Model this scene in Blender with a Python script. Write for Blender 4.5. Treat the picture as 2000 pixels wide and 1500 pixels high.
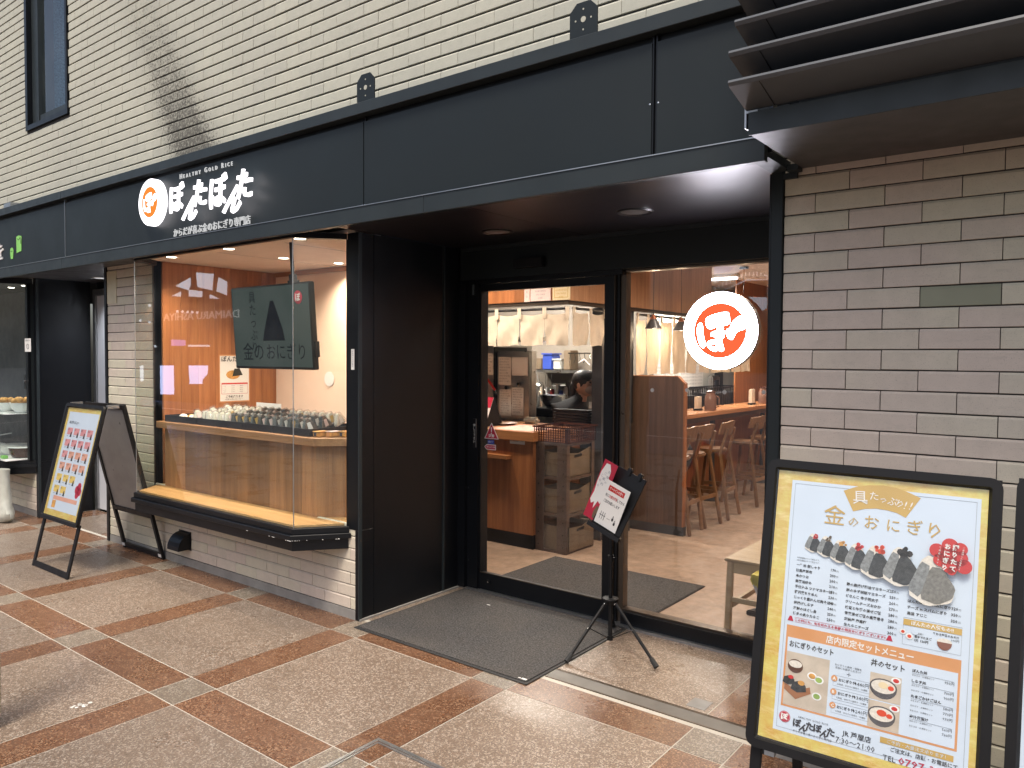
import bpy, bmesh, math, random
from mathutils import Vector, Matrix, noise
random.seed(7)
R = math.radians
for o in list(bpy.data.objects): bpy.data.objects.remove(o)
sc = bpy.context.scene
COL = sc.collection

# ------------------------------------------------------------------ camera
RT = Vector((0.7894959, 0.6137222, 0.0064217)); UP = Vector((-0.0265468, 0.0236930, 0.9993668)); FW = Vector((-0.6131815, 0.7891664, -0.0349979))
CAMP = Vector((3.5278230, -3.0502636, 1.6000000)); F = 1497.930
cam = bpy.data.objects.new('camera', bpy.data.cameras.new('camera')); COL.objects.link(cam)
cam.data.sensor_width = 36; cam.data.lens = F / 2000 * 36
cam.data.clip_start = .05; cam.data.clip_end = 500
cam.matrix_world = Matrix(((RT.x, UP.x, -FW.x, CAMP.x), (RT.y, UP.y, -FW.y, CAMP.y), (RT.z, UP.z, -FW.z, CAMP.z), (0, 0, 0, 1)))
sc.camera = cam

# ------------------------------------------------------------------ light
w = bpy.data.worlds.new('World'); sc.world = w; w.use_nodes = True
nt = w.node_tree; bg = nt.nodes['Background']
sky = nt.nodes.new('ShaderNodeTexSky'); sky.sky_type = 'NISHITA'; sky.sun_disc = False
sky.sun_elevation = R(63); sky.sun_rotation = R(158); sky.air_density = 1.0; sky.dust_density = 5.0; sky.ozone_density = 0.6
nt.links.new(sky.outputs[0], bg.inputs[0]); bg.inputs[1].default_value = 0.125
sl = bpy.data.lights.new('sun', 'SUN'); sl.energy = 1.6; sl.angle = R(16); sl.color = (1, .93, .80)
so = bpy.data.objects.new('sun', sl); COL.objects.link(so); so.location = (0, -8, 12)
so.rotation_euler = (R(27), 0, R(22))          # from the street side, 63 degrees high
sc.view_settings.view_transform = 'Standard'; sc.view_settings.look = 'None'
sc.view_settings.exposure = 0.66; sc.view_settings.gamma = 1; sc.view_settings.use_curve_mapping = False
sc.render.engine = 'CYCLES'
cy = sc.cycles; cy.use_denoising = True; cy.max_bounces = 8; cy.transparent_max_bounces = 24
cy.diffuse_bounces = 4; cy.glossy_bounces = 4; cy.sample_clamp_indirect = 6; cy.caustics_reflective = False; cy.caustics_refractive = False

# ------------------------------------------------------------------ photograph geometry (pixel of the photograph -> point on a known plane)
def _ray(px, py): return FW + RT * ((px - 1000) / F) - UP * ((py - 750) / F)
def ax(px, py, x): d = _ray(px, py); return CAMP + d * ((x - CAMP.x) / d.x)
def ay(px, py, y): d = _ray(px, py); return CAMP + d * ((y - CAMP.y) / d.y)
def az(px, py, z=0.): d = _ray(px, py); return CAMP + d * ((z - CAMP.z) / d.z)

# ------------------------------------------------------------------ materials
def srgb(r, g, b):
    f = lambda c: (c / 255 / 12.92) if c <= 10 else ((c / 255 + .055) / 1.055) ** 2.4
    return (f(r), f(g), f(b))
def newmat(name):
    m = bpy.data.materials.new(name); m.use_nodes = True
    return m, m.node_tree, m.node_tree.nodes['Principled BSDF']
def N(nt, t, **k):
    n = nt.nodes.new('ShaderNode' + t)
    for a, b in k.items():
        if a.startswith('i_'):
            key = a[2:]; key = int(key) if key.isdigit() else key
            n.inputs[key].default_value = b
        else: setattr(n, a, b)
    return n
def coords(nt, world, scale=(1, 1, 1), rand=True):
    if world: src = N(nt, 'NewGeometry').outputs['Position']
    else:
        src = N(nt, 'TexCoord').outputs['Object']
        if rand:
            oi = N(nt, 'ObjectInfo'); mu = N(nt, 'Math', operation='MULTIPLY', i_1=37.0); nt.links.new(oi.outputs['Random'], mu.inputs[0])
            ad = N(nt, 'VectorMath', operation='ADD'); nt.links.new(src, ad.inputs[0]); nt.links.new(mu.outputs[0], ad.inputs[1]); src = ad.outputs[0]
    mp = N(nt, 'Mapping'); mp.inputs['Scale'].default_value = scale; nt.links.new(src, mp.inputs['Vector'])
    return mp.outputs[0]
def mixc(nt, fac, a, b, mode='MIX'):
    m = N(nt, 'Mix', data_type='RGBA', blend_type=mode)
    for sock, v in ((m.inputs[0], fac), (m.inputs[6], a), (m.inputs[7], b)):
        if hasattr(v, 'is_linked') or hasattr(v, 'links'): nt.links.new(v, sock)
        elif isinstance(v, (int, float)): sock.default_value = v
        else: sock.default_value = (*v, 1)
    return m.outputs[2]
def ramp(nt, src, lo, hi, a=0., b=1.):
    m = N(nt, 'MapRange'); m.inputs[1].default_value = lo; m.inputs[2].default_value = hi; m.inputs[3].default_value = a; m.inputs[4].default_value = b
    nt.links.new(src, m.inputs[0]); return m.outputs[0]
def noise_(nt, vec, scale, detail=3, rough=.55):
    n = N(nt, 'TexNoise'); n.inputs['Scale'].default_value = scale; n.inputs['Detail'].default_value = detail; n.inputs['Roughness'].default_value = rough
    nt.links.new(vec, n.inputs['Vector']); return n.outputs[0]
def bump(nt, p, src, strength, dist):
    b = N(nt, 'Bump'); b.inputs['Strength'].default_value = strength; b.inputs['Distance'].default_value = dist
    nt.links.new(src, b.inputs['Height']); nt.links.new(b.outputs[0], p.inputs['Normal'])
def mat(name, col, rough=.5, metal=0., var=.08, vs=6., bs=0., bsc=60., orand=0., world=False, spec=.5, coat=0., rvar=.08, alpha=None):
    m, nt, p = newmat(name); v = coords(nt, world)
    n = noise_(nt, v, vs, 4)
    c = mixc(nt, ramp(nt, n, .3, .7), [x * (1 - var) for x in col], [min(1, x * (1 + var)) for x in col])
    if orand:
        oi = N(nt, 'ObjectInfo'); c = mixc(nt, 1., c, mixc(nt, oi.outputs['Random'], (1 - orand,) * 3, (1 + orand * .6,) * 3), 'MULTIPLY')
    nt.links.new(c, p.inputs['Base Color'])
    nt.links.new(ramp(nt, noise_(nt, v, vs * 2.3, 4), .3, .7, max(.02, rough - rvar), min(1, rough + rvar)), p.inputs['Roughness'])
    p.inputs['Metallic'].default_value = metal; p.inputs['Specular IOR Level'].default_value = spec; p.inputs['Coat Weight'].default_value = coat
    if bs: bump(nt, p, noise_(nt, v, bsc, 3), bs, .002)
    return m
def wood(name, dark, light, axis=2, rough=.38, freq=26., orand=.22, world=False, knots=True):
    m, nt, p = newmat(name)
    s = [freq] * 3; s[axis] = 1.4
    v = coords(nt, world, tuple(s))
    n1 = noise_(nt, v, 1., 5, .62)
    s2 = [freq * 7] * 3; s2[axis] = 5.
    n2 = noise_(nt, coords(nt, world, tuple(s2)), 1., 2)
    wv = N(nt, 'TexWave', wave_type='BANDS'); wv.inputs['Scale'].default_value = .35; wv.inputs['Distortion'].default_value = 9.; wv.inputs['Detail'].default_value = 2.
    s3 = [freq * .5] * 3; s3[axis] = .9
    nt.links.new(coords(nt, world, tuple(s3)), wv.inputs['Vector'])
    mid = [(a + b) / 2 for a, b in zip(dark, light)]
    c = mixc(nt, ramp(nt, n1, .32, .68), dark, light)
    c = mixc(nt, .12, c, mixc(nt, wv.outputs[0], dark, light))
    c = mixc(nt, ramp(nt, n2, .3, .7, 0, .30), c, [x * .62 for x in dark])
    oi = N(nt, 'ObjectInfo'); c = mixc(nt, 1., c, mixc(nt, oi.outputs['Random'], (1 - orand,) * 3, (1 + orand,) * 3), 'MULTIPLY')
    nt.links.new(c, p.inputs['Base Color']); p.inputs['Roughness'].default_value = rough
    bump(nt, p, n2, .15, .001)
    return m
def emit(name, col, s):
    m = bpy.data.materials.new(name); m.use_nodes = True; nt = m.node_tree; nt.nodes.clear()
    e = N(nt, 'Emission'); e.inputs[0].default_value = (*col, 1); e.inputs[1].default_value = s
    nt.links.new(e.outputs[0], N(nt, 'OutputMaterial').inputs[0]); return m
def glass(name, tint=(.93, .96, .945), dirt=.02):
    m = bpy.data.materials.new(name); m.use_nodes = True; nt = m.node_tree; nt.nodes.clear()
    out = N(nt, 'OutputMaterial'); t = N(nt, 'BsdfTransparent'); t.inputs[0].default_value = (*tint, 1)
    g = N(nt, 'BsdfGlossy'); g.inputs[0].default_value = (1, 1, 1, 1); g.inputs['Roughness'].default_value = 0.004
    d = N(nt, 'BsdfDiffuse'); d.inputs[0].default_value = (.7, .72, .74, 1)
    fr = N(nt, 'Fresnel'); fr.inputs[0].default_value = 1.62
    ge = N(nt, 'NewGeometry'); inv = N(nt, 'Math', operation='SUBTRACT'); inv.inputs[0].default_value = 1; nt.links.new(ge.outputs['Backfacing'], inv.inputs[1])
    mu = N(nt, 'Math', operation='MULTIPLY'); nt.links.new(fr.outputs[0], mu.inputs[0]); nt.links.new(inv.outputs[0], mu.inputs[1])
    a = N(nt, 'MixShader'); nt.links.new(mu.outputs[0], a.inputs[0]); nt.links.new(t.outputs[0], a.inputs[1]); nt.links.new(g.outputs[0], a.inputs[2])
    b = N(nt, 'MixShader'); nt.links.new(ramp(nt, noise_(nt, coords(nt, True), 3.5, 5), .45, .8, dirt * .2, dirt), b.inputs[0])
    nt.links.new(a.outputs[0], b.inputs[1]); nt.links.new(d.outputs[0], b.inputs[2]); nt.links.new(b.outputs[0], out.inputs[0])
    return m

def brick_mat(name, tones, stain=False):
    m, nt, p = newmat(name)
    oi = N(nt, 'ObjectInfo'); P = coords(nt, True)
    # brick-by-brick tone: from the object's own random number where it is a brick of its own, from its cell of the bond where joined
    cell = N(nt, 'TexWhiteNoise', noise_dimensions='3D'); sn = N(nt, 'VectorMath', operation='SNAP'); sn.inputs[1].default_value = (.245, 10, .075)
    nt.links.new(P, sn.inputs[0]); nt.links.new(sn.outputs[0], cell.inputs['Vector'])
    big = noise_(nt, P, .9, 2)
    ad = N(nt, 'Math', operation='ADD'); nt.links.new(oi.outputs['Random'], ad.inputs[0]); nt.links.new(ramp(nt, big, .35, .65, -.55, .55), ad.inputs[1])
    c = mixc(nt, ramp(nt, ad.outputs[0], .1, .9), tones[0], tones[1])
    c = mixc(nt, 1., c, mixc(nt, noise_(nt, P, 14, 4, .7), (.84, .84, .83), (1.14, 1.13, 1.12)), 'MULTIPLY')
    sp = noise_(nt, P, 260, 2, .6)
    c = mixc(nt, ramp(nt, sp, .60, .70, 0, .34), c, (.12, .10, .08))
    gr = noise_(nt, coords(nt, True, (1, 1, 5)), 7, 4, .7)
    c = mixc(nt, ramp(nt, gr, .58, .80, 0, .30), c, (.20, .19, .17))
    if stain:
        sep = N(nt, 'SeparateXYZ'); nt.links.new(P, sep.inputs[0])
        # damp mould patch: leaning band on the wall, wider to the bottom
        k = N(nt, 'Math', operation='MULTIPLY_ADD'); nt.links.new(sep.outputs[2], k.inputs[0]); k.inputs[1].default_value = .60; k.inputs[2].default_value = -.60 * 3.2 + 1.88
        s = N(nt, 'Math', operation='ADD'); nt.links.new(sep.outputs[0], s.inputs[0]); nt.links.new(k.outputs[0], s.inputs[1])
        ab = N(nt, 'Math', operation='ABSOLUTE'); nt.links.new(s.outputs[0], ab.inputs[0])
        wd = ramp(nt, sep.outputs[2], 2.9, 4.4, .50, .40)
        dv = N(nt, 'Math', operation='DIVIDE'); nt.links.new(ab.outputs[0], dv.inputs[0]); nt.links.new(wd, dv.inputs[1])
        core = ramp(nt, dv.outputs[0], .35, 1.15, 1, 0)
        fade = ramp(nt, sep.outputs[2], 3.2, 4.8, 1., .30)
        mm = N(nt, 'Math', operation='MULTIPLY'); nt.links.new(core, mm.inputs[0]); nt.links.new(fade, mm.inputs[1])
        n2 = noise_(nt, P, 48, 5, .8)
        thr = N(nt, 'Math', operation='MULTIPLY_ADD'); nt.links.new(mm.outputs[0], thr.inputs[0]); thr.inputs[1].default_value = -.30; thr.inputs[2].default_value = .72
        df = N(nt, 'Math', operation='SUBTRACT'); nt.links.new(n2, df.inputs[0]); nt.links.new(thr.outputs[0], df.inputs[1])
        c = mixc(nt, ramp(nt, df.outputs[0], -.03, .07, 0, .88), c, (.045, .042, .038))
        c = mixc(nt, ramp(nt, mm.outputs[0], 0, 1, 0, .30), c, (.16, .15, .12))
    nt.links.new(c, p.inputs['Base Color']); p.inputs['Roughness'].default_value = .82
    bump(nt, p, sp, .35, .0012)
    return m
def granite(name, tones, dark=(.05, .045, .04), pol=.30):
    m, nt, p = newmat(name); P = coords(nt, True)
    vo = N(nt, 'TexVoronoi'); vo.inputs['Scale'].default_value = 125; nt.links.new(P, vo.inputs['Vector'])
    sep = N(nt, 'SeparateColor'); nt.links.new(vo.outputs['Color'], sep.inputs[0])
    c = mixc(nt, sep.outputs[0], tones[0], tones[1])
    c = mixc(nt, ramp(nt, sep.outputs[1], .62, .80), c, tones[2])
    c = mixc(nt, ramp(nt, noise_(nt, P, 150, 2, .8), .50, .56, 0, .9), c, dark)
    oi = N(nt, 'ObjectInfo'); c = mixc(nt, 1., c, mixc(nt, oi.outputs['Random'], (.84, .85, .86), (1.10, 1.09, 1.07)), 'MULTIPLY')
    c = mixc(nt, ramp(nt, noise_(nt, P, 1.7, 5, .65), .35, .75, 0, .32), c, [t * .55 for t in tones[0]])
    nt.links.new(c, p.inputs['Base Color'])
    nt.links.new(ramp(nt, noise_(nt, P, 2.6, 5, .7), .3, .7, pol - .07, pol + .13), p.inputs['Roughness'])
    p.inputs['Specular IOR Level'].default_value = .42
    bump(nt, p, noise_(nt, P, 120, 2), .10, .001)
    return m

MT = {}
MT['brick_up'] = brick_mat('cream glazed brick', ((.50, .495, .415), (.46, .457, .39)), True)
MT['brick'] = brick_mat('pinkish beige brick', ((.58, .50, .43), (.58, .545, .43)))
MT['brick_green'] = mat('olive replacement brick', (.27, .28, .20), .7, var=.05, bs=.2, bsc=200)
MT['mortar'] = mat('dark raked mortar', (.055, .05, .047), .9, bs=.3, world=True)
MT['base'] = mat('cement base strip', (.25, .24, .225), .8, var=.15, vs=9, bs=.3, bsc=120, world=True)
MT['gran'] = granite('beige granite slab', ((.28, .205, .152), (.17, .12, .088), (.44, .365, .30)), (.09, .075, .06))
MT['granred'] = granite('red granite slab', ((.225, .108, .056), (.14, .068, .040), (.34, .20, .12)), (.05, .03, .022), .26)
MT['grangrey'] = granite('grey granite slab', ((.26, .205, .15), (.17, .13, .10), (.40, .35, .285)), (.09, .08, .07))
MT['grout'] = mat('pale floor grout', (.46, .43, .37), .85, world=True)
MT['black'] = mat('black coated metal', (.005, .006, .008), .36, var=.15, vs=3, rvar=.06, world=True, spec=.32)
MT['panel'] = mat('dark slate fascia panel', (.0145, .0195, .0215), .46, var=.10, vs=1.2, rvar=.05, world=True, spec=.30)
MT['trim'] = mat('dark slate trim metal', (.024, .031, .034), .44, var=.12, vs=4, world=True, spec=.35)
MT['soffit'] = mat('dark brown soffit metal', (.013, .011, .013), .30, var=.05, vs=2, rvar=.012, world=True, spec=.5)
MT['browncan'] = mat('brown canopy metal', (.055, .054, .059), .40, var=.16, vs=3, world=True)
MT['louv'] = mat('charcoal louvre metal', (.072, .081, .092), .42, var=.1, vs=2, world=True)
MT['steel'] = mat('brushed steel', (.45, .44, .42), .34, 1., var=.1, vs=8)
MT['chrome'] = mat('bright steel', (.7, .7, .69), .15, 1.)
MT['alu'] = mat('grey aluminium', (.42, .43, .44), .38, .9, world=True)
MT['bronze'] = mat('bronze anodised frame', (.11, .085, .065), .35, .7, world=True)
MT['glass'] = glass('clear window glass')
MT['glassd'] = glass('door glass', (.94, .94, .945), .015)
MT['white'] = mat('white paint', (.74, .73, .71), .5, var=.04)
MT['ceil'] = mat('cream ceiling panel', (.80, .69, .64), .7, var=.04, world=True)
MT['pinkw'] = mat('cream plaster wall', (.80, .60, .46), .8, var=.05, vs=2, world=True)
MT['greydoor'] = mat('pale grey painted door', (.62, .64, .68), .4, var=.03)
MT['teak'] = wood('orange teak panel', (.25, .085, .028), (.42, .17, .060))
MT['teakx'] = wood('orange teak edge', (.30, .115, .038), (.46, .20, .075), 0)
MT['teaky'] = wood('table top wood', (.30, .125, .05), (.46, .22, .10), 1, rough=.25)
MT['oak'] = wood('counter oak plank', (.22, .10, .040), (.40, .20, .082), orand=.50)
MT['oakx'] = wood('counter top oak', (.24, .115, .05), (.36, .19, .09), 0)
MT['sill'] = wood('light oak sill', (.55, .29, .11), (.70, .42, .18), 0, orand=.02)
MT['walnut'] = wood('walnut partition', (.080, .042, .025), (.15, .082, .050))
MT['walnutl'] = wood('tall wood wall', (.36, .18, .09), (.54, .30, .16), orand=.12)
MT['stoolw'] = wood('stool wood', (.15, .072, .032), (.27, .145, .068))
MT['benchw'] = wood('pale bench wood', (.42, .31, .17), (.56, .44, .27), 0)
MT['vinyl'] = mat('mottled beige vinyl floor', (.30, .215, .155), .42, var=.22, vs=9, rvar=.1, world=True)
MT['cloth'] = mat('unbleached cotton cloth', (.66, .56, .44), .95, var=.06, vs=14, bs=.3, bsc=500)
MT['darkgrey'] = mat('dark grey board', (.035, .037, .042), .5, world=True)
MT['plast'] = mat('black plastic', (.008, .008, .009), .48, spec=.28)
MT['rubber'] = mat('black rubber', (.022, .022, .022), .7)
MT['paper'] = mat('white paper', (.72, .71, .68), .8, var=.02)
MT['paperp'] = mat('pale pink paper', (.70, .55, .52), .7, var=.03)
MT['yellowp'] = mat('certificate paper', (.72, .60, .38), .6, var=.04)
MT['ink'] = mat('dark print', (.03, .03, .035), .6)
MT['inkgrey'] = mat('grey print', (.22, .24, .27), .6)
MT['red'] = mat('red print', (.50, .025, .022), .5)
MT['crimson'] = mat('crimson print', (.42, .02, .05), .4)
MT['gold'] = mat('gold print', (.50, .33, .09), .45)
MT['orange'] = mat('tan orange print', (.58, .27, .11), .5)
MT['bluep'] = mat('blue plastic', (.03, .06, .30), .4)
MT['brownbox'] = mat('brown paper box', (.135, .095, .058), .75, var=.2, vs=7, bs=.3)
MT['rackm'] = mat('brown painted steel rack', (.085, .055, .042), .5, var=.2, vs=12)
MT['copper'] = mat('copper', (.52, .20, .10), .3, .9)
MT['shade'] = mat('dark enamel lamp shade', (.05, .05, .055), .35)
MT['skin'] = mat('skin', (.46, .26, .18), .55, var=.05)
MT['hair'] = mat('dark hair', (.02, .014, .011), .5)
MT['blackcloth'] = mat('black cotton uniform', (.014, .014, .016), .9, bs=.3)
MT['rice'] = mat('white rice', (.72, .69, .60), .8, bs=.6, bsc=300)
MT['nori'] = mat('nori seaweed', (.018, .022, .018), .45, bs=.4, bsc=200)
MT['wrap'] = mat('clear plastic wrap', (.45, .44, .40), .12, var=.3, vs=25)
MT['bread'] = mat('fried yellow snack', (.55, .28, .07), .6, var=.35, vs=30)
MT['green'] = mat('matcha green cream', (.22, .33, .08), .6, var=.3, vs=30)
MT['lime'] = mat('light green sign film', (.26, .62, .14), .5)
MT['porcelain'] = mat('white porcelain', (.74, .75, .74), .15)
MT['lacquer'] = mat('dark brown lacquer', (.05, .018, .012), .12)
MT['jar'] = mat('amber tinted jar', (.20, .11, .08), .1)
MT['bagw'] = mat('crumpled white plastic bag', (.50, .51, .45), .35, var=.12, vs=12, bs=.5, bsc=20)
MT['sand'] = mat('dark grey bag', (.02, .02, .022), .7)
MT['whiteled'] = emit('white lit acrylic', (1., .97, .95), 5.0)
MT['signwhite'] = emit('white lit sign face', (1., .96, 1.), 1.7)
MT['roundwhite'] = emit('bright lit sign face', (.90, .88, 1.), 22.0)
MT['textwhite'] = emit('softly lit lettering', (1., 1., 1.), .40)
MT['signorange'] = emit('orange lit sign film', (1., .30, .05), .62)
MT['signred'] = emit('red lit sign film', (1., .14, .05), .72)
MT['lamp'] = emit('lit downlight', (1., .88, .74), 14.)
MT['ledstrip'] = emit('lit led strip', (.95, .97, 1.), 16.)
MT['bluewin'] = emit('lit bluish window', (.55, .62, 1.), 4.5)
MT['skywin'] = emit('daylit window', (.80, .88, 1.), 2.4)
MT['signfar'] = emit('lit sign letters', (1., .95, .9), .8)
MT['screen'] = emit('dim lit screen', (.22, .27, .25), .17)
MT['screendark'] = emit('dark screen print', (.02, .025, .035), .25)
MT['bulb'] = emit('warm bulb', (1., .70, .42), 9.)
def carpet():
    m, nt, p = newmat('grey loop carpet'); P = coords(nt, True)
    a = noise_(nt, P, 110, 3, .85); b = noise_(nt, P, 3, 3)
    c = mixc(nt, ramp(nt, a, .36, .66), (.006, .006, .006), (.105, .10, .098))
    c = mixc(nt, ramp(nt, b, .4, .7, 0, .25), c, (.085, .07, .055))
    nt.links.new(c, p.inputs['Base Color']); p.inputs['Roughness'].default_value = .95; bump(nt, p, a, .9, .004); return m
MT['carpet'] = carpet()
def goldleaf():
    m, nt, p = newmat('gold leaf print'); P = coords(nt, False, (1, 1, 1), False)
    wv = noise_(nt, coords(nt, False, (14, 50, 1), False), 1., 5, .7)
    n = noise_(nt, P, 12, 5, .7)
    c = mixc(nt, ramp(nt, n, .35, .65), (.55, .33, .07), (.62, .56, .15))
    c = mixc(nt, ramp(nt, wv, .5, .75, 0, .7), c, (.80, .70, .36))
    nt.links.new(c, p.inputs['Base Color']); p.inputs['Roughness'].default_value = .3; p.inputs['Coat Weight'].default_value = .6; p.inputs['Coat Roughness'].default_value = .08
    return m
MT['goldleaf'] = goldleaf()
MT['poster'] = mat('poster white with sky tint', (.56, .65, .76), .4, var=.02, coat=.6)  # white paper, its colour tinted blue for the sky light on it

# ------------------------------------------------------------------ mesh helpers
OFF = {}
TXT = {}
def text_geo(s, size, bold=0., extrude=0., res=2, shear=0., serif=False):
    key = (s, round(size, 4), round(bold, 4), round(extrude, 4), res, shear)
    if key not in TXT:
        cu = bpy.data.curves.new('text', 'FONT'); cu.body = s; cu.size = size; cu.offset = bold; cu.extrude = extrude; cu.resolution_u = res; cu.shear = shear
        ob = bpy.data.objects.new('text', cu); COL.objects.link(ob)
        me = bpy.data.meshes.new_from_object(ob)
        V = [tuple(v.co) for v in me.vertices]; Fc = [tuple(p.vertices) for p in me.polygons]
        bpy.data.objects.remove(ob); bpy.data.curves.remove(cu); bpy.data.meshes.remove(me)
        TXT[key] = (V, Fc)
    return TXT[key]
class MB:
    def __init__(s): s.v = []; s.f = []
    def add(s, V, Fc):
        n = len(s.v); s.v += [tuple(a) for a in V]; s.f += [tuple(i + n for i in f) for f in Fc]; return s
    def box(s, x0, x1, y0, y1, z0, z1):
        V = [(x, y, z) for z in (z0, z1) for y in (y0, y1) for x in (x0, x1)]
        return s.add(V, [(0, 2, 3, 1), (4, 5, 7, 6), (0, 1, 5, 4), (2, 6, 7, 3), (0, 4, 6, 2), (1, 3, 7, 5)])
    def prism(s, pts, d):                       # polygon extruded by vector d
        n = len(pts); d = Vector(d); A = [Vector(p) for p in pts]
        nr = Vector((0, 0, 0))
        for i in range(n): nr += A[i].cross(A[(i + 1) % n])
        if nr.dot(d) > 0: A.reverse()
        V = A + [a + d for a in A]
        return s.add(V, [tuple(range(n)), tuple(range(2 * n - 1, n - 1, -1))] + [((i + 1) % n, i, i + n, (i + 1) % n + n) for i in range(n)])
    def tube(s, p, q, r, n=8, r2=None, cap=True):
        p, q = Vector(p), Vector(q); r2 = r if r2 is None else r2
        d = (q - p).normalized(); a = d.orthogonal().normalized(); b = d.cross(a)
        V = [p + (a * math.cos(t) + b * math.sin(t)) * r for t in [2 * math.pi * i / n for i in range(n)]]
        V += [q + (a * math.cos(t) + b * math.sin(t)) * r2 for t in [2 * math.pi * i / n for i in range(n)]]
        Fc = [(i, (i + 1) % n, (i + 1) % n + n, i + n) for i in range(n)]
        if cap: Fc += [tuple(range(n - 1, -1, -1)), tuple(range(n, 2 * n))]
        return s.add(V, Fc)
    def path(s, pts, r, n=6):
        for a, b in zip(pts, pts[1:]): s.tube(a, b, r, n)
        return s
    def bar(s, p, q, w, h, up=(0, 0, 1)):       # rectangular bar from p to q
        p, q = Vector(p), Vector(q); d = (q - p).normalized(); u = Vector(up); a = d.cross(u).normalized(); b = a.cross(d)
        V = [e + a * (w / 2 * i) + b * (h / 2 * j) for e in (p, q) for i, j in ((-1, -1), (1, -1), (1, 1), (-1, 1))]
        return s.add(V, [(3, 2, 1, 0), (4, 5, 6, 7)] + [(i, (i + 1) % 4, (i + 1) % 4 + 4, i + 4) for i in range(4)])
    def lathe(s, prof, c=(0, 0, 0), n=20, axis='z'):
        V = []; m = len(prof)
        for i in range(n):
            t = 2 * math.pi * i / n
            for r, z in prof:
                p = (r * math.cos(t), r * math.sin(t), z)
                if axis == 'y': p = (p[0], -p[2], p[1])
                V.append((p[0] + c[0], p[1] + c[1], p[2] + c[2]))
        Fc = [(i * m + j, ((i + 1) % n) * m + j, ((i + 1) % n) * m + j + 1, i * m + j + 1) for i in range(n) for j in range(m - 1)]
        return s.add(V, Fc)
    def ball(s, c, r, n=10, sq=(1, 1, 1)):
        prof = [(max(1e-4, math.sin(math.pi * i / n)) * r, -math.cos(math.pi * i / n) * r) for i in range(n + 1)]
        k = len(s.v); s.lathe(prof, (0, 0, 0), n + 4)
        s.v[k:] = [(v[0] * sq[0] + c[0], v[1] * sq[1] + c[1], v[2] * sq[2] + c[2]) for v in s.v[k:]]
        return s
    def text(s, t, o, u=(1, 0, 0), v=(0, 0, 1), size=.1, align='l', bold=0., extrude=0., width=None, shear=0., res=2, rot=0., hscale=1.):
        V, Fc = text_geo(t, size, bold, extrude, res, shear)
        if not V: return s
        x0 = min(a[0] for a in V); x1 = max(a[0] for a in V)
        k = hscale if width is None else width / (x1 - x0)
        sh = {'l': x0, 'c': (x0 + x1) / 2, 'r': x1}[align]
        u, v, o = Vector(u), Vector(v), Vector(o); w_ = u.cross(v)
        if rot: c_, s_ = math.cos(rot), math.sin(rot); u, v = u * c_ + v * s_, v * c_ - u * s_
        if align == 'c': V = [(a[0], a[1] - size * .36, a[2]) for a in V]
        return s.add([o + u * ((a[0] - sh) * k) + v * a[1] + w_ * a[2] for a in V], Fc)
    def build(s, name, m, parent=None, bevel=0., smooth=False, sub=0, origin=None):
        me = bpy.data.meshes.new(name)
        lo = [min(v[i] for v in s.v) for i in range(3)]; hi = [max(v[i] for v in s.v) for i in range(3)]
        c = Vector(origin) if origin else Vector([(a + b) / 2 for a, b in zip(lo, hi)])
        me.from_pydata([tuple(Vector(v) - c) for v in s.v], [], s.f)
        if bevel or smooth or sub:
            bm = bmesh.new(); bm.from_mesh(me)
            if bevel:
                bmesh.ops.bevel(bm, geom=[e for e in bm.edges if e.is_manifold and e.calc_face_angle(0) > .6], offset=bevel, segments=1 if bevel < .004 else 2, affect='EDGES', clamp_overlap=True)
            if smooth:
                bmesh.ops.recalc_face_normals(bm, faces=bm.faces)
                for f in bm.faces: f.smooth = True
                for e in bm.edges:
                    if e.is_manifold and e.calc_face_angle(0) > .7: e.smooth = False
            bm.to_mesh(me); bm.free()
        me.materials.append(MT[m] if isinstance(m, str) else m)
        o = bpy.data.objects.new(name, me); COL.objects.link(o)
        if parent is not None: o.parent = parent; o.location = c - OFF[parent.name]
        else: o.location = c
        OFF[o.name] = c
        return o
def thing(name, label, cat, loc=(0, 0, 0), group=None, rot=None, kind=None):
    o = bpy.data.objects.new(name, None); COL.objects.link(o); o.empty_display_size = .1
    o.location = loc; OFF[o.name] = Vector(loc)
    if rot is not None: o.matrix_world = Matrix.Translation(Vector(loc)) @ rot.to_4x4(); OFF[o.name] = Vector((0, 0, 0))
    return tag(o, label, cat, group, kind)
def tag(o, label=None, cat=None, group=None, kind=None):
    if label: o['label'] = label
    if cat: o['category'] = cat
    if group: o['group'] = group
    if kind: o['kind'] = kind
    return o
def copy_tree(o, parent=None):
    c = o.copy(); COL.objects.link(c)
    if parent is not None: c.parent = parent
    OFF[c.name] = OFF.get(o.name, Vector((0, 0, 0)))
    for ch in list(o.children): copy_tree(ch, c)
    return c
def box(x0, x1, y0, y1, z0, z1): return MB().box(x0, x1, y0, y1, z0, z1)
def tag_part(o, label): o['label'] = label; return o

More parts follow.
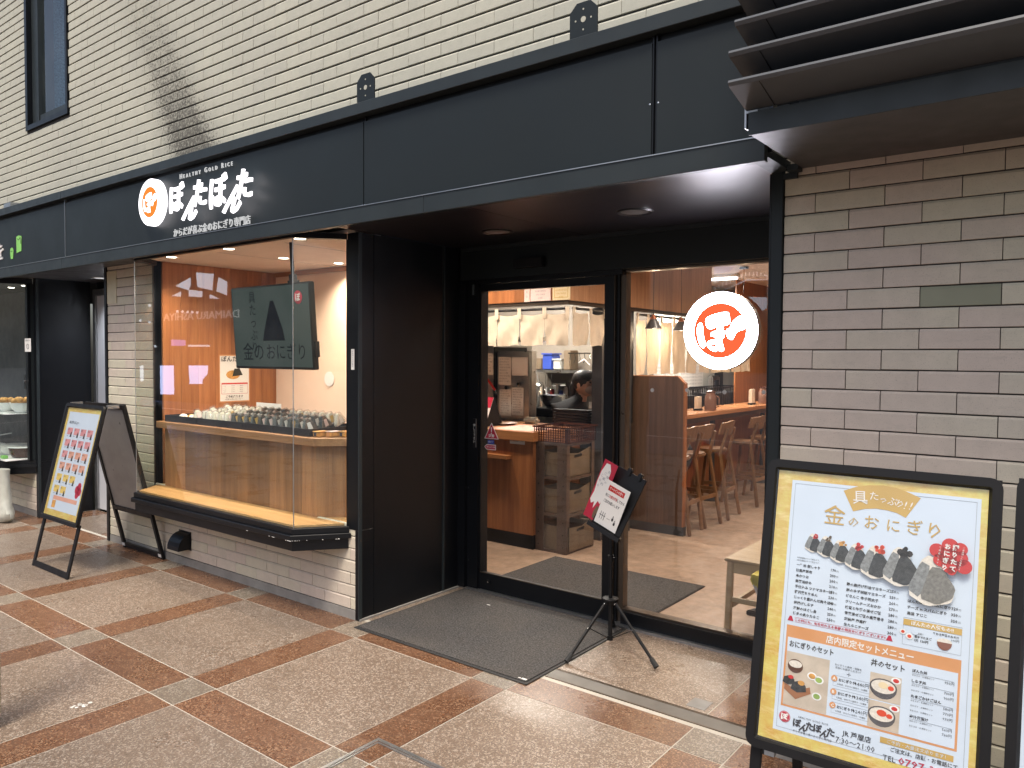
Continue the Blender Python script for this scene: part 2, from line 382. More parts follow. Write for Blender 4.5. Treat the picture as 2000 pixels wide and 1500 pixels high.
# ================================================================== GROUND
S = lambda name, mb, m, **k: tag(mb.build(name, m, **k), kind='structure')
ground = S('ground', box(-60, 60, -80, 0.0, -.30, -.010), 'mortar')
pav = thing('pavement', 'granite slab pavement of beige squares and red bands along the shop fronts', None, (0, -1, 0), kind='structure')
MB().box(-14, 6.2, -6.3, .055, -.008, -.0016).box(-4.68, -3.2, .0552, .535, -.008, -.0016).box(0, 2.46, .0552, .96, -.008, -.0016).build('grout_bed', 'grout', pav)
slabs = []
XB = [1.06 + 1.09 * k for k in range(-14, 5)]; YB = [-.19 - 1.08 * k for k in range(-1, 6)]
xs = []
for x in XB: xs += [(x, x + .218, 'b'), (x + .218, x + 1.09, 's')]
ys = []
for y in YB:
    if y > 0: continue
    ys += [(y, y + .218, 'b'), (y - 1.08 + .218, y, 's')]
for (x0, x1, a) in xs:
    if x1 > 6.2: x1 = 6.2
    if x0 > 6.1: continue
    for (y0, y1, b) in ys:
        m = 'gran' if a + b == 'ss' else ('grangrey' if a + b == 'bb' else 'granred')
        slabs.append((x0, x1, y0, min(y1, .05), m))
slabs.append((.004, 1.33, .056, .95, 'gran')); slabs.append((1.33, 2.145, .162, .95, 'gran')); slabs.append((2.145, 2.36, .162, .95, 'granred')); slabs.append((2.36, 2.45, .162, .95, 'gran'))
slabs.append((-4.67, -4.39, .056, .53, 'granred')); slabs.append((-4.39, -3.52, .056, .53, 'gran')); slabs.append((-3.52, -3.21, .056, .53, 'granred'))
slabs.sort(key=lambda s: (Vector(((s[0] + s[1]) / 2, (s[2] + s[3]) / 2, 0)) - CAMP).length - (3 if s[3] > .1 else 0))
rest = {}
g = .0030
for i, (x0, x1, y0, y1, m) in enumerate(slabs):
    dz = random.uniform(-.0008, .0008)
    if i < 285: box(x0 + g, x1 - g, y0 + g, y1 - g, -.0075, dz).build('slab', m, pav)
    else: rest.setdefault(m, MB()).box(x0 + g, x1 - g, y0 + g, y1 - g, -.0075, dz)
for m, b in rest.items(): tag(b.build('far_slabs', m, pav), kind='stuff')
strip = thing('drain_strip', 'long grey metal sliding track strip let into the paving before the entrance', 'floor strip', (1.9, .1, 0))
box(1.335, 2.45, .064, .155, -.003, .0015).build('cover_strip', mat('worn grey strip', (.13, .12, .105), .55, var=.2, vs=5, world=True), strip)
for y0, y1 in ((.057, .063), (.156, .161), (.167, .170)): box(1.335, 2.45, y0, y1, -.003, .003).build('rail', 'bronze', strip)
box(2.03, 2.12, .20, .30, -.002, .0016).build('end_plate', 'base', strip)
hatch = thing('floor_hatch', 'recessed metal framed inspection cover in the foreground paving', 'floor hatch', (1.7, -1.3, 0))
hx0, hx1, hy0, hy1 = 1.155, 2.05, -1.75, -.893
fr = MB()
for a in ((hx0, hx1, hy1 - .016, hy1), (hx0, hx1, hy0, hy0 + .016), (hx0, hx0 + .016, hy0 + .0161, hy1 - .0161), (hx1 - .016, hx1, hy0 + .0161, hy1 - .0161)): fr.box(*a, -.002, .0035)
for a in ((hx0 + .022, hx1 - .022, hy1 - .030, hy1 - .022), (hx0 + .022, hx0 + .030, hy0 + .0301, hy1 - .0301)): fr.box(*a, -.002, .003)
fr.build('frame', 'alu', hatch)
tag(MB().lathe([(0, 0), (.028, .001), (.03, 0)], (-.62, -1.78, .0012), 9).build('gum_spot', 'mortar'), 'dark flattened gum spot on the beige slab near the left column', 'stain')
sp = MB()
for i in range(14):
    a = random.random() * 6.3; r = random.random() * .03
    sp.lathe([(0, .0008), (.0035 + random.random() * .007, .0008), (.0037, 0)], (-.13 + r * math.cos(a), -1.53 + 1.7 * r * math.sin(a), .001), 7)
tag(sp.build('bird_dropping', 'paper'), 'small white bird dropping splashed on the red paving band', 'stain')

# ================================================================== BRICK WALLS
CH, BL = .075, .2455; Z0 = .059
def brick_mesh(l, m):
    key = 'brick_%.3f_%s' % (l, m)
    if key in bpy.data.meshes: return bpy.data.meshes[key]
    gp = .0085 if 'up' in m or m == 'brick_up' else .0050; h = CH - gp; d = .016; x = l / 2 - .0016
    P = [(d, 0), (.0012, 0), (0, .0015), (0, h - .008), (.0055, h), (d, h)]
    V = [(sx * x, y, z) for sx in (-1, 1) for y, z in P]; n = len(P)
    Fc = [tuple(range(n)), tuple(range(2 * n - 1, n - 1, -1))] + [(i + 1, i, i + n, i + n + 1) for i in range(n - 1)]
    me = bpy.data.meshes.new(key); me.from_pydata(V, [], Fc); me.materials.append(MT[m]); return me
def inframe(x, z, mg=25):
    d = Vector((x, 0, z)) - CAMP; w_ = d.dot(FW)
    if w_ < .1: return False
    px = 1000 + F * d.dot(RT) / w_; py = 750 - F * d.dot(UP) / w_
    return -mg < px < 2000 + mg and -mg < py < 1500 + mg
def brick_wall(label, x0, x1, z0, z1, m, holes=(), covered=lambda x, z: False, xfar=None, y=0., cap=295, name='brick_wall', back=.25):
    W = thing(name, label, 'wall', ((x0 + x1) / 2, y, z0))
    core = MB()
    zs = sorted({z0, z1} | {h[2] for h in holes} | {h[3] for h in holes}); zs = [z for z in zs if z0 <= z <= z1]
    for a, b in zip(zs, zs[1:]):
        cuts = sorted([(h[0], h[1]) for h in holes if h[2] <= a + 1e-6 and h[3] >= b - 1e-6]); c = x0
        for h0, h1 in cuts:
            if h0 > c: core.box(c, h0, y + .0085, y + back, a, b)
            c = max(c, h1)
        if c < x1: core.box(c, x1, y + .0085, y + back, a, b)
    core.build('mortar_bed', 'mortar', W)
    L = []
    k = int(round((z0 - Z0) / CH)); k = max(k, 0)
    while Z0 + k * CH < z1 - .02:
        zb = Z0 + k * CH; zt = min(zb + CH, z1)
        xj = 2.747 if k % 2 else 2.747 + BL / 2
        n0 = math.floor((x0 - xj) / BL)
        for n in range(n0, n0 + int((x1 - x0) / BL) + 3):
            a, b = xj + n * BL, xj + (n + 1) * BL
            a, b = max(a, x0), min(b, x1)
            if b - a < .03: continue
            segs = [(a, b)]
            for h in holes:
                if h[2] < zb + CH * .6 and h[3] > zb + CH * .4:
                    ns = []
                    for s0, s1 in segs:
                        if h[1] <= s0 or h[0] >= s1: ns.append((s0, s1))
                        else:
                            if h[0] - s0 > .02: ns.append((s0, h[0]))
                            if s1 - h[1] > .02: ns.append((h[1], s1))
                    segs = ns
            for s0, s1 in segs: L.append((s0, s1, zb))
        k += 1
    vis = []; rest = []
    for t in L:
        cx, cz = (t[0] + t[1]) / 2, t[2] + CH / 2
        (vis if inframe(cx, cz) and not covered(cx, cz) else rest).append(t)
    vis.sort(key=lambda t: -(t[1] - t[0]) / (Vector(((t[0] + t[1]) / 2, y, t[2])) - CAMP).length ** 2)
    rest += vis[cap:]
    for (a, b, zb) in vis[:cap]:
        l = round(b - a, 3); o = bpy.data.objects.new('brick', brick_mesh(l, m)); COL.objects.link(o); o.parent = W
        o.location = Vector(((a + b) / 2, y + random.uniform(-.0009, .0009), zb + .0045 + random.uniform(-.0006, .0006))) - OFF[W.name]
        o.rotation_euler.z = random.uniform(-.002, .002)
    if rest:
        rb = MB()
        for (a, b, zb) in rest:
            me = brick_mesh(round(b - a, 3), m); c = Vector(((a + b) / 2, y + random.uniform(-.0009, .0009), zb + .0045))
            rb.add([v.co + c for v in me.vertices], [tuple(p.vertices) for p in me.polygons])
        tag(rb.build('distant_bricks', m, W), kind='stuff')
    return W
brick_wall('long cream brick wall with a mould stain above the black shop fascia', -14, 2.62, 2.385, 6.0, 'brick_up', holes=((-4.83, -3.90, 3.76, 5.45),), covered=lambda x, z: z < 2.86)
bw = brick_wall('pinkish brick wall under and beside the projecting bay window', -3.2, -.03, .059, 2.34, 'brick', holes=((-2.42, -.10, .559, 2.34),))
box(-3.2, -.03, -.002, .25, 0, .0585).build('plinth', 'base', bw)
rw = brick_wall('beige pink brick wall right of the entrance below the louvred canopy', 2.507, 5.9, .059, 2.335, 'brick')
box(2.507, 5.9, -.002, .25, 0, .0585).build('plinth', 'base', rw)
br = min([c for c in rw.children if c.name.startswith('brick')], key=lambda c: (c.location + OFF[rw.name] - Vector((3.115, 0, 1.80))).length)
gm = br.data.copy(); gm.materials.clear(); gm.materials.append(MT['brick_green']); br.data = gm; br['label'] = 'smooth olive green replacement brick'
lw = brick_wall('low pinkish brick wall under the neighbouring shop display case', -9.5, -4.73, .059, .50, 'brick')
box(-9.5, -4.73, -.002, .25, 0, .0585).build('plinth', 'base', lw)
tag_part(box(-3.235, -3.2, -.012, .27, .004, 2.34).build('corner_trim', 'black', bw), 'slim black corner trim')
box(-3.196, -3.035, -.005, 0.0, 2.03, 2.30).build('blank_plate', mat('cream blank plate', (.60, .54, .38), .5), bw)

# upper wall window
win = thing('upper_window', 'tall dark framed window high in the cream wall at the left', 'window', (-4.36, 0, 3.76))
x0, x1, z0, z1 = -4.83, -3.90, 3.76, 5.44
fr = MB().box(x0, x0 + .05, -.015, .16, z0, z1).box(x1 - .035, x1, -.015, .16, z0, z1).box(x0 + .051, x1 - .036, -.015, .16, z0, z0 + .045).box(x0 + .051, x1 - .036, -.015, .16, z1 - .05, z1)
fr.build('frame', 'black', win)
MB().box(x0 + .055, x0 + .20, .03, .10, z0 + .05, z1 - .055).box(x0 + .2005, x1 - .04, .04, .09, z0 + .05, z0 + .13).build('sash', 'trim', win)
box(x0 + .20, x1 - .04, .06, .066, z0 + .13, z1 - .055).build('pane', 'glass', win)
rm = thing('stair_room', 'dim blue-walled room behind the high window with a lit tube and a beam', 'room', (-4.4, .6, 4.2))
MB().box(-5.0, -3.5, .95, 1.0, 3.4, 5.6).box(-5.05, -5.0, .3, 1.0, 3.4, 5.6).box(-3.5, -3.45, .3, 1.0, 3.4, 5.6).box(-5.0, -3.5, .3, .95, 3.35, 3.4).box(-5.0, -3.5, .3, .95, 5.55, 5.6).build('wall', mat('blue grey speckled wall', (.16, .28, .38), .8, var=.5, vs=60), rm)
MB().prism([(-4.7, .9, 4.35), (-3.5, .9, 4.85), (-3.5, .9, 4.98), (-4.7, .9, 4.48)], (0, -.06, 0)).build('beam', mat('tan beam', (.22, .20, .17), .6), rm)
MB().prism([(-4.72, .9, 4.62), (-3.5, .9, 5.10), (-3.5, .9, 5.12), (-4.72, .9, 4.64)], (0, -.03, 0)).build('edge_trim', 'alu', rm)
MB().tube((-4.25, .75, 4.40), (-3.95, .75, 4.46), .022, 8).build('tube_lamp', emit('bright tube', (.9, .95, 1.), 14), rm)

# ================================================================== FASCIA, SOFFIT, PIERS
fa = thing('shop_fascia', 'long dark slate metal fascia of the rice ball shop', 'fascia', (-.8, -.3, 2.6))
XL, XR, XJ = -3.262, 2.52, -3.266
for a, b in ((-3.262, .383), (.391, 2.078), (2.102, 2.55)): box(a, b, -.300, -.28, 2.396, 2.838).build('panel', 'panel', fa)
box(.3835, .3905, -.288, -.281, 2.396, 2.868).build('joint', 'black', fa)
MB().box(2.0785, 2.0855, -.296, -.281, 2.397, 2.867).box(2.0945, 2.1015, -.296, -.281, 2.397, 2.867).box(2.0856, 2.0944, -.284, -.281, 2.397, 2.867).build('joint', 'black', fa)
box(-3.262, 2.55, -.335, -.008, 2.870, 2.930).build('top_flange', 'trim', fa, bevel=.002)
MB().box(-3.262, .86, -.334, -.300, 2.303, 2.392).box(.862, 2.545, -.334, -.300, 2.303, 2.392).build('bottom_strip', 'trim', fa, bevel=.0015)
box(-3.262, 2.545, -.3385, -.3345, 2.3875, 2.3915).build('edge_highlight', 'alu', fa)  # pale strip standing in for the light caught along the edge
box(-3.262, 2.55, -.279, -.27, 2.345, 2.868).build('backing', 'black', fa)
for i in range(9):
    for x in (.372, .402)[:1 if i % 2 else 2]: pass
for px_, z in ((2.072, 2.60), (2.108, 2.60), (.378, 2.40), (.396, 2.40)): MB().lathe([(.0001, .002), (.004, .001), (.0045, -.001)], (px_, -.3008, z), 8, 'y').build('screw', 'chrome', fa)
for k, (xa, zb_) in enumerate(((.345, 2.93), (1.695, 2.93))):
    p = thing('bracket_plate', ('dark steel bracket plate with round holes on the fascia above the panel joint' if k == 0 else 'larger looking dark steel bracket plate with round holes on the fascia, nearer the louvres'), 'bracket', (xa + .068, -.3, 2.93), 'bracket plates standing on the fascia')
    w_, h_ = .136, .150; c = .035
    outline = [(xa, -.31, 2.931), (xa + w_, -.31, 2.931), (xa + w_, -.31, 2.931 + h_ - c), (xa + w_ - c, -.31, 2.931 + h_), (xa + c, -.31, 2.931 + h_), (xa, -.31, 2.931 + h_ - c)]
    MB().prism(outline, (0, .006, 0)).build('plate', 'panel', p)
    cx, cz = xa + w_ / 2, 2.931 + .078
    MB().lathe([(.0001, .001), (.012, .001), (.0125, 0)], (cx, -.3107, cz), 14, 'y').build('hole', MT['brick_up'], p)
    for dx, dz in ((0, .042), (0, -.042), (.038, 0), (-.038, 0)): MB().lathe([(.0001, .001), (.004, .001), (.0042, 0)], (cx + dx, -.3107, cz + dz), 8, 'y').build('hole', MT['brick_up'], p)
    box(xa + .01, xa + .05, -.304, -.22, 2.9305, 2.938).build('foot', 'trim', p)
fb = thing('shop_fascia', 'dark slate fascia of the neighbouring shop with green cup pictograms', 'fascia', (-6, -.3, 2.6))
box(-12, -3.274, -.300, -.28, 2.396, 2.838).build('panel', 'panel', fb)
box(-12, -3.264, -.335, -.008, 2.870, 2.930).build('top_flange', 'trim', fb)
box(-12, -3.264, -.334, -.300, 2.303, 2.392).build('bottom_strip', 'trim', fb)
box(-12, -3.264, -.3385, -.3345, 2.3875, 2.3915).build('edge_highlight', 'alu', fb)  # same pale strip for the light along this edge
box(-3.272, -3.266, -.303, -.28, 2.396, 2.868).build('joint', 'alu', fb)
box(-12, -3.264, -.279, -.27, 2.345, 2.868).build('backing', 'black', fb)
box(-4.66, -4.50, -.27, -.15, 2.9305, 3.0).build('bracket', 'alu', fb)
# soffit
sf = thing('entrance_soffit', 'glossy dark brown soffit over the shop entrance recess', 'ceiling', (1.25, .3, 2.34))
for a, b in ((.0, 1.005), (1.009, 2.46)): box(a, b, -.262, .93, 2.34, 2.36).build('panel', 'soffit', sf)
MB().box(-.0, 2.535, -.298, -.268, 2.330, 2.362).box(2.463, 2.535, -.2675, -.02, 2.330, 2.362).build('edge_trim', 'trim', sf)
s2 = thing('entrance_soffit', 'dark brown soffit over the neighbouring doorway and brick pier', 'ceiling', (-4, .1, 2.34))
MB().box(-12, -2.44, -.2695, -.02, 2.335, 2.36).box(-12, -3.2, -.0199, .56, 2.335, 2.36).build('panel', 'browncan', s2)
box(-2.43, -.001, -.2695, -.262, 2.315, 2.362).build('edge_trim', 'trim', s2)
for (px_, py_, z_) in ((972, 452, 2.34), (1240, 413, 2.34)):
    p = az(px_, py_, z_)
    d = thing('downlight', 'round unlit recessed downlight %s in the brown entrance soffit' % ('on the left' if px_ < 1000 else 'on the right'), 'downlight', p, 'downlights in the entrance soffit')
    MB().lathe([(.072, -.003), (.088, -.008), (.096, -.001)], p, 28).build('ring', 'black', d, smooth=True)
    MB().lathe([(.0001, -.0005), (.05, -.0015), (.0715, -.003)], p, 24).build('diffuser', 'steel', d, smooth=True)
for (px_, py_) in ((150, 551), (197, 543)):
    p = az(px_, py_, 2.335)
    d = thing('downlight', 'round pale downlight in the soffit %s' % ('before the black pier of the neighbouring shop' if px_ < 160 else 'above the pale grey door'), 'downlight', p, 'downlights in the neighbouring soffit')
    MB().lathe([(.060, -.003), (.085, -.006), (.09, -.001)], p, 28).build('ring', 'alu', d, smooth=True)
    MB().lathe([(.0001, -.0005), (.0595, -.003)], p, 24).build('diffuser', 'textwhite', d, smooth=True)
    l = bpy.data.lights.new('soffit_light', 'SPOT'); l.energy = 48; l.spot_size = R(120); l.spot_blend = .9; l.shadow_soft_size = .05; l.color = (.92, .95, 1)
    lo = bpy.data.objects.new('soffit_light', l); COL.objects.link(lo); lo.parent = d; lo.location = (0, 0, -.012)
# pier left of the entrance
pr_ = thing('entrance_pier', 'tall black metal clad pier between bay window and entrance', 'pier', (0, .4, 0))
MB().box(-.098, -.002, -.004, .12, .55, 2.335).box(-.03, -.002, -.004, .12, .004, .549).build('front_trim', 'black', pr_, bevel=.002)
box(-.0018, .0045, -.0035, .022, .004, 2.335).build('edge_trim', 'trim', pr_)
box(-.09, .0, .1205, .722, .004, 2.335).build('panel', 'black', pr_)
box(-.09, -.008, .7225, .738, .004, 2.335).build('shadow_gap', 'rubber', pr_)
box(-.09, .004, .7385, .752, .004, 2.335).build('joint_strip', 'trim', pr_)
box(-.09, -.001, .7525, .885, .004, 2.335).build('panel', 'black', pr_)
box(-.004, .012, .0, .94, .0, .012).build('base_strip', 'base', pr_)
p = ay(689, 702, -.0055)
st = thing('wall_sticker', 'narrow white vertical sticker on the black window frame', 'sticker', p)
box(p.x - .014, p.x + .014, -.0062, -.0045, p.z - .062, p.z + .062).build('label', 'paper', st)
tm = MB()
for i, ch in enumerate('防犯カメラ作動中'): tm.text(ch, (p.x, -.0068, p.z + .047 - i * .0125), size=.012, align='c')
tm.build('lettering', 'inkgrey', st)
# post right of the entrance
po = thing('entrance_post', 'slim dark slate post between the entrance glass and right brick wall', 'post', (2.48, 0, 0))
box(2.458, 2.505, -.012, .14, .0, 2.345).build('post', 'panel', po, bevel=.003)
box(2.45, 2.457, -.004, .12, .0, 2.33).build('seal', 'black', po)
MB().box(2.506, 2.56, -.02, -.003, 2.300, 2.322).box(2.53, 2.575, -.06, -.003, 2.3225, 2.345).build('cap', 'trim', po)

# neighbour recess: black pier, grey door
np_ = thing('neighbour_pier', 'black metal clad pier beside the pale grey door', 'pier', (-4.7, .2, 0))
MB().box(-4.74, -4.682, -.004, .5, .55, 2.335).box(-4.73, -4.682, -.004, .5, .004, .549).build('panel', 'black', np_)
box(-4.6818, -4.672, -.006, .018, .004, 2.335).build('edge_trim', 'trim', np_)
gd = thing('grey_door', 'pale grey painted steel service door with silver frame', 'door', (-4.1, .53, 0))
MB().box(-4.675, -4.615, .52, .60, 0, 2.26).box(-4.614, -3.2, .52, .60, 2.20, 2.26).build('frame', 'alu', gd)
box(-4.610, -3.72, .535, .575, .02, 2.195).build('leaf', 'greydoor', gd)
for z in (1.92, .98, .25): MB().tube((-4.612, .520, z), (-4.612, .520, z + .14), .010, 8).build('hinge', 'alu', gd)
box(-4.675, -3.2, .56, .62, 2.261, 2.335).build('head_panel', 'black', gd)
box(-3.715, -3.2, .54, .6, .0, 2.195).build('side_panel', 'greydoor', gd)

# ================================================================== LOUVRED CANOPY
lc = thing('louvred_canopy', 'charcoal louvred canopy with brown flat underside over the right brick wall', 'canopy', (3.8, -.4, 2.4))
box(2.575, 5.9, -.555, -.002, 2.336, 2.404).build('soffit_box', 'browncan', lc, bevel=.002)
box(2.572, 5.9, -.562, -.556, 2.334, 2.408).build('front_band', 'trim', lc)
box(2.62, 5.9, -.40, -.38, 2.4045, 3.5).build('back_panel', 'black', lc)
for k in range(10):
    z = 2.418 + .0915 * k
    P = [(-.552, z), (-.700, z + .038), (-.709, z + .048), (-.705, z + .056), (-.696, z + .054), (-.545, z + .010)] if k == 0 else [(-.47, z - .020), (-.700, z + .038), (-.709, z + .048), (-.705, z + .056), (-.696, z + .054), (-.465, z - .010)]
    xs0 = 2.560 if k < 2 else 2.578
    MB().prism([(xs0, a, b) for a, b in P], (3.3, 0, 0)).build('slat', 'louv', lc)
    if k < 6: MB().prism([(xs0 + .095, a, b) for a, b in ((-.554, z - .0012), (-.699, z + .0362), (-.6995, z + .0368), (-.5535, z - .0004))], (.0025, 0, 0)).build('slat_joint', 'black', lc)
    box(2.66, 2.70, -.544, -.41, z - .01, z + .03).build('slat_bracket', 'louv', lc)
MB().box(2.556, 2.562, -.555, -.40, 2.36, 2.43).box(2.562, 2.60, -.5545, -.48, 2.4085, 2.416).build('end_bracket', 'alu', lc)

# ================================================================== COLUMN at the far left, near
cl = thing('granite_column', 'rough granite column at the left edge of the view', 'column', (-.5, -2.3, 0))
box(-.30, -.172, -2.0, -1.835, .062, 1.42).build('shaft', granite('column granite', ((.34, .29, .20), (.26, .22, .15), (.40, .36, .28)), (.08, .06, .04), .7), cl)
box(-.295, -.176, -1.995, -1.840, .0, .0615).build('base', 'granred', cl)

# ================================================================== ILLUMINATED SIGN ON THE FASCIA
def chaikin(P, k=2, t=.25):
    for _ in range(k): P = [q for a, b in zip(P, P[1:] + P[:1]) for q in ((a[0] * (1 - t) + b[0] * t, a[1] * (1 - t) + b[1] * t), (a[0] * t + b[0] * (1 - t), a[1] * t + b[1] * (1 - t)))]
    return P
BO = [[(1028, 826), (1060, 800), (1088, 826), (1094, 940), (1128, 1044), (1100, 1084), (1064, 1058), (1034, 980), (1024, 900)],
      [(1118, 772), (1150, 738), (1260, 706), (1382, 694), (1388, 760), (1394, 824), (1330, 842), (1250, 850), (1166, 882), (1124, 836)],
      [(1258, 836), (1314, 834), (1320, 884), (1336, 900), (1334, 960), (1300, 1000), (1338, 1094), (1310, 1118), (1266, 1098), (1234, 1116), (1178, 1096), (1139, 1052), (1148, 1006), (1205, 988), (1244, 984), (1244, 958), (1174, 952), (1188, 906), (1252, 894)],
      [(1410, 804), (1526, 722), (1576, 788), (1574, 880), (1464, 904), (1440, 966), (1420, 992), (1386, 984), (1356, 940), (1350, 886), (1402, 862)]]
def bo_glyph(cx, y, cz, r, name, par, m='signwhite'):
    for k, P in enumerate(BO):
        MB().prism([(cx + (a - 1280) / 292 * r, y - k * .0003, cz - (b - 893) / 292 * r) for a, b in chaikin(P)], (0, .001, 0)).build(name, m, par)
    MB().prism([(cx + (a - 1280) / 292 * r, y - .0016, cz - (b - 893) / 292 * r) for a, b in ((1188, 1034), (1248, 1042), (1244, 1070), (1196, 1066))], (0, .0004, 0)).build(name, 'signred', par)
YS = -.345
sg = thing('illuminated_sign', 'white lit sign of fat brush kana with a round orange emblem on the fascia', 'sign', (-1.2, -.32, 2.66))
c = Vector((-1.765, YS, 2.661))
MB().lathe([(.0001, .012), (.158, .012), (.162, .008), (.162, -.030), (.0001, -.030)], c, 48, 'y').build('emblem_disc', 'signwhite', sg, smooth=True)
MB().lathe([(.0001, .0150), (.105, .0150), (.105, .0122)], c, 40, 'y').build('emblem_field', 'signorange', sg)
def brushify(mb): return mb
bo_glyph(c.x, c.y - .0158, c.z, .098, 'emblem_letter', sg)
for ch, px_, py_, s_, r_, sh_ in (('ぼ', 343, 387, .225, .05, .1), ('ん', 368, 407, .205, -.10, .45), ('た', 388, 377, .215, .0, .1), ('ぼ', 424, 374, .245, .05, .1), ('ん', 451, 389, .225, -.10, .45), ('た', 475, 359, .225, .0, .1)):
    p = ay(px_, py_, YS - .02)
    MB().text(ch, (p.x, YS - .012, p.z), size=s_ * .90, align='c', bold=.0038, extrude=.006, shear=sh_, rot=r_, hscale=.93).build('letter', 'signwhite', sg)
p0 = ay(352, 349, -.31)
x = p0.x
for w_ in ('HEALTHY', 'GOLD', 'RICE'):
    hd = MB()
    for i, ch in enumerate(w_):
        s_ = .046 if i == 0 else .035
        V, _f = text_geo(ch, s_, .0, .003)
        wd = max(a[0] for a in V) - min(a[0] for a in V)
        hd.text(ch, (x, -.312, 2.785), size=s_, bold=.0, extrude=.003); x += wd + .0195
    hd.build('english_word', 'textwhite', sg); x += .030
hd2 = MB(); s_ = 'からだが喜ぶ金のおにぎり専門店'
for i, ch in enumerate(s_): hd2.text(ch, (-1.505 + i * .0605, -.312, 2.43), size=.060, align='c', bold=.0, extrude=.003)
hd2.build('slogan_lettering', 'textwhite', sg)
ng = thing('neighbour_sign', 'lime green cup and tumbler pictograms beside white brush lettering', 'sign', (-4.2, -.3, 2.55))
p = ay(3, 492, -.303)
MB().text('を', (p.x - .03, -.304, p.z), size=.17, align='c', bold=.003, extrude=.004).build('letter', 'white', ng)
def P2(pts, y, cx, cz, s): return [(cx + a * s * 1.5, y, cz + b * s) for a, b in pts]
p = ay(37, 477, -.303)
MB().prism(P2([(-.5, -1), (.45, -.85), (.5, .9), (-.05, 1.05), (-.5, .95)], -.304, p.x, p.z, .075), (0, .003, 0)).build('tumbler', 'lime', ng)
MB().path([(p.x - .035, -.3055, p.z + .055), (p.x - .01, -.3055, p.z + .040), (p.x + .02, -.3055, p.z + .045), (p.x + .035, -.3055, p.z + .06)], .0018, 5).path([(p.x + .038, -.305, p.z + .055), (p.x + .05, -.305, p.z + .035), (p.x + .048, -.305, p.z + .0)], .003, 5).build('outline', 'ink', ng)
p = ay(23, 495, -.303)
MB().prism(P2([(-.35, -1), (.35, -1), (.5, .4), (.35, .9), (0, 1.05), (-.35, .9), (-.5, .4)], -.304, p.x, p.z, .05), (0, .003, 0)).build('cup', 'lime', ng)
MB().tube((p.x - .024, -.3055, p.z + .02), (p.x + .024, -.3055, p.z + .02), .0016, 5).build('outline', 'ink', ng)

# ================================================================== BAY WINDOW
BX0, BX1 = -2.22, -.30        # front corners
by = -.25
bay = thing('bay_window', 'projecting glass display bay with thick black sill', 'bay window', (-1.26, -.1, .57))
def bayprism(o, z0, z1):      # outline pushed out by o
    return [(BX0 - .20 - o, -.003, z0), (BX0 - o * .45, by - o, z0), (BX1 + o * .45, by - o, z0), (BX1 + .20 + o, -.003, z0)], (0, 0, z1 - z0)
MB().prism(*bayprism(.018, .530, .566)).build('sill_cap', 'black', bay, bevel=.002)
MB().prism(*bayprism(.036, .497, .5295)).build('sill_flange', 'black', bay, bevel=.003)
MB().prism(*bayprism(.010, .430, .4965)).build('sill_base', 'black', bay, bevel=.003)
nk = MB()
for i in range(26):
    t = random.random(); a = Vector((BX1 + .013, by - .0345, .4985)); b = Vector((BX1 + .2, -.06, .4985)) if i < 17 else Vector((BX1 - .5, by - .0345, .4985))
    q = a.lerp(b, t * t); s_ = random.uniform(.001, .004); nk.box(q.x - s_ * 1.6, q.x + s_ * 1.6, q.y - .003, q.y - .0005, q.z - .001, q.z + s_ * .6)
nk.build('chipped_paint', 'white', bay)
# window board inside, light oak
MB().prism([(BX0 - .17, .03, .5665), (BX0 + .006, by + .02, .5665), (BX1 - .006, by + .02, .5665), (BX1 + .165, -.002, .5665), (BX1 + .165, .03, .5665)], (0, 0, .012)).build('window_board', 'sill', bay)
box(BX0 - .17, BX1 + .17, .0305, .5, .5665, .5785).build('window_board', 'sill', bay)
# head frame
MB().prism([(BX0 - .2, -.003, 2.300), (BX0, by - .004, 2.300), (BX1, by - .004, 2.300), (BX1 + .2, -.003, 2.300), (BX1 + .14, -.003, 2.300), (BX1 - .02, by + .03, 2.300), (BX0 + .02, by + .03, 2.300), (BX0 - .14, -.003, 2.300)], (0, 0, .034)).build('head_frame', 'black', bay)
def pane(a, b, z0, z1, name='glass_pane', m='glass', par=bay, t=.008):
    a, b = Vector((*a, z0)), Vector((*b, z0)); d = (b - a).normalized(); n = Vector((-d.y, d.x, 0)) * t
    return MB().prism([a, b, b + n, a + n], (0, 0, z1 - z0)).build(name, m, par)
pane((BX0, by), (BX1, by), .567, 2.299); pane((BX1 + .003, by + .001), (BX1 + .19, -.012), .567, 2.299); pane((BX0 - .19, -.012), (BX0 - .003, by + .001), .567, 2.299)
for x in (BX0, BX1): MB().tube((x, by + .003, .567), (x, by + .003, 2.299), .0032, 6).build('silicone_joint', 'alu', bay)
MB().box(-.1095, -.099, -.003, .03, .560, 2.30).build('side_frame', 'black', bay)
box(-2.435, -2.42, -.003, .03, .560, 2.30).build('side_frame', 'black', bay)
ve = thing('vent_hood', 'small black quarter-round vent hood on the brick wall below the bay', 'vent', (-1.96, 0, .18))
p = ay(378, 1075, 0)
vx0, vx1 = -2.06, -1.90
V = [(-.002, .255)] + [(-.002 - .10 * math.sin(t), .135 + .12 * math.cos(t)) for t in [R(15 * i) for i in range(1, 7)]] + [(-.002, .135)]
MB().prism([(vx0, a, b) for a, b in V], (vx1 - vx0, 0, 0)).build('hood', 'black', ve)
box(vx0 - .008, vx1 + .008, -.003, -.0005, .125, .265).build('flange', 'black', ve)

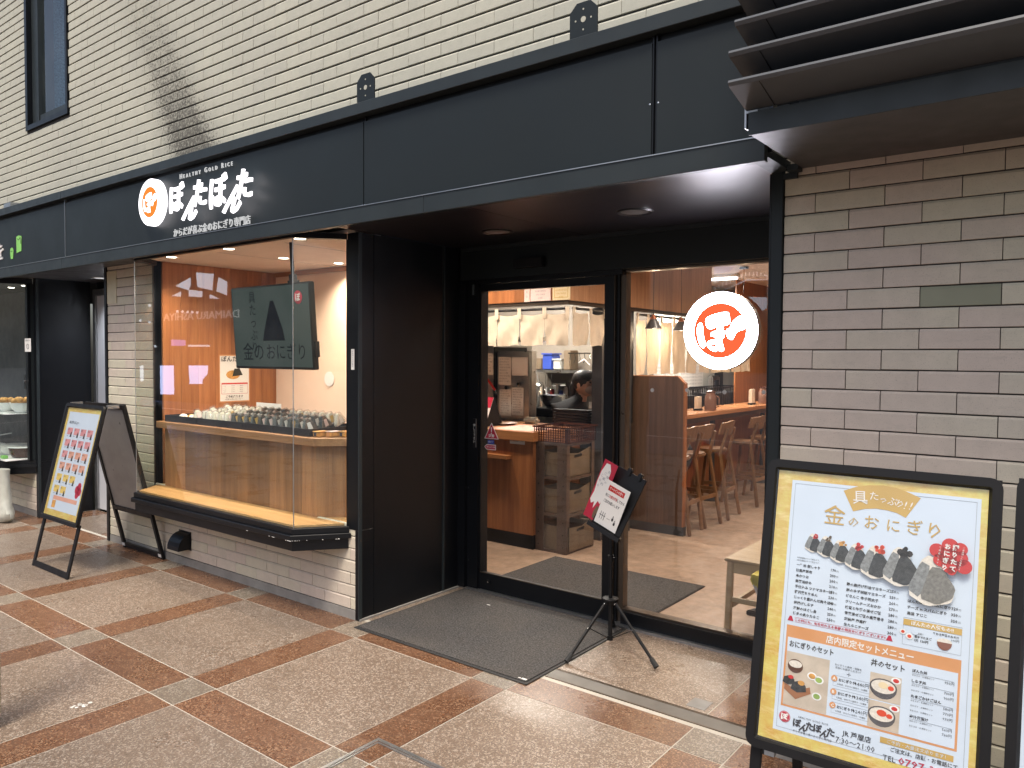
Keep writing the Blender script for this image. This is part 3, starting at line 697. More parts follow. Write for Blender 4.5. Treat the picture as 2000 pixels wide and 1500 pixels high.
# bay interior
rmi = thing('bay_room', 'lit display room behind the bay window with cream ceiling and wood side wall', 'room', (-1.2, .6, .57))
box(-2.55, -.1, .0, 1.16, 2.34, 2.36).build('ceiling', 'ceil', rmi)
MB().prism([(BX0 + .02, by + .03, 2.3345), (BX1 - .02, by + .03, 2.3345), (BX1 + .14, -.001, 2.3345), (BX0 - .14, -.001, 2.3345)], (0, 0, .01)).build('ceiling', 'ceil', rmi)
for x in (-1.55, -.75): box(x, x + .004, .001, 1.1, 2.3385, 2.3398).build('ceiling_joint', 'inkgrey', rmi)
for i in range(7):
    a = .06 + i * .15; box(-2.46, -2.40, a + .001, a + .149, .578, 2.338).build('plank', 'teak', rmi)
MB().box(-2.42, -.1, 1.11, 1.15, .4, 2.338).build('back_wall', 'pinkw', rmi)
box(-2.399, -.1, 1.095, 1.109, 2.30, 2.338).build('cornice', 'teakx', rmi)
box(-.125, -.1, .121, 1.1, .4, 2.338).build('side_wall', 'pinkw', rmi)
box(-2.47, -2.42, .02, .06, .56, 2.338).build('side_jamb', 'black', rmi)
for k, (px_, py_) in enumerate(((335, 502), (447, 486), (586, 466), (554, 504), (661, 514))):
    p = az(px_, py_, 2.334 if k < 3 else 2.34)
    d = thing('ceiling_light', ('lit round downlight near the front glass, leftmost of the bay', 'lit round downlight near the front glass, middle of the bay', 'lit round downlight in the bay ceiling beside the black pier', 'lit downlight above the hanging screen, deeper in the bay', 'lit downlight near the cream back wall of the bay')[k], 'downlight', p, 'downlights in the bay ceiling')
    MB().lathe([(.036, -.001), (.045, -.004), (.048, -.0005)], p, 20).build('ring', 'white', d, smooth=True)
    MB().lathe([(.0001, -.0015), (.0355, -.0012)], p, 18).build('lens', 'lamp', d)
    l = bpy.data.lights.new('bay_light', 'SPOT'); l.energy = 48; l.spot_size = R(140); l.spot_blend = .8; l.shadow_soft_size = .035; l.color = (1, .82, .68)
    lo = bpy.data.objects.new('bay_light', l); COL.objects.link(lo); lo.parent = d; lo.location = (0, 0, -.012)
# counter in the bay
ct = thing('display_counter', 'oak plank display counter inside the bay window', 'counter', (-1.3, .1, .58))
def cprism(o, z0, z1, x0=-2.27): return [(x0 - o, -.0 - o, z0), (-.40 + o * .5, -.0 - o, z0), (-.14, .22 - o, z0), (-.14, .60, z0), (x0 - o, .60, z0)], (0, 0, z1 - z0)
MB().prism(*cprism(.045, 1.035, 1.085)).build('counter_top', 'oakx', ct, bevel=.002)
xs_ = [-2.27, -2.10, -1.97, -1.83, -1.63, -1.48, -1.28, -1.12, -.90, -.72, -.55, -.40]
for a, b in zip(xs_, xs_[1:]): box(a + .0008, b - .0008, 0, .03, .579, 1.0345).build('plank', 'oak', ct)
a, b = Vector((-.40, 0, .579)), Vector((-.142, .22, .579)); n = Vector((-.05, .03, 0)) * .5
for t0, t1 in ((0, .30), (.302, .72), (.722, 1)):
    p, q = a.lerp(b, t0), a.lerp(b, t1); MB().prism([p, q, q + Vector((-.02, .024, 0)), p + Vector((-.02, .024, 0))], (0, 0, .4555)).build('plank', 'oak', ct)
MB().box(-2.27, -.42, .031, .05, .579, 1.034).build('core', 'black', ct)
box(-2.269, -2.24, .0305, .6, .579, 1.034).build('plank', 'oak', ct)
ta = MB
TX = [(-2.25, -1.80), (-1.795, -1.20), (-1.195, -.86), (-.855, -.46)]
for k, (a, b) in enumerate(TX):
    t = thing('display_tray', ('leftmost', 'longest', 'third from the left', 'rightmost')[k] + ' black tray of wrapped rice balls on the bay counter', 'tray', (a, .0, 1.087), 'black trays on the bay counter')
    MB().box(a, b, .0, .42, 1.0865, 1.092).build('base', 'plast', t)
    for q in ((a, b, -.008, .0, 1.0865, 1.135), (a, b, .42, .428, 1.0865, 1.135), (a, a + .006, .0005, .4195, 1.0922, 1.135), (b - .006, b, .0005, .4195, 1.0922, 1.135)): box(*q).build('rim', 'plast', t)
def riceball_mb(dark):
    m = MB(); s = .052
    P = [(-s, 0), (s, 0), (s * .92, .012), (.010, .078), (-.010, .078), (-s * .92, .012)]
    return P
def riceball(x, y, z, lab, dark, tilt):
    t = thing('rice_ball', lab, 'rice ball', (x, y, z), 'wrapped rice balls on the bay counter')
    t.rotation_euler = (R(-8), tilt, R(random.uniform(-12, 12)) + R(90)); s = .050
    OFF[t.name] = Vector((0, 0, 0))
    def tri(k, d0, d1):
        return [(-s * k, d0, .002), (s * k, d0, .002), (s * k * 1.02, d0, .014), (.011 * k, d0, .082 * k), (-.011 * k, d0, .082 * k), (-s * k * 1.02, d0, .014)], (0, d1 - d0, 0)
    MB().prism(*tri(.95, -.015, .015)).build('rice', 'rice', t, bevel=.004)
    if dark: MB().prism(*tri(1.0, -.0165, .0165)).build('nori', 'nori', t, bevel=.002)
    MB().prism([(-.017, -.0195, .012), (.017, -.0195, .012), (.012, -.0185, .06), (-.012, -.0185, .06)], (0, .002, 0)).build('label_sticker', random.choice(['paper', 'gold', 'paperp', 'paper']), t)
    MB().prism(*tri(1.09, -.0185, .0185)).build('film_wrap', FILM, t)
    return t
FILM = glass('clear rice ball film', (.90, .90, .88), .25)
descr = {0: 'pale rice ball in clear film', 1: 'dark seaweed rice ball in clear film'}
n = 0; ord_ = ('first', 'second', 'third', 'fourth', 'fifth', 'sixth', 'seventh', 'eighth', 'ninth', 'tenth', 'eleventh', 'twelfth', 'thirteenth', 'fourteenth', 'fifteenth', 'sixteenth', 'seventeenth', 'eighteenth')
for row in range(3):
    for k, x in enumerate([-1.90 + .083 * j for j in range(18)]):
        if any(abs(x - q) < .03 for q in (-1.7975, -1.1975, -.8575)): x += .035
        if x > -.52: continue
        dark = 0 if (x < -1.45 or (row == 2 and x > -1.1)) else 1
        rn = ('front row', 'middle row', 'back row')[row]
        riceball(x, .085 + row * .125, 1.108 + row * .014, '%s, %s from left in tray %s' % (descr[dark], ord_[n], rn), dark, R(-18)); n = k + 1
    n = 0
# snacks: fried pieces at the left tray, packed snacks at right end
for k, x in enumerate((-2.17, -2.10, -2.03, -1.97)):
    o = MB().ball((x, .10 + .03 * (k % 2), 1.118), .032, 8, (1.1, 1, .75)).build('fried_snack', 'bread' if k % 2 else 'rice', None, smooth=True)
    tag(o, ('pale', 'golden', 'pale', 'golden')[k] + ' wrapped snack, %s from the left end of the tray' % ord_[k], 'snack', 'snacks at the left tray end')
for k in range(4):
    x = -.425 + k * .062; y = .03 + k * .052
    t = thing('snack_pack', 'yellow orange packed snack, %s from the left by the black pier' % ord_[k], 'snack', (x, y, 1.087), 'packed snacks at the right counter end')
    box(x - .028, x + .028, y - .02, y + .06, 1.0865, 1.118).build('tub', 'bread', t, bevel=.006); box(x - .029, x + .029, y - .021, y + .061, 1.1185, 1.122).build('lid', 'paperp' if k % 2 else 'bread', t)
    box(x - .012, x + .012, y - .0225, y - .0205, 1.092, 1.115).build('label', 'ink' if k in (0, 2) else 'orange', t)
# price card behind trays
tag(box(-1.72, -1.40, .45, .453, 1.16, 1.235).build('price_card', 'paper'), 'long white price card standing behind the trays', 'card')
# wood shelf behind trays already in counter; poster on wood wall
ps = thing('menu_poster', 'orange bordered bento poster on the wood wall in the bay', 'poster', (-2.395, .69, 1.4))
y0, y1, z0, z1 = .545, .835, 1.20, 1.605
Lx = -2.3985
def lay(a, b, c_, d, k): return box(Lx + k * .0012, Lx + k * .0012 + .0008, a, b, c_, d)
lay(y0, y1, z0, z1, 0).build('border', 'orange', ps); lay(y0 + .008, y1 - .008, z0 + .01, z1 - .01, 1).build('sheet', 'paper', ps)
lay(y0 + .02, y1 - .02, z0 + .07, z0 + .165, 2).build('table_frame', 'red', ps); lay(y0 + .023, y1 - .023, z0 + .073, z0 + .152, 3).build('table_field', 'paper', ps)
tx = MB().text('ぼんたの', (Lx + .004, y0 + .02, z1 - .055), u=(0, 1, 0), size=.052, bold=.0012)
tx.text('お弁当', (Lx + .004, y0 + .19, z1 - .055), u=(0, 1, 0), size=.032)
tx.text('ご予約承ります', (Lx + .004, y0 + .06, z0 + .038), u=(0, 1, 0), size=.024, bold=.0005)
tx.text('お気軽にお申し付けください', (Lx + .004, y0 + .05, z0 + .020), u=(0, 1, 0), size=.013)
for i in range(4):
    for j in range(3): tx.text(('しゃけ', 'おかか', '明太子')[j], (Lx + .0050, y0 + .032 + .08 * j, z0 + .135 - i * .017), u=(0, 1, 0), size=.011)
tx.build('lettering', 'ink', ps)
fd = MB().lathe([(.0001, .002), (.05, .002), (.055, 0)], (0, 0, 0), 18)
fd.v = [(Lx + .003 + v[2], y0 + .13 + v[0] * 1.2, z0 + .235 + v[1] * .7) for v in fd.v]; fd.build('food_picture', 'bread', ps)
MB().prism([(Lx + .0052, y0 + .12, z0 + .22), (Lx + .0052, y0 + .22, z0 + .23), (Lx + .0052, y0 + .19, z0 + .29), (Lx + .0052, y0 + .14, z0 + .285)], (.0006, 0, 0)).build('food_picture', 'nori', ps)
# hanging screen
tv = thing('hanging_screen', 'wide flat screen hung on a pole showing a rice ball advertisement', 'screen', (-.893, .02, 1.79))
tv.rotation_euler = (R(4.0), 0, R(-1.2)); OFF[tv.name] = Vector((0, 0, 0))
W2, H2 = .450, .280
box(-W2, W2, -.012, .028, -H2, H2).build('body', 'plast', tv, bevel=.004)
box(-W2 + .012, W2 - .012, -.0145, -.0125, -H2 + .016, H2 - .012).build('display', 'screen', tv)
tt = MB()
for i, ch in enumerate('具たっぷり'): tt.text(ch, (-.19, -.0165, .205 - i * .085), size=.085, align='c')
tt.text('金の', (-.215, -.0165, -.165), size=.13, align='c'); tt.text('おにぎり', (.16, -.0165, -.165), size=.115, align='c')
tt.build('display_text', 'screendark', tv)
MB().prism([(-.09, -.0160, -.09), (.16, -.0160, -.09), (.145, -.0160, -.02), (.055, -.0160, .175), (.02, -.0160, .175), (-.07, -.0160, -.03)], (0, .001, 0)).build('display_picture', 'screendark', tv)
MB().lathe([(.0001, .001), (.043, .001), (.043, 0)], (.33, -.0155, .185), 20, 'y').build('display_logo', 'crimson', tv)
MB().text('ぼ', (.33, -.018, .185), size=.055, align='c', bold=.002).build('display_logo_letter', 'paper', tv)
MB().box(-.02 + .18, .02 + .18, .046, .08, -.1, .34).box(.15, .21, .04, .09, .2, .30).build('mount_arm', 'plast', tv)
MB().tube((.18, .063, .34), (.18, .063, .55), .012, 8).build('pole', 'plast', tv)
box(W2 + .0005, W2 + .012, .0, .03, -.20, -.10).build('side_buttons', 'plast', tv)
# LED strip at the right jamb
led = thing('led_strip', 'vertical strip of glowing white LEDs at the right jamb of the bay', 'led strip', (-.14, .1, 1.4))
box(-.199, -.193, .085, .115, 1.08, 1.52).build('channel', 'alu', led)
for i in range(22): box(-.204, -.1995, .094, .106, 1.088 + i * .0195, 1.098 + i * .0195).build('diode', 'ledstrip', led)
p = ax(640, 740, -.5)
tag(MB().lathe([(.0001, .0012), (.062, .0012), (.062, 0)], ay(643, 740, 1.105), 28, 'y').build('wall_sticker', 'paper'), 'round white lettered sticker on the cream back wall', 'sticker')

# ================================================================== NEIGHBOUR DISPLAY CASE
nc = thing('neighbour_showcase', 'angled glass showcase of the neighbouring cafe with black sill', 'showcase', (-5.4, -.1, .57))
A = [(-4.78, -.003), (-4.93, by), (-9.4, by)]
def nprism(o, z0, z1): return [(-4.75 + o, -.003, z0), (-4.93 + o * .5, by - o, z0), (-9.4, by - o, z0), (-9.4, -.003, z0)], (0, 0, z1 - z0)
MB().prism(*nprism(.018, .530, .566)).build('sill_cap', 'black', nc); MB().prism(*nprism(.036, .497, .5295)).build('sill_flange', 'black', nc); MB().prism(*nprism(.010, .430, .4965)).build('sill_base', 'black', nc)
MB().prism([(-4.76, -.003, 2.28), (-4.93, by - .004, 2.28), (-9.4, by - .004, 2.28), (-9.4, -.003, 2.28)], (0, 0, .05)).build('head_frame', 'black', nc)
pane((-9.4, by), (-4.93, by), .567, 2.279, par=nc); pane((-4.927, by + .001), (-4.80, -.05), .567, 2.279, par=nc)
MB().tube((-4.93, by + .003, .567), (-4.93, by + .003, 2.279), .0035, 6).build('silicone_joint', 'alu', nc)
MB().box(-4.795, -4.745, -.055, .10, .56, 2.28).build('jamb', 'black', nc)
MB().box(-4.742, -4.741, -.03, .02, .57, 2.28).build('jamb_edge', 'trim', nc)
MB().tube((-4.795, -.06, 1.335), (-4.795, -.08, 1.335), .014, 10).build('lock_knob', 'chrome', nc)
MB().box(-4.85, -4.80, -.059, -.056, 1.26, 1.40).build('lock_plate', 'plast', nc)
box(-9.4, -4.82, .32, .36, .57, 2.28).build('back_board', 'darkgrey', nc)
box(-5.30, -5.02, .25, .319, .60, 2.25).build('grey_post', mat('olive grey post', (.09, .09, .07), .6), nc)
box(-9.4, -4.8, by + .01, .3195, .5662, .574).build('floor_board', 'white', nc)
MB().box(-9.3, -4.86, by + .03, .28, 1.012, 1.018).build('glass_shelf', 'porcelain', nc)
MB().bar((-6.1, .1, .70), (-5.0, -.12, .82), .01, .01).build('rail_bar', 'alu', nc)
for k, x in enumerate((-5.35, -5.0)):  # fill lamps added so that the dishes show
    t = thing('showcase_fill_light', ('round fill lamp added in the showcase head, left', 'round fill lamp added in the showcase head, right')[k], 'downlight', (x, .02, 2.275), 'fill lamps added to the neighbouring showcase')
    MB().lathe([(.0001, -.002), (.03, -.0015)], (x, .02, 2.278), 14).build('lens', 'lamp', t)
    l = bpy.data.lights.new('showcase_fill_lamp', 'SPOT'); l.energy = 9; l.spot_size = R(100); l.spot_blend = .8; l.shadow_soft_size = .03; l.color = (1, .95, .86)
    lo = bpy.data.objects.new('showcase_fill_lamp', l); COL.objects.link(lo); lo.parent = t; lo.location = (0, 0, -.012)
stk = thing('face_sticker', 'square white sticker with a small smiling face on the showcase glass', 'sticker', ay(54, 674, by - .003))
p = ay(54, 674, by - .003); s_ = .068
box(p.x - s_, p.x + s_, by - .0018, by - .0006, p.z - .06, p.z + .06).build('sheet', 'paper', stk, bevel=.0004)
e = MB().text('店内禁煙です', (p.x, by - .0028, p.z + .042), size=.017, align='c')
e.path([(p.x + .026 * math.cos(t) , by - .0028, p.z - .012 + .022 * math.sin(t)) for t in [i * math.pi / 8 for i in range(17)]], .0016, 4)
e.ball((p.x - .008, by - .003, p.z - .008), .0022, 5).ball((p.x + .008, by - .003, p.z - .008), .0022, 5)
e.path([(p.x - .004, by - .0028, p.z - .017), (p.x, by - .0028, p.z - .019), (p.x + .004, by - .0028, p.z - .017)], .0012, 4)
e.build('drawing', 'ink', stk)
def bowl(x, y, z, r, lab, fill, name='dessert_bowl'):
    t = thing(name, lab, 'bowl', (x, y, z), 'food models in the neighbouring showcase')
    MB().lathe([(.0001, .0), (r * .45, .0), (r * .8, r * .45), (r, r * .85), (r * .94, r * .83), (r * .7, r * .4), (.0001, r * .25)], (x, y, z), 20).build('bowl', 'porcelain', t, smooth=True)
    m = MB()
    for i in range(9):
        a = i * 2.4; rr = r * .62 * math.sqrt(i / 9); m.ball((x + rr * math.cos(a), y + rr * math.sin(a), z + r * (.85 + .12 * ((i * 7) % 3))), r * .28, 6)
    m.build('fruit_topping', fill, t, smooth=True)
    return t
bowl(-5.33, -.05, 1.019, .105, 'white bowl of orange fruit on the upper shelf, leftmost', 'bread')
bowl(-5.02, -.02, 1.019, .115, 'white bowl of orange fruit on the upper shelf beside the green parfait', 'bread')
bowl(-5.18, .14, 1.019, .085, 'smaller bowl of orange fruit behind the two front bowls', 'bread')
t = thing('parfait_glass', 'tall green matcha parfait with a yellow biscuit on the upper shelf', 'parfait', (-4.93, .10, 1.019), 'food models in the neighbouring showcase')
MB().lathe([(.0001, 0), (.045, .004), (.018, .03), (.03, .08), (.06, .20), (.066, .235), (.0001, .235)], (-4.93, .10, 1.019), 18).build('glass', mat('layered parfait', (.35, .42, .22), .15, var=.5, vs=14), t, smooth=True)
m = MB().ball((-4.93, .10, 1.275), .055, 8).ball((-4.965, .08, 1.262), .03, 7).ball((-4.89, .08, 1.262), .03, 7); m.build('ice_cream', 'green', t, smooth=True)
MB().bar((-4.885, .10, 1.28), (-4.855, .10, 1.375), .025, .008).build('biscuit', 'bread', t)
t = thing('berry_glass', 'small dessert glass with a red berry by the parfait', 'dessert', (-4.85, .02, 1.019), 'food models in the neighbouring showcase')
MB().lathe([(.0001, 0), (.03, .002), (.012, .02), (.035, .10), (.0001, .10)], (-4.85, .02, 1.019), 14).build('glass', 'porcelain', t, smooth=True); MB().ball((-4.85, .02, 1.13), .024, 7).build('berry', 'red', t, smooth=True)
t = thing('soup_tureen', 'wide white dish on the floor of the neighbouring showcase', 'dish', (-5.35, 0, .575), 'food models in the neighbouring showcase')
MB().lathe([(.0001, 0), (.10, 0), (.15, .05), (.17, .09), (.19, .095), (.0001, .085)], (-5.32, .02, .575), 24).build('dish', 'porcelain', t, smooth=True)
t = thing('lacquer_bowl', 'dark ribbed lacquer bowl with white rim on the showcase floor', 'bowl', (-4.98, 0, .575), 'food models in the neighbouring showcase')
MB().lathe([(.0001, 0), (.11, 0), (.14, .04), (.15, .10), (.0001, .098)], (-4.99, .0, .575), 24).build('bowl', 'lacquer', t, smooth=True); MB().lathe([(.0001, .112), (.155, .112), (.16, .102), (.15, .100)], (-4.99, .0, .575), 24).build('rim_plate', 'porcelain', t, smooth=True)
t = thing('sweet_cake', 'lime green square sweet in front of the lacquer bowl', 'sweet', (-4.98, -.17, .575), 'food models in the neighbouring showcase')
box(-5.03, -4.96, -.21, -.165, .5745, .605).build('cake', 'lime', t, bevel=.004)

# ================================================================== ENTRANCE
YD = .95
hd_ = thing('entrance_header', 'black header panel above the glass entrance with a sensor box', 'header', (1.2, .94, 2.1))
box(.0005, 2.457, .905, 1.02, 2.122, 2.339).build('panel', 'panel', hd_)
box(.0005, 1.255, .925, 1.02, 2.092, 2.1215).build('track_cover', 'black', hd_)
MB().box(.02, 2.456, .893, .9045, 2.315, 2.339).build('trim', 'trim', hd_)
p0, p1 = ay(1003, 525, .87), ay(1060, 505, .87)
box(p0.x, p1.x, .86, .9045, p0.z + .002, p0.z + .062).build('sensor_box', 'plast', hd_, bevel=.004)
jm = thing('door_jamb', 'black door jamb with a vertical push sign plate', 'door jamb', (.08, .95, 0))
MB().box(.0, .062, .886, 1.02, .013, 2.0915).box(.063, .155, .915, 1.02, .013, 2.0915).build('jamb', 'black', jm)
MB().tube((.112, .914, 2.02), (.112, .914, 2.09), .012, 8).build('cover_pin', 'trim', jm)
for z in (.70, .20): MB().lathe([(.0001, .002), (.006, .001), (.0065, 0)], (.073, .9145, z), 8, 'y').build('screw', 'chrome', jm)
pl = box(.118, .150, .905, .9145, .985, 1.18).build('push_plate', 'plast', jm)
box(.1465, .1505, .9035, .9048, .985, 1.18).build('edge', 'alu', pl)
m = MB()
for i, ch in enumerate('押して下さい'): m.text(ch, (.133, .9035, 1.135 - i * .022), size=.021, align='c')
m.build('lettering', 'paper', pl)

sd = thing('sliding_door', 'black framed glass sliding door with red caution stickers', 'door', (.65, .95, 0))
MB().box(.14, .168, .93, .972, .012, 2.09).build('stile', 'black', sd); MB().box(1.137, 1.200, .925, .985, .012, 2.09).build('stile', 'black', sd)
box(.1685, 1.1365, .932, .970, .014, .128).build('bottom_rail', 'black', sd); box(.1685, 1.1365, .932, .970, 2.042, 2.089).build('top_rail', 'black', sd)
box(.1686, 1.1365, .952, .956, .129, 2.041).build('pane', 'glassd', sd)
MB().box(.169, 1.1365, .928, .9315, .1285, .1345).build('bead', 'bronze', sd)
MB().tube((.245, .932, .075), (.245, .922, .075), .016, 14).build('lock', 'plast', sd); MB().tube((.245, .9215, .075), (.245, .9195, .075), .006, 8).build('keyhole', 'chrome', sd)
MB().lathe([(.0001, 0), (.02, 0)], (0, 0, 0), 4)
# stickers on the glass
cs = thing('caution_sticker', 'red triangular caution sticker with exclamation mark and arrow label on the door glass', 'sticker', (.25, .945, 1.08))
yy = .9505
def tri(cx, cz, s, y): return [(cx - s, y, cz - s * .62), (cx + s, y, cz - s * .62), (cx, y, cz + s * 1.15)]
MB().prism(tri(.247, 1.085, .062, yy - .0006), (0, .0005, 0)).build('border', 'paper', cs); MB().prism(tri(.247, 1.084, .055, yy - .0013), (0, .0005, 0)).build('triangle', 'crimson', cs)
MB().text('！', (.247, yy - .002, 1.10), size=.062, align='c', bold=.0012).text('注意', (.247, yy - .002, 1.066), size=.026, align='c', bold=.0008).build('symbol', 'paper', cs)
box(.215, .27, yy - .0013, yy - .0006, 1.012, 1.038).build('blue_label', 'bluep', cs)
MB().text('自動ドア', (.242, yy - .002, 1.026), size=.012, align='c').build('lettering', 'paper', cs)
MB().prism([(.185, yy - .0006, .990), (.205, yy - .0006, .972), (.285, yy - .0006, .972), (.285, yy - .0006, 1.008), (.205, yy - .0006, 1.008)], (0, .0004, 0)).build('border', 'paper', cs)
MB().prism([(.190, yy - .0013, .990), (.207, yy - .0013, .976), (.281, yy - .0013, .976), (.281, yy - .0013, 1.004), (.207, yy - .0013, 1.004)], (0, .0004, 0)).build('arrow', 'crimson', cs)
MB().text('駆け込み注意', (.243, yy - .002, .991), size=.0125, align='c').build('lettering', 'paper', cs)

fw = thing('fixed_window', 'tall fixed glass window right of the sliding door in black frame', 'window', (1.8, .97, 0))
MB().box(1.202, 1.225, .95, 1.02, .0, 2.12).build('mullion', 'black', fw); box(1.2255, 1.262, .965, 1.02, .0, 2.12).build('mullion', 'bronze', fw); box(1.2, 1.206, .93, .949, .012, 2.09).build('mullion_edge', 'bronze', fw)
box(1.2625, 2.457, .935, 1.02, .0, .086).build('bottom_rail', 'black', fw); box(1.2625, 2.457, .955, 1.02, .0865, .098).build('bead', 'bronze', fw)
box(1.2625, 2.457, .955, 1.02, 2.108, 2.1205).build('top_bead', 'bronze', fw)
box(1.2626, 2.45, .975, .981, .0985, 2.1075).build('pane', 'glassd', fw)
for k, (px_, py_) in enumerate(((1274, 762), (1342, 762), (1415, 766), (1492, 766))):
    q = ay(px_, py_, .9742)
    tag(MB().lathe([(.0001, .0008), (.0115, .0008), (.0117, 0)], q, 18, 'y').build('dot_sticker', 'paper'), ('white round dot sticker on the glass before the walnut partition', 'white round dot sticker at the edge of the walnut partition', 'white round dot sticker in front of the black basket', 'white round dot sticker nearest the entrance post')[k], 'sticker', 'white dots on the window glass')
# round lit sign
rs = thing('round_sign', 'round glowing sign with a white kana on an orange red disc at the glass', 'sign', (1.868, .93, 1.75))
c = Vector((1.868, .930, 1.750))
MB().lathe([(.0001, -.0), (.207, -.0), (.2105, .002), (.2105, .040), (.0001, .040)], (0, 0, 0), 56)
d = MB().lathe([(.0001, .020), (.209, .020), (.209, .017)], c, 56, 'y').build('face', 'roundwhite', rs)
MB().lathe([(.2092, .0195), (.2115, .018), (.2115, -.022), (.0001, -.022)], c, 56, 'y').build('rim', 'alu', rs)
MB().lathe([(.0001, .0215), (.148, .0215), (.148, .0202)], c, 48, 'y').build('field', 'signred', rs)
bo_glyph(c.x, c.y - .0225, c.z, .148, 'letter', rs, 'roundwhite')
m = MB(); ring = 'からだが喜ぶ金のおにぎり専門店・ぼんたぼんた・'
for i, ch in enumerate(ring):
    a = R(225) - i * 2 * math.pi / len(ring)
    V, Fc = text_geo(ch, .020, 0, 0)
    u = Vector((math.sin(a), 0, -math.cos(a))); v = Vector((math.cos(a), 0, math.sin(a)))
    m.text(ch, Vector((c.x + .178 * math.cos(a), c.y - .0206, c.z + .178 * math.sin(a))), u=u, v=v, size=.020, align='c')
m.build('ring_lettering', emit('grey lit film', (.75, .78, .82), 1.5), rs)
MB().tube((c.x - .15, .953, c.z + .1), (c.x - .15, .974, c.z + .1), .008, 8).build('spacer', 'alu', rs)
MB().tube((c.x + .15, .953, c.z + .1), (c.x + .15, .974, c.z + .1), .008, 8).build('spacer', 'alu', rs)

# mats
mt = thing('entrance_mat', 'large grey carpet mat with black rubber border before the door', 'mat', (.69, .4, 0))
box(.060, 1.330, -.092, .892, .0012, .006).build('rubber_border', 'rubber', mt, bevel=.002)
box(.078, 1.312, -.074, .874, .0062, .0105).build('carpet', 'carpet', mt)
MB().box(1.275, 1.305, -.064, -.050, .0107, .0112).box(1.255, 1.270, -.062, -.054, .0107, .0112).build('maker_tag', 'paper', mt)
tag(MB().box(.42, .445, .70, .706, .0112, .0135).build('paper_scrap', 'paper'), 'tiny white scrap of paper lying on the entrance mat', 'paper scrap')
m2 = thing('inner_mat', 'grey brown carpet mat on the shop floor behind the door', 'mat', (.7, 1.6, 0))
box(.072, 1.345, 1.10, 1.975, .004, .010).build('rubber_border', 'rubber', m2, bevel=.001); box(.080, 1.337, 1.108, 1.967, .0102, .013).build('carpet', 'carpet', m2)
tm_ = box(.013, 2.45, .9, 1.02, -.002, .0118).build('threshold', 'alu'); tag(tm_, 'worn metal threshold track under the glass entrance', 'threshold')

# ================================================================== SHOP INTERIOR SHELL
S('shop_floor', box(-4.5, 4.2, .9605, 9.0, -.05, .0035), 'vinyl')
S('shop_ceiling', box(-4.5, 4.2, 1.021, 9.0, 2.62, 2.66), 'ceil')
S('sky_block_roof', box(-14, 6.2, .26, 9.2, 5.9, 6.0), 'darkgrey')  # unseen slab added to keep sky light out of the rooms
S('sky_block_roof', box(-14, 6.2, .96, 9.2, 2.70, 2.75), 'darkgrey')  # second unseen slab, also added against sky light
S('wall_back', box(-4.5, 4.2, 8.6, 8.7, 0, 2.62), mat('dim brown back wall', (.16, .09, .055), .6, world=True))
S('wall_right', box(4.1, 4.2, 1.02, 8.6, 0, 2.62), 'pinkw')
S('wall_left', box(-4.5, -4.4, 1.17, 8.6, 0, 2.62), 'steel')
S('wall_front', MB().box(-4.68, -2.48, .605, 1.16, 0, 2.6).box(2.508, 4.2, .26, 1.02, 0, 2.62).box(-4.5, -.1, 1.16, 1.2, 0, 2.62).box(-.09, -.0905, .26, 1.2, 0, 2.62).box(-.089, .0, .95, 1.2, 0, 2.62).box(0, 2.457, .94, 1.02, 2.341, 2.62), 'darkgrey')

# kitchen block ------------------------------------------------------
kb = thing('upper_cabinet', 'teak clad upper box above the kitchen counter', 'cabinet', (-1, 2.2, 2.3))
xs_ = [-3.2, -2.6, -2.0, -1.5, -1.2, -.99, -.78, -.603, -.475, -.34, -.15, .075]
for a, b in zip(xs_, xs_[1:]): box(a + .0006, b - .0006, 2.13, 2.15, 2.063, 2.619).build('plank', 'walnutl' if a < -1 else 'teak', kb)
ysd = [2.1505, 2.276, 2.42, 2.56, 2.72, 2.93, 3.167, 3.37, 3.574, 3.80, 4.0, 4.22, 4.45, 4.70, 4.947]
for a, b in zip(ysd, ysd[1:]): box(.056, .075, a + .0006, b - .0006, 2.063, 2.619).build('plank', 'walnutl', kb)
MB().box(-3.2, .0555, 2.1505, 2.19, 2.052, 2.619).box(.03, .0555, 2.1905, 4.94, 2.052, 2.619).build('core', 'darkgrey', kb)
MB().box(-3.2, .076, 2.127, 2.19, 2.030, 2.0515).box(.03, .078, 2.1905, 4.947, 2.030, 2.0515).build('bottom_rail', 'bronze', kb)
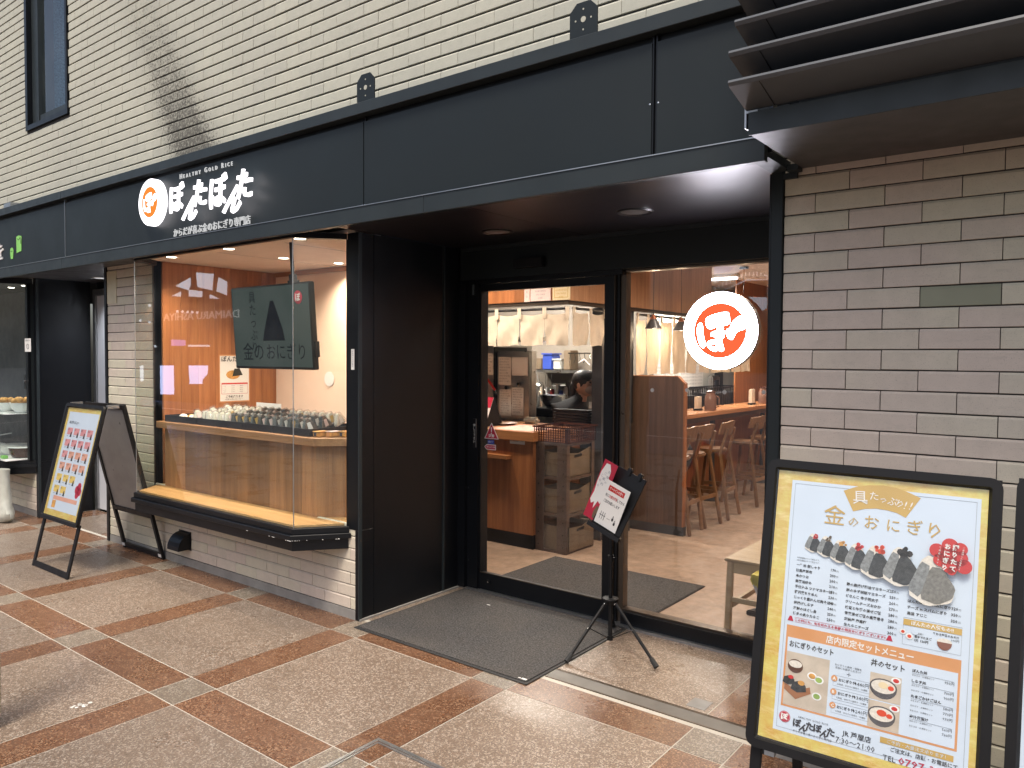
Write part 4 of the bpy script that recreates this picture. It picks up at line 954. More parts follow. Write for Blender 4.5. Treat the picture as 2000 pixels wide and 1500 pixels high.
# certificates
for k, (x0, x1, m_, lab) in enumerate(((-.585, -.548, 'paperp', 'narrow pink framed notice with vertical writing above the cloth curtain'), (-.540, -.415 + .03, 'paperp', 'pale pink licence sheet above the cloth curtain'), (-.365, -.235 + .03, 'yellowp', 'cream certificate with ornamental border above the cloth curtain'))):
    x0, x1 = [(-.552, -.512), (-.508, -.350), (-.335, .067 - .25)][k] if 0 else [(ay(q, 570, 2.12).x) for q in ((1024, 1034), (1036, 1075), (1079, 1113))[k]]
    t = thing('certificate', lab, 'certificate', (x0, 2.12, 2.1), 'papers above the kitchen curtain')
    zt = 2.215; zb = 2.063 + (.0 if k == 0 else .004)
    box(x0, x1, 2.121, 2.1285, zb, zt).build('sheet', m_, t)
    m = MB()
    if k == 0:
        for i, ch in enumerate('営業中'): m.text(ch, ((x0 + x1) / 2, 2.1195, zt - .03 - i * .04), size=.022, align='c')
    else:
        for i, s_ in enumerate(('許可証', '食品衛生責任者', '令和六年四月', '兵庫県')): m.text(s_, ((x0 + x1) / 2, 2.1195, zt - .04 - i * .028), size=.016, align='c')
        if k == 2:
            for q in ((x0 + .018, x1 - .018, zt - .025, zt - .021), (x0 + .018, x1 - .018, zb + .018, zb + .022), (x0 + .018, x0 + .022, zb + .0221, zt - .0251), (x1 - .022, x1 - .018, zb + .0221, zt - .0251)): m.box(q[0], q[1], 2.1190, 2.1205, q[2], q[3])
    m.build('lettering', 'inkgrey' if k < 2 else 'gold', t)
# curtains (noren)
def cloth(a, b, z0, z1, seed, flare=.0, name='cloth_panel', par=None, n=14, m=10, nrm=None, amp=.010):
    a, b = Vector(a), Vector(b); d = b - a; nv = nrm or Vector((d.y, -d.x, 0)).normalized()
    V = []; rnd = random.Random(seed); ph = [rnd.uniform(0, 6.28) for _ in range(5)]
    for j in range(m + 1):
        t = j / m
        for i in range(n + 1):
            s_ = i / n
            sag = .014 * math.sin(math.pi * s_) * (1 - t) ** 2
            w_ = amp * (.35 + t) * (math.sin(s_ * 9 + ph[0] + t * 2) * .6 + math.sin(s_ * 17 + ph[1] - t * 3) * .3 + math.sin(t * 7 + ph[2] + s_ * 5) * .5)
            w_ += .006 * noise.noise(Vector((s_ * 6 + seed, t * 7, seed * .37)))
            sq = 1 - flare * t * t
            P = a + d * (.5 + (s_ - .5) * sq) + nv * w_
            V.append((P.x, P.y, z1 - sag - (z1 - z0) * t + .005 * math.sin(s_ * 5 + ph[3]) * t))
    k = n + 1
    Fc = [(j * k + i, j * k + i + 1, (j + 1) * k + i + 1, (j + 1) * k + i) for j in range(m) for i in range(n)]
    mb = MB().add(V, Fc); nb = len(V)
    V2 = [tuple(Vector(v) - nv * .002) for v in V]
    mb.add(V2, [tuple(reversed(f)) for f in Fc])
    edge = [i for i in range(k)] + [j * k + n for j in range(1, m + 1)] + [m * k + i for i in range(n - 1, -1, -1)] + [j * k for j in range(m - 1, 0, -1)]
    for e0, e1 in zip(edge, edge[1:] + edge[:1]): mb.f.append((e1, e0, e0 + nb, e1 + nb))
    return mb.build(name, 'cloth', par, smooth=True)
def noren(label, segs, z0, z1, zr, grp='cotton shop curtains'):
    p = segs[0][0]; t = thing('noren_curtain', label, 'curtain', (p[0], p[1], z1), grp)
    A, B = Vector((*segs[0][0], zr)), Vector((*segs[-1][1], zr))
    MB().tube(A, B, .011, 8).build('rod', 'plast', t)
    d = (B - A).normalized()
    for k, (a, b) in enumerate(segs):
        cloth((*a, 0), (*b, 0), z0, z1, k * 3 + p[0] * 7 + 1, flare=.05 if k % 3 else .02, par=t)
        for e in (a, b)[: 2 if k == len(segs) - 1 else 1]:
            q = Vector((*e, 0)); nn = Vector((d.y, -d.x, 0)) * .014
            MB().prism([q - d * .018 + nn + Vector((0, 0, z1 - .04)), q + d * .018 + nn + Vector((0, 0, z1 - .04)), q + d * .018 + nn + Vector((0, 0, zr + .014)), q - d * .018 + nn + Vector((0, 0, zr + .014))], -nn * .25).build('loop', 'cloth', t)
yn = 2.155
ed = [-1.35, -1.10, -.94, -.686, -.439, -.177, .060]
noren('cream cotton curtain of wide panels hanging above the kitchen counter', [((a + .004, yn), (b - .004, yn)) for a, b in zip(ed, ed[1:])], 1.70, 1.965, 2.0)
noren('short yellowish cotton curtain of two narrow panels by the grey pillar', [((.085, 2.18), (.085, 2.41)), ((.085, 2.435), (.085, 2.665))], 1.70, 1.975, 2.0)
e3 = [3.235, 3.437, 3.708, 3.985, 4.29, 4.60, 4.9, 5.2, 5.5, 5.8, 6.1]
noren('long cream cotton curtain of narrow panels along the kitchen side, lit from below', [((.085, a + .012), (.085, b - .012)) for a, b in zip(e3, e3[1:])], 1.445, 1.96, 2.0)
kp = thing('kitchen_pillar', 'dark grey pillar at the kitchen corner beside the rack', 'pillar', (.02, 2.8, 0))
box(-.03, .07, 2.665, 3.19, .0, 2.03).build('panel', 'darkgrey', kp)
MB().box(-.02, .07, 3.191, 3.22, 1.0, 2.03).build('edge', 'black', kp)
# counter ------------------------------------------------------------
kc = thing('kitchen_counter', 'teak panelled serving counter with a small ledge and black kick', 'counter', (-1.2, 2.2, 0))
xs_ = [-3.0, -2.5, -2.1, -1.75, -1.45, -1.20, -.98, -.72, -.52, -.33, -.215]
for a, b in zip(xs_, xs_[1:]): box(a + .0005, b - .0005, 2.03, 2.05, .125, .905).build('plank', 'teak', kc)
box(-.2145, -.196, 2.031, 2.75, .125, .905).build('plank', 'teak', kc)
MB().box(-3.0, -.215, 2.0505, 2.75, .0, .904).build('core', 'darkgrey', kc); MB().box(-3.0, -.21, 2.045, 2.0504, .0, .124).box(-.2149, -.20, 2.045, 2.75, .0, .124).build('kick_board', 'plast', kc)
box(-3.0, -.175, 2.0, 2.78, .9055, .985).build('counter_top', 'teakx', kc, bevel=.003)
MB().box(-1.2, -.42, 1.955, 2.0295, .745, .775).build('ledge', 'teakx', kc)
p = ay(1010, 859, 2.025)
nn_ = thing('counter_notice', 'white paper notice taped on the counter front', 'notice', p)
box(p.x - .078, p.x + .078, 2.0262, 2.0285, p.z - .036, p.z + .036).build('sheet', 'paper', nn_)
MB().text('店内飲食の方は', (p.x, 2.0250, p.z + .012), size=.019, align='c').text('先にお席をお取りください', (p.x, 2.0250, p.z - .012), size=.0125, align='c').build('lettering', 'ink', nn_)
om = tag(box(-.66, -.23, 2.03, 2.50, .9855, .988).build('order_mat', mat('pink printed counter mat', (.62, .34, .27), .35, var=.35, vs=22)), 'pink printed menu mat lying on the counter', 'menu mat')
tc = thing('register_card', 'red and white tent-shaped price card on the counter left end', 'price card', (-.83, 2.25, .986))
MB().prism([(-1.02, 2.12, .987), (-1.02, 2.36, .987), (-1.02, 2.24, 1.24)], (.24, 0, 0)).build('stand', 'plast', tc)
MB().prism([(-1.02, 2.116, .990), (-.782, 2.116, .990), (-.782, 2.234, 1.238), (-1.02, 2.234, 1.238)], (0, -.002, .001)).build('print', 'paper', tc)
MB().prism([(-1.02, 2.1875, 1.150), (-.782, 2.1875, 1.150), (-.782, 2.2305, 1.240), (-1.02, 2.2305, 1.240)], (0, -.002, .001)).build('print', 'crimson', tc)
MB().prism([(-1.0, 2.165, 1.10), (-.90, 2.165, 1.10), (-.90, 2.195, 1.165), (-1.0, 2.195, 1.165)], (0, -.006, .003)).build('print', 'yellowp', tc)
wp = thing('wooden_plate', 'round wooden coin plate on the counter', 'plate', (-.60, 2.2, .986))
q = az(990, 829, .99)
MB().lathe([(.0001, .002), (.06, .002), (.095, .018), (.10, .016), (.07, 0), (.0001, 0)], (q.x, q.y, .9885), 22).build('plate', 'stoolw', wp, smooth=True)
tw = tag(MB().box(-.76, -.60, 2.62, 2.70, .986, 1.045).build('folded_towel', 'bagw', None, bevel=.02), 'folded white towel on the counter by the basket', 'towel')
# rack -------------------------------------------------------------
rk = thing('storage_rack', 'brown bolted steel rack with three tiers at the counter end', 'rack', (-.05, 2.3, 0))
X0, X1, Y0, Y1 = -.195, .112, 2.07, 2.49
for x, y, sx, sy in ((X0, Y0, 1, 1), (X1, Y0, -1, 1), (X1, Y1, -1, -1), (X0, Y1, 1, -1)):
    w_ = .085 if (x, y) == (X0, Y0) else .045
    MB().box(min(x, x + sx * w_), max(x, x + sx * w_), min(y, y + sy * .004), max(y, y + sy * .004), .004, .90).box(min(x, x + sx * .004), max(x, x + sx * .004), min(y + sy * .0041, y + sy * .045), max(y + sy * .0041, y + sy * .045), .004, .90).build('post', 'rackm', rk)
MB().box(X1 - .09, X1 - .0041, Y0 - .003, Y0 - .0001, .004, .90).build('post', 'rackm', rk)
for z in (.012, .312, .615, .893):
    MB().box(X0, X1, Y0 + .0042, Y0 + .012, z - .012, z + .012).box(X1 - .012, X1 - .0041, Y0 + .0121, Y1, z - .012, z + .012).box(X0 + .005, X1 - .0125, Y0 + .0125, Y1 - .005, z, z + .006).build('shelf', 'rackm', rk)
for i in range(9):
    for x, y in ((X0 + .03, Y0 - .001), (X1 - .03, Y0 - .004)): MB().lathe([(.0001, .003), (.005, .002), (.006, 0)], (x, y, .06 + i * .1), 8, 'y').build('bolt', 'plast', rk)
for k, z in enumerate((.026, .328, .630)):
    t = thing('paper_box', ('bottom', 'middle', 'top')[k] + ' brown open paper box in the steel rack', 'box', (-.02, 2.27, z), 'boxes in the steel rack')
    a0, a1, b0, b1 = X0 + .088 if 0 else X0 + .02, X1 - .016 + (.03 if k == 0 else 0), Y0 + .02, Y1 - .03; h_ = .205
    def wall(P, Q, hP, hQ, nx, ny):
        P, Q = Vector((*P, z)), Vector((*Q, z)); n_ = Vector((nx, ny, 0)) * .004
        V = [P, Q, Q + Vector((0, 0, hQ)), P.lerp(Q, .5) + Vector((0, 0, min(hP, hQ) - .012)), P + Vector((0, 0, hP))]
        return MB().prism(V, n_)
    wall((a0, b0), (a1, b0), h_, h_ + .0, 0, 1).build('front_side', 'brownbox', t); wall((a1, b0), (a1, b1), h_ - .01, h_ + .02, -1, 0).build('right_side', 'brownbox', t)
    wall((a0, b1), (a1, b1), h_, h_, 0, -1).build('back_side', 'brownbox', t); wall((a0, b0), (a0, b1), h_, h_, 1, 0).build('left_side', 'brownbox', t)
    box(a0 + .005, a1 - .005, b0 + .005, b1 - .005, z, z + .004).build('bottom', 'brownbox', t)
    MB().prism([(a1 + .0006, b0 + .12 + i_, z + .15 + j_) for i_, j_ in ((0, 0), (.10, .006), (.11, .018), (.10, .03), (0, .022), (-.01, .01))], (.0012, 0, 0)).build('hand_hole', 'plast', t)
bk = thing('mesh_basket', 'dark brown plastic mesh basket on top of the steel rack', 'basket', (-.05, 2.28, .9))
bx0, bx1, by0, by1 = -.27, .125, 2.06, 2.50
def mesh_side(P, Q, z0, z1, nx, nz, r=.0028, lean=0):
    m = MB(); P, Q = Vector(P), Vector(Q)
    for i in range(nx + 1):
        a = P.lerp(Q, i / nx); m.bar(a + Vector((0, 0, z0)), a + Vector((0, 0, z1)), r * 2, r * 2, up=(Q - P))
    for j in range(nz + 1):
        z = z0 + (z1 - z0) * j / nz; m.bar(P + Vector((0, 0, z)), Q + Vector((0, 0, z)), r * 1.7, r * 1.7)
    return m
def basket(t, x0, x1, y0, y1, z0, z1, mt_='rackm'):
    box(x0 + .01, x1 - .01, y0 + .01, y1 - .01, z0, z0 + .005).build('base', mt_, t)
    for a, b in (((x0, y0, 0), (x1, y0, 0)), ((x1, y0, 0), (x1, y1, 0)), ((x1, y1, 0), (x0, y1, 0)), ((x0, y1, 0), (x0, y0, 0))): tag(mesh_side(a, b, z0, z1 - .012, 14, 6).build('side_mesh', mt_, t), kind=None)
    MB().box(x0 - .012, x1 + .012, y0 - .012, y0 + .002, z1 - .012, z1).box(x0 - .012, x1 + .012, y1 - .002, y1 + .012, z1 - .012, z1).box(x0 - .012, x0 + .002, y0 + .0021, y1 - .0021, z1 - .012, z1).box(x1 - .002, x1 + .012, y0 + .0021, y1 - .0021, z1 - .012, z1).build('rim', mt_, t)
basket(bk, bx0 + .05, bx1 - .01, by0 + .02, by1, .906, 1.035, 'lacquer')
MB().box(bx1 - .035, bx1 - .002, by0 + .012, by0 + .03, .906, 1.02).build('corner_post', 'lacquer', bk)
# partition + table + stools -------------------------------------------
pt = thing('partition', 'walnut partition panel with chamfered top corner inside the shop', 'partition', (.25, 3.3, 0))
xs_ = [-.09, .06, .21, .36, .486]
for a, b in zip(xs_, xs_[1:]): box(a + .0006, b - .0006, 3.28, 3.33, .085, 1.432).build('plank', 'walnut', pt)
MB().prism([(.4866, 3.28, .085), (.545, 3.28, .085), (.545, 3.28, 1.375), (.4866, 3.28, 1.432)], (0, .05, 0)).build('plank', 'walnut', pt)
MB().prism([(.5455, 3.279, .085), (.560, 3.279, .085), (.560, 3.279, 1.375), (.5455, 3.279, 1.388)], (0, .052, 0)).build('edge_band', 'teak', pt)
MB().box(-.09, .486, 3.279, 3.331, 1.4325, 1.440).prism([(.4865, 3.279, 1.4325), (.545, 3.279, 1.376), (.549, 3.279, 1.382), (.4865, 3.279, 1.440)], (0, .052, 0)).build('edge_band', 'teakx', pt)
MB().box(-.09, .562, 3.276, 3.334, .004, .0845).build('skirting', 'darkgrey', pt)
tb = thing('counter_table', 'long narrow wooden counter table behind the partition', 'table', (0, 5.3, 0))
box(-.20, .20, 3.36, 7.4, .985, 1.030).build('tabletop', 'teaky', tb, bevel=.003)
box(.150, .162, 3.37, 7.35, .93, .984).build('apron', 'walnut', tb)
for y in (3.6, 5.2, 6.8):
    lg_ = MB().tube((0, y, .03), (0, y, .93), .03, 10).build('leg', 'shade', tb); MB().lathe([(.0001, .03), (.05, .03), (.16, .006), (.16, 0), (.0001, 0)], (0, y, .004), 20).build('foot_plate', 'shade', lg_)
lwl = thing('low_wall', 'low wood fronted kitchen ledge behind the long table', 'ledge', (-.4, 5, 0))
box(-.30, -.22, 3.40, 7.3, .004, 1.0).build('panel', 'teak', lwl); box(-.7, -.301, 4.37, 7.3, .96, 1.0).build('top', 'teaky', lwl)
def make_stool():
    t = thing('bar_stool', 'x', 'stool', (0, 0, 0), 'wooden bar stools along the long table'); OFF[t.name] = Vector((0, 0, 0))
    # faces -X (towards table); back at +X
    MB().prism([(.16 * math.cos(a) * (1.0 if math.cos(a) < 0 else .9), .175 * math.sin(a), .655) for a in [i * math.pi / 9 for i in range(18)]], (0, 0, .035)).build('seat', 'stoolw', t, bevel=.01)
    V = []
    m = MB(); n = 10
    for i in range(n + 1):
        s_ = -1 + 2 * i / n; x = .185 - .05 * s_ * s_; y = .19 * s_; hh = .075 - .02 * abs(s_)
        V += [(x, y, .90 - hh), (x + .03, y, .90 + hh), (x + .014, y, .90 + hh + .004), (x - .016, y, .90 - hh)]
    for i in range(n):
        for j in range(4): m.f.append((i * 4 + j, i * 4 + (j + 1) % 4, (i + 1) * 4 + (j + 1) % 4, (i + 1) * 4 + j))
    m.v = V; m.f += [(0, 3, 2, 1), (n * 4, n * 4 + 1, n * 4 + 2, n * 4 + 3)]
    m.build('backrest', 'stoolw', t, smooth=True)
    for s_ in (-1, 1):
        MB().bar((.235, .19 * s_, .0), (.13, .14 * s_, .66), .028, .036, up=(0, 1, 0)).bar((.13, .14 * s_, .655), (.195, .115 * s_, .90), .026, .034, up=(0, 1, 0)).build('leg', 'stoolw', t, bevel=.005)
        MB().bar((-.18, .18 * s_, .0), (-.10, .13 * s_, .655), .028, .034, up=(0, 1, 0)).build('leg', 'stoolw', t, bevel=.005)
    for a, b in (((.19, -.17, .28), (.19, .17, .28)), ((-.14, -.16, .24), (-.14, .16, .24)), ((.19, -.17, .30), (-.145, -.16, .30)), ((.19, .17, .30), (-.145, .16, .30))): MB().bar(a, b, .02, .035, up=(0, 0, 1)).build('stretcher', 'stoolw', t)
    return t
st0 = make_stool()
for k, (y, a) in enumerate(((3.50, 3), (3.84, -4), (4.36, 5), (5.25, -3), (5.85, 6))):
    o = st0 if k == 0 else copy_tree(st0)
    o.location = (.36, y, .004); o.rotation_euler = (0, 0, R(a))
    o['label'] = ('wooden bar stool half hidden behind the walnut partition', 'second wooden bar stool from the partition', 'third wooden bar stool from the partition', 'wooden bar stool below the round glowing sign, fourth from the partition', 'farthest wooden bar stool along the long table')[k]
tag(MB().ball((.22, 4.02, .62), .15, 9, (.45, .9, 1.0)).build('hung_bag', 'sand', None, smooth=True), 'black bag hanging under the table between the stools', 'bag')
# table items
def jar(x, y, lab):
    t = thing('water_jug', lab, 'jug', (x, y, 1.03), 'jugs on the long table')
    MB().lathe([(.0001, 0), (.062, 0), (.066, .01), (.062, .15), (.048, .175), (.050, .20), (.046, .20), (.0001, .02)], (x, y, 1.031), 20).build('jug', 'jar', t, smooth=True)
    MB().lathe([(.0001, .222), (.03, .220), (.052, .205), (.052, .195), (.0001, .195)], (x, y, 1.031), 18).build('lid', 'lacquer', t, smooth=True)
    MB().path([(x + .06, y, 1.06), (x + .10, y, 1.08), (x + .10, y, 1.17), (x + .055, y, 1.20)], .006, 6).build('handle', 'jar', t)
jar(.08, 4.95, 'amber water jug on the table nearest the partition'); jar(.08, 6.6, 'farther amber jug with a fine lid on the long table')
def holder(x, y, h, lab):
    t = thing('paper_holder', lab, 'napkin stand', (x, y, 1.03), 'napkin stands on the long table')
    box(x - .03, x + .03, y - .06, y + .06, 1.031, 1.05).build('base', 'plast', t); box(x - .02, x + .02, y - .05, y + .05, 1.0505, 1.05 + h).build('napkins', 'cloth', t)
holder(-.02, 4.85, .13, 'stand of cream napkins beside the nearer amber jug'); holder(.04, 6.3, .17, 'tall stand of cream napkins before the farther jug')
for k, (y0, y1) in enumerate(((4.95, 5.6), (5.95, 6.95))):
    t = thing('dish_basket', ('smaller dark basket of dishes behind the partition edge', 'wide black basket on the ledge behind the long table')[k], 'basket', (-.5, y0, 1.1), 'black baskets on the kitchen ledge')
    basket(t, -.62, -.33, y0, y1, 1.001, 1.24, 'plast')
    box(-.60, -.35, y0 + .02, y1 - .02, 1.008, 1.16).build('contents', 'darkgrey', t)
m = MB(); rnd = random.Random(3)
for i in range(26): m.tube((-.25 - rnd.random() * .04, 3.45 + rnd.random() * .4, 1.005 + rnd.random() * .16), (-.22, 3.5 + rnd.random() * .4, 1.02 + rnd.random() * .16), .012, 6)
t = thing('chopstick_bundle', 'heap of brown wooden pieces in a dark tray beside the partition edge', 'tray', (-.25, 3.65, 1.1)); m.build('sticks', 'brownbox', t); t.children[0]['kind'] = 'stuff'; box(-.30, -.20, 3.42, 3.88, 1.0005, 1.006).build('tray', 'plast', t)
t = thing('soap_dispenser', 'square framed metal dispenser standing behind the black basket', 'dispenser', (-.9, 5.1, 1.1))
MB().box(-.85, -.78, 7.0, 7.28, 1.0, 1.36).build('body', 'steel', t, bevel=.02); MB().box(-.7795, -.77, 7.08, 7.2, 1.22, 1.30).build('window', 'ink', t)
# pendants
for k, (px_, py_) in enumerate(((1276, 640), (1330, 643), (1470, 575))):
    q = ax(px_, py_, .30 if k < 2 else .3)
    if k == 2: q = Vector((.30, 5.3, 1.88))
    t = thing('pendant_lamp', ('dark conical pendant lamp with copper neck, nearest the door', 'second dark conical pendant lamp beside the round sign', 'farthest pendant lamp over the long table')[k], 'lamp', (q.x, q.y, 1.86), 'pendant lamps over the long table')
    MB().lathe([(.030, .085), (.078, .0), (.076, .0), (.028, .083)], (q.x, q.y, 1.862), 24).build('lamp_shade', 'shade', t, smooth=True)
    MB().lathe([(.0001, .13), (.010, .128), (.016, .115), (.034, .087), (.0001, .087)], (q.x, q.y, 1.862), 20).build('neck', 'copper', t, smooth=True)
    MB().tube((q.x, q.y, 1.99), (q.x, q.y, 2.60), .0025, 5).build('cord', 'plast', t); MB().lathe([(.0001, .0), (.05, .0), (.05, .018)], (q.x, q.y, 2.60), 16).build('ceiling_rose', 'plast', t)
    MB().ball((q.x, q.y, 1.885), .022, 8).build('bulb', 'bulb', t, smooth=True)
    l = bpy.data.lights.new('pendant_light', 'POINT'); l.energy = 4.5; l.shadow_soft_size = .03; l.color = (1, .72, .45)
    lo = bpy.data.objects.new('pendant_light', l); COL.objects.link(lo); lo.parent = t; lo.location = (0, 0, -.03)
# ceiling lights of the shop
for k, (x, y, e_) in enumerate(((.7, 1.7, 62), (1.9, 1.9, 56), (1.0, 3.0, 66), (2.2, 3.4, 56), (1.2, 4.8, 56), (2.4, 5.6, 52), (-.9, 1.62, 95), (-.3, 1.55, 50), (.6, 6.6, 60))):
    t = thing('ceiling_light', ('lit downlight over the inner mat', 'lit downlight inside the fixed window', 'lit downlight before the walnut partition', 'lit downlight over the open shop floor', 'lit downlight beside the bar stools', 'lit downlight deep in the shop', 'lit downlight in front of the serving counter', 'lit downlight over the counter corner', 'farthest lit downlight of the shop')[k], 'downlight', (x, y, 2.62), 'downlights of the shop ceiling')
    MB().lathe([(.045, -.001), (.055, -.005), (.058, -.0005)], (x, y, 2.62), 20).build('ring', 'white', t, smooth=True); MB().lathe([(.0001, -.002), (.0445, -.0015)], (x, y, 2.62), 16).build('lens', 'lamp', t)
    l = bpy.data.lights.new('shop_light', 'SPOT'); l.energy = e_; l.spot_size = R(160); l.spot_blend = .9; l.shadow_soft_size = .045; l.color = (1, .84, .68)
    lo = bpy.data.objects.new('shop_light', l); COL.objects.link(lo); lo.parent = t; lo.location = (0, 0, -.015)
for k, (x, y) in enumerate(((-1.0, 3.4), (-2.2, 3.2), (-.5, 5.9))):
    t = thing('kitchen_light', ('lit white tube light over the cook', 'lit white tube light over the fridge', 'lit white tube light at the kitchen back')[k], 'tube light', (x, y, 2.6), 'tube lights of the kitchen')
    box(x - .5, x + .5, y - .05, y + .05, 2.58, 2.619).build('housing', 'white', t); MB().tube((x - .48, y, 2.565), (x + .48, y, 2.565), .014, 8).build('tube', emit('lit tube', (.95, 1., .95), 9), t)
    l = bpy.data.lights.new('tube_light', 'AREA'); l.shape = 'RECTANGLE'; l.size = .95; l.size_y = .05; l.energy = 62; l.color = (1, .93, .82)
    lo = bpy.data.objects.new('tube_light', l); COL.objects.link(lo); lo.parent = t; lo.location = (0, 0, -.055)

# kitchen contents ----------------------------------------------------
S('kitchen_back_wall', box(-4.39, -.31, 4.3, 4.36, 0, 2.62), mat('grey kitchen panel wall', (.22, .19, .155), .4, world=True))
fg = thing('steel_cabinet', 'tall stainless cabinet covered with papers behind the counter', 'cabinet', (-1.1, 3.0, 0))
xa, xb = ay(970, 700, 2.9).x, ay(1036, 700, 2.9).x
box(xa + .004, xb, 2.92, 3.0, .004, 1.66).build('body', 'steel', fg); box(xa + .01, xb - .008, 2.895, 2.9195, .9, 1.65).build('upper_door', 'steel', fg, bevel=.004); box(xa + .01, xb - .008, 2.895, 2.9195, .05, .89).build('lower_door', 'steel', fg, bevel=.004)
MB().bar((xb - .05, 2.87, 1.08), (xb - .05, 2.87, 1.30), .02, .02).build('handle', 'steel', fg)
f2 = thing('steel_cabinet', 'stainless cabinet side at the left of the kitchen opening', 'cabinet', (-1.5, 2.9, 0)); box(-2.2, xa - .006, 2.85, 3.5, .004, 1.72).build('body', 'steel', f2)
MB().box(xa - .0055, xa + .0035, 2.86, 3.4, .004, 1.70).build('gap_seal', 'plast', f2)
box(-2.2, -.9, 2.9, 3.5, 1.76, 1.80).build('top_shelf', 'steel', f2)
def sheet(px0, py0, px1, py1, y, lab, m_='paper', lines=6, curl=0., nm='paper_sheet'):
    a, b = ay(px0, py0, y), ay(px1, py1, y); t = thing(nm, lab, 'paper', (a.x, y, b.z), 'papers on the steel cabinets')
    MB().prism([(a.x, y, b.z), (b.x, y + curl, b.z), (b.x, y + curl, a.z), (a.x, y, a.z)], (0, .0012, 0)).build('sheet', m_, t)
    m = MB(); n_ = 0
    for i in range(lines):
        z = a.z - (i + 1) * (a.z - b.z) / (lines + 1); k = (b.x - a.x)
        m.text(('材料表 米 塩 海苔', '昆布 鮭 梅 おかか', '明太子 ツナ 高菜')[i % 3], (a.x + k * .08, y - .001, z), size=.018, width=k * random.uniform(.6, .85))
    if lines: m.build('lettering', 'inkgrey', t)
    return t
sheet(943, 690, 963, 732, 2.842, 'white form on the left cabinet side, upper one')
sheet(943, 761, 953, 790, 2.842, 'white form on the left cabinet side, lower one', lines=4)
sheet(974, 697, 998, 752, 2.888, 'long white list hanging on the steel cabinet', lines=9)
sheet(976, 760, 998, 813, 2.888, 'printed list clipped on the lower left of the steel cabinet', lines=10)
sheet(1000, 757, 1022, 812, 2.888, 'printed list clipped on the lower right of the steel cabinet', lines=10)
a, b = ay(1000, 697, 2.885), ay(1032, 735, 2.885)
tag(box(a.x, b.x, 2.880, 2.889, b.z, a.z).build('whiteboard', 'white', None, bevel=.008), 'small blank whiteboard on the steel cabinet', 'whiteboard')
a, b = ay(952, 740, 2.84), ay(968, 762, 2.84)
t = thing('red_tongs', 'red handled tool hanging on the left cabinet', 'tool', a); MB().bar((a.x, 2.835, a.z), (b.x, 2.835, b.z), .02, .01, up=(0, 1, 0)).build('handle', 'red', t); MB().bar((b.x, 2.835, b.z), (b.x + .02, 2.835, b.z - .04), .008, .004, up=(0, 1, 0)).build('tip', 'chrome', t)
for k, (u_, v_) in enumerate(((988, 757), (1012, 750))):
    q = ay(u_, v_, 2.875); tag(MB().ball(q, .018, 7, (1, .6, 1)).build('magnet_clip', 'plast', None, smooth=True), 'black magnet clip holding the lower %s list' % ('left', 'right')[k], 'clip')
sh = thing('steel_shelf', 'stainless wall shelf carrying boxes above the sink', 'shelf', (-1.3, 4.1, 1.45)); q0, q1 = ay(1037, 722, 4.0), ay(1160, 726, 4.0)
box(q0.x, q1.x, 3.98, 4.295, q0.z - .03, q0.z).build('board', 'steel', sh)
z = q0.z + .001
for k, (u0, u1, h_, m_, nm, lab) in enumerate(((1040, 1060, .13, 'brownbox', 'paper_bag', 'crumpled brown bag on the steel shelf'), (1061, 1080, .17, 'bluep', 'blue_container', 'blue plastic container on the steel shelf'), (1082, 1098, .11, 'wrap', 'clear_container', 'clear plastic container on the steel shelf'), (1102, 1116, .22, 'brownbox', 'file_box', 'standing brown board on the steel shelf'))):
    a, b = ay(u0, 700, 4.05), ay(u1, 700, 4.05)
    t = thing(nm, lab, 'container', (a.x, 4.1, z)); box(a.x, b.x, 4.03, 4.2, z, z + h_).build('body', m_, t, bevel=.01)
    if k in (1, 2): box(a.x - .006, b.x + .006, 4.02, 4.21, z + h_ + .0005, z + h_ + .018).build('lid', m_, t)
sb_ = thing('steel_shelf', 'lower stainless wall shelf with a row of small containers', 'shelf', (-1.6, 4.2, 1.2)); qa, qb = ay(1037, 772, 4.15), ay(1112, 772, 4.15)
box(qa.x, qb.x, 4.12, 4.295, qa.z - .02, qa.z).build('board', 'steel', sb_)
for k, m_ in enumerate(('white', 'steel', 'brownbox', 'white', 'red', 'steel', 'bluep', 'white')):
    x = qa.x + .04 + k * .062; h_ = (.09, .12, .07, .10, .08, .13, .07, .11)[k]
    tag(MB().lathe([(.0001, 0), (.024, 0), (.025, h_ * .8), (.018, h_ * .9), (.018, h_), (.0001, h_)], (x, 4.17, qa.z + .001), 12).build('spice_jar', m_, None, smooth=True), '%s jar, %s from the left on the lower steel shelf' % (('white', 'steel', 'brown', 'short white', 'red', 'tall steel', 'blue', 'last white')[k], ord_[k]), 'jar', 'jars on the lower steel shelf')
for k in range(4):
    q = ay(1042 + k * 12, 742, 4.28); t = thing('hanging_ladle', ('first', 'second', 'third', 'fourth')[k] + ' steel ladle from the left hanging under the upper shelf', 'ladle', q, 'hanging ladles')
    MB().tube((q.x, 4.27, q.z + .07), (q.x, 4.27, q.z - .10), .004, 6).build('handle', 'chrome', t); MB().ball((q.x, 4.26, q.z - .12), .028, 7, (1, .6, .8)).build('cup', 'chrome', t, smooth=True)
sink = thing('sink_bench', 'steel sink bench along the kitchen back wall', 'bench', (-1.5, 4.0, 0)); box(-2.5, -.35, 3.7, 4.29, .02, .98).build('cabinet', 'steel', sink); box(-2.5, -.35, 3.68, 4.295, .981, 1.01).build('worktop', 'steel', sink)
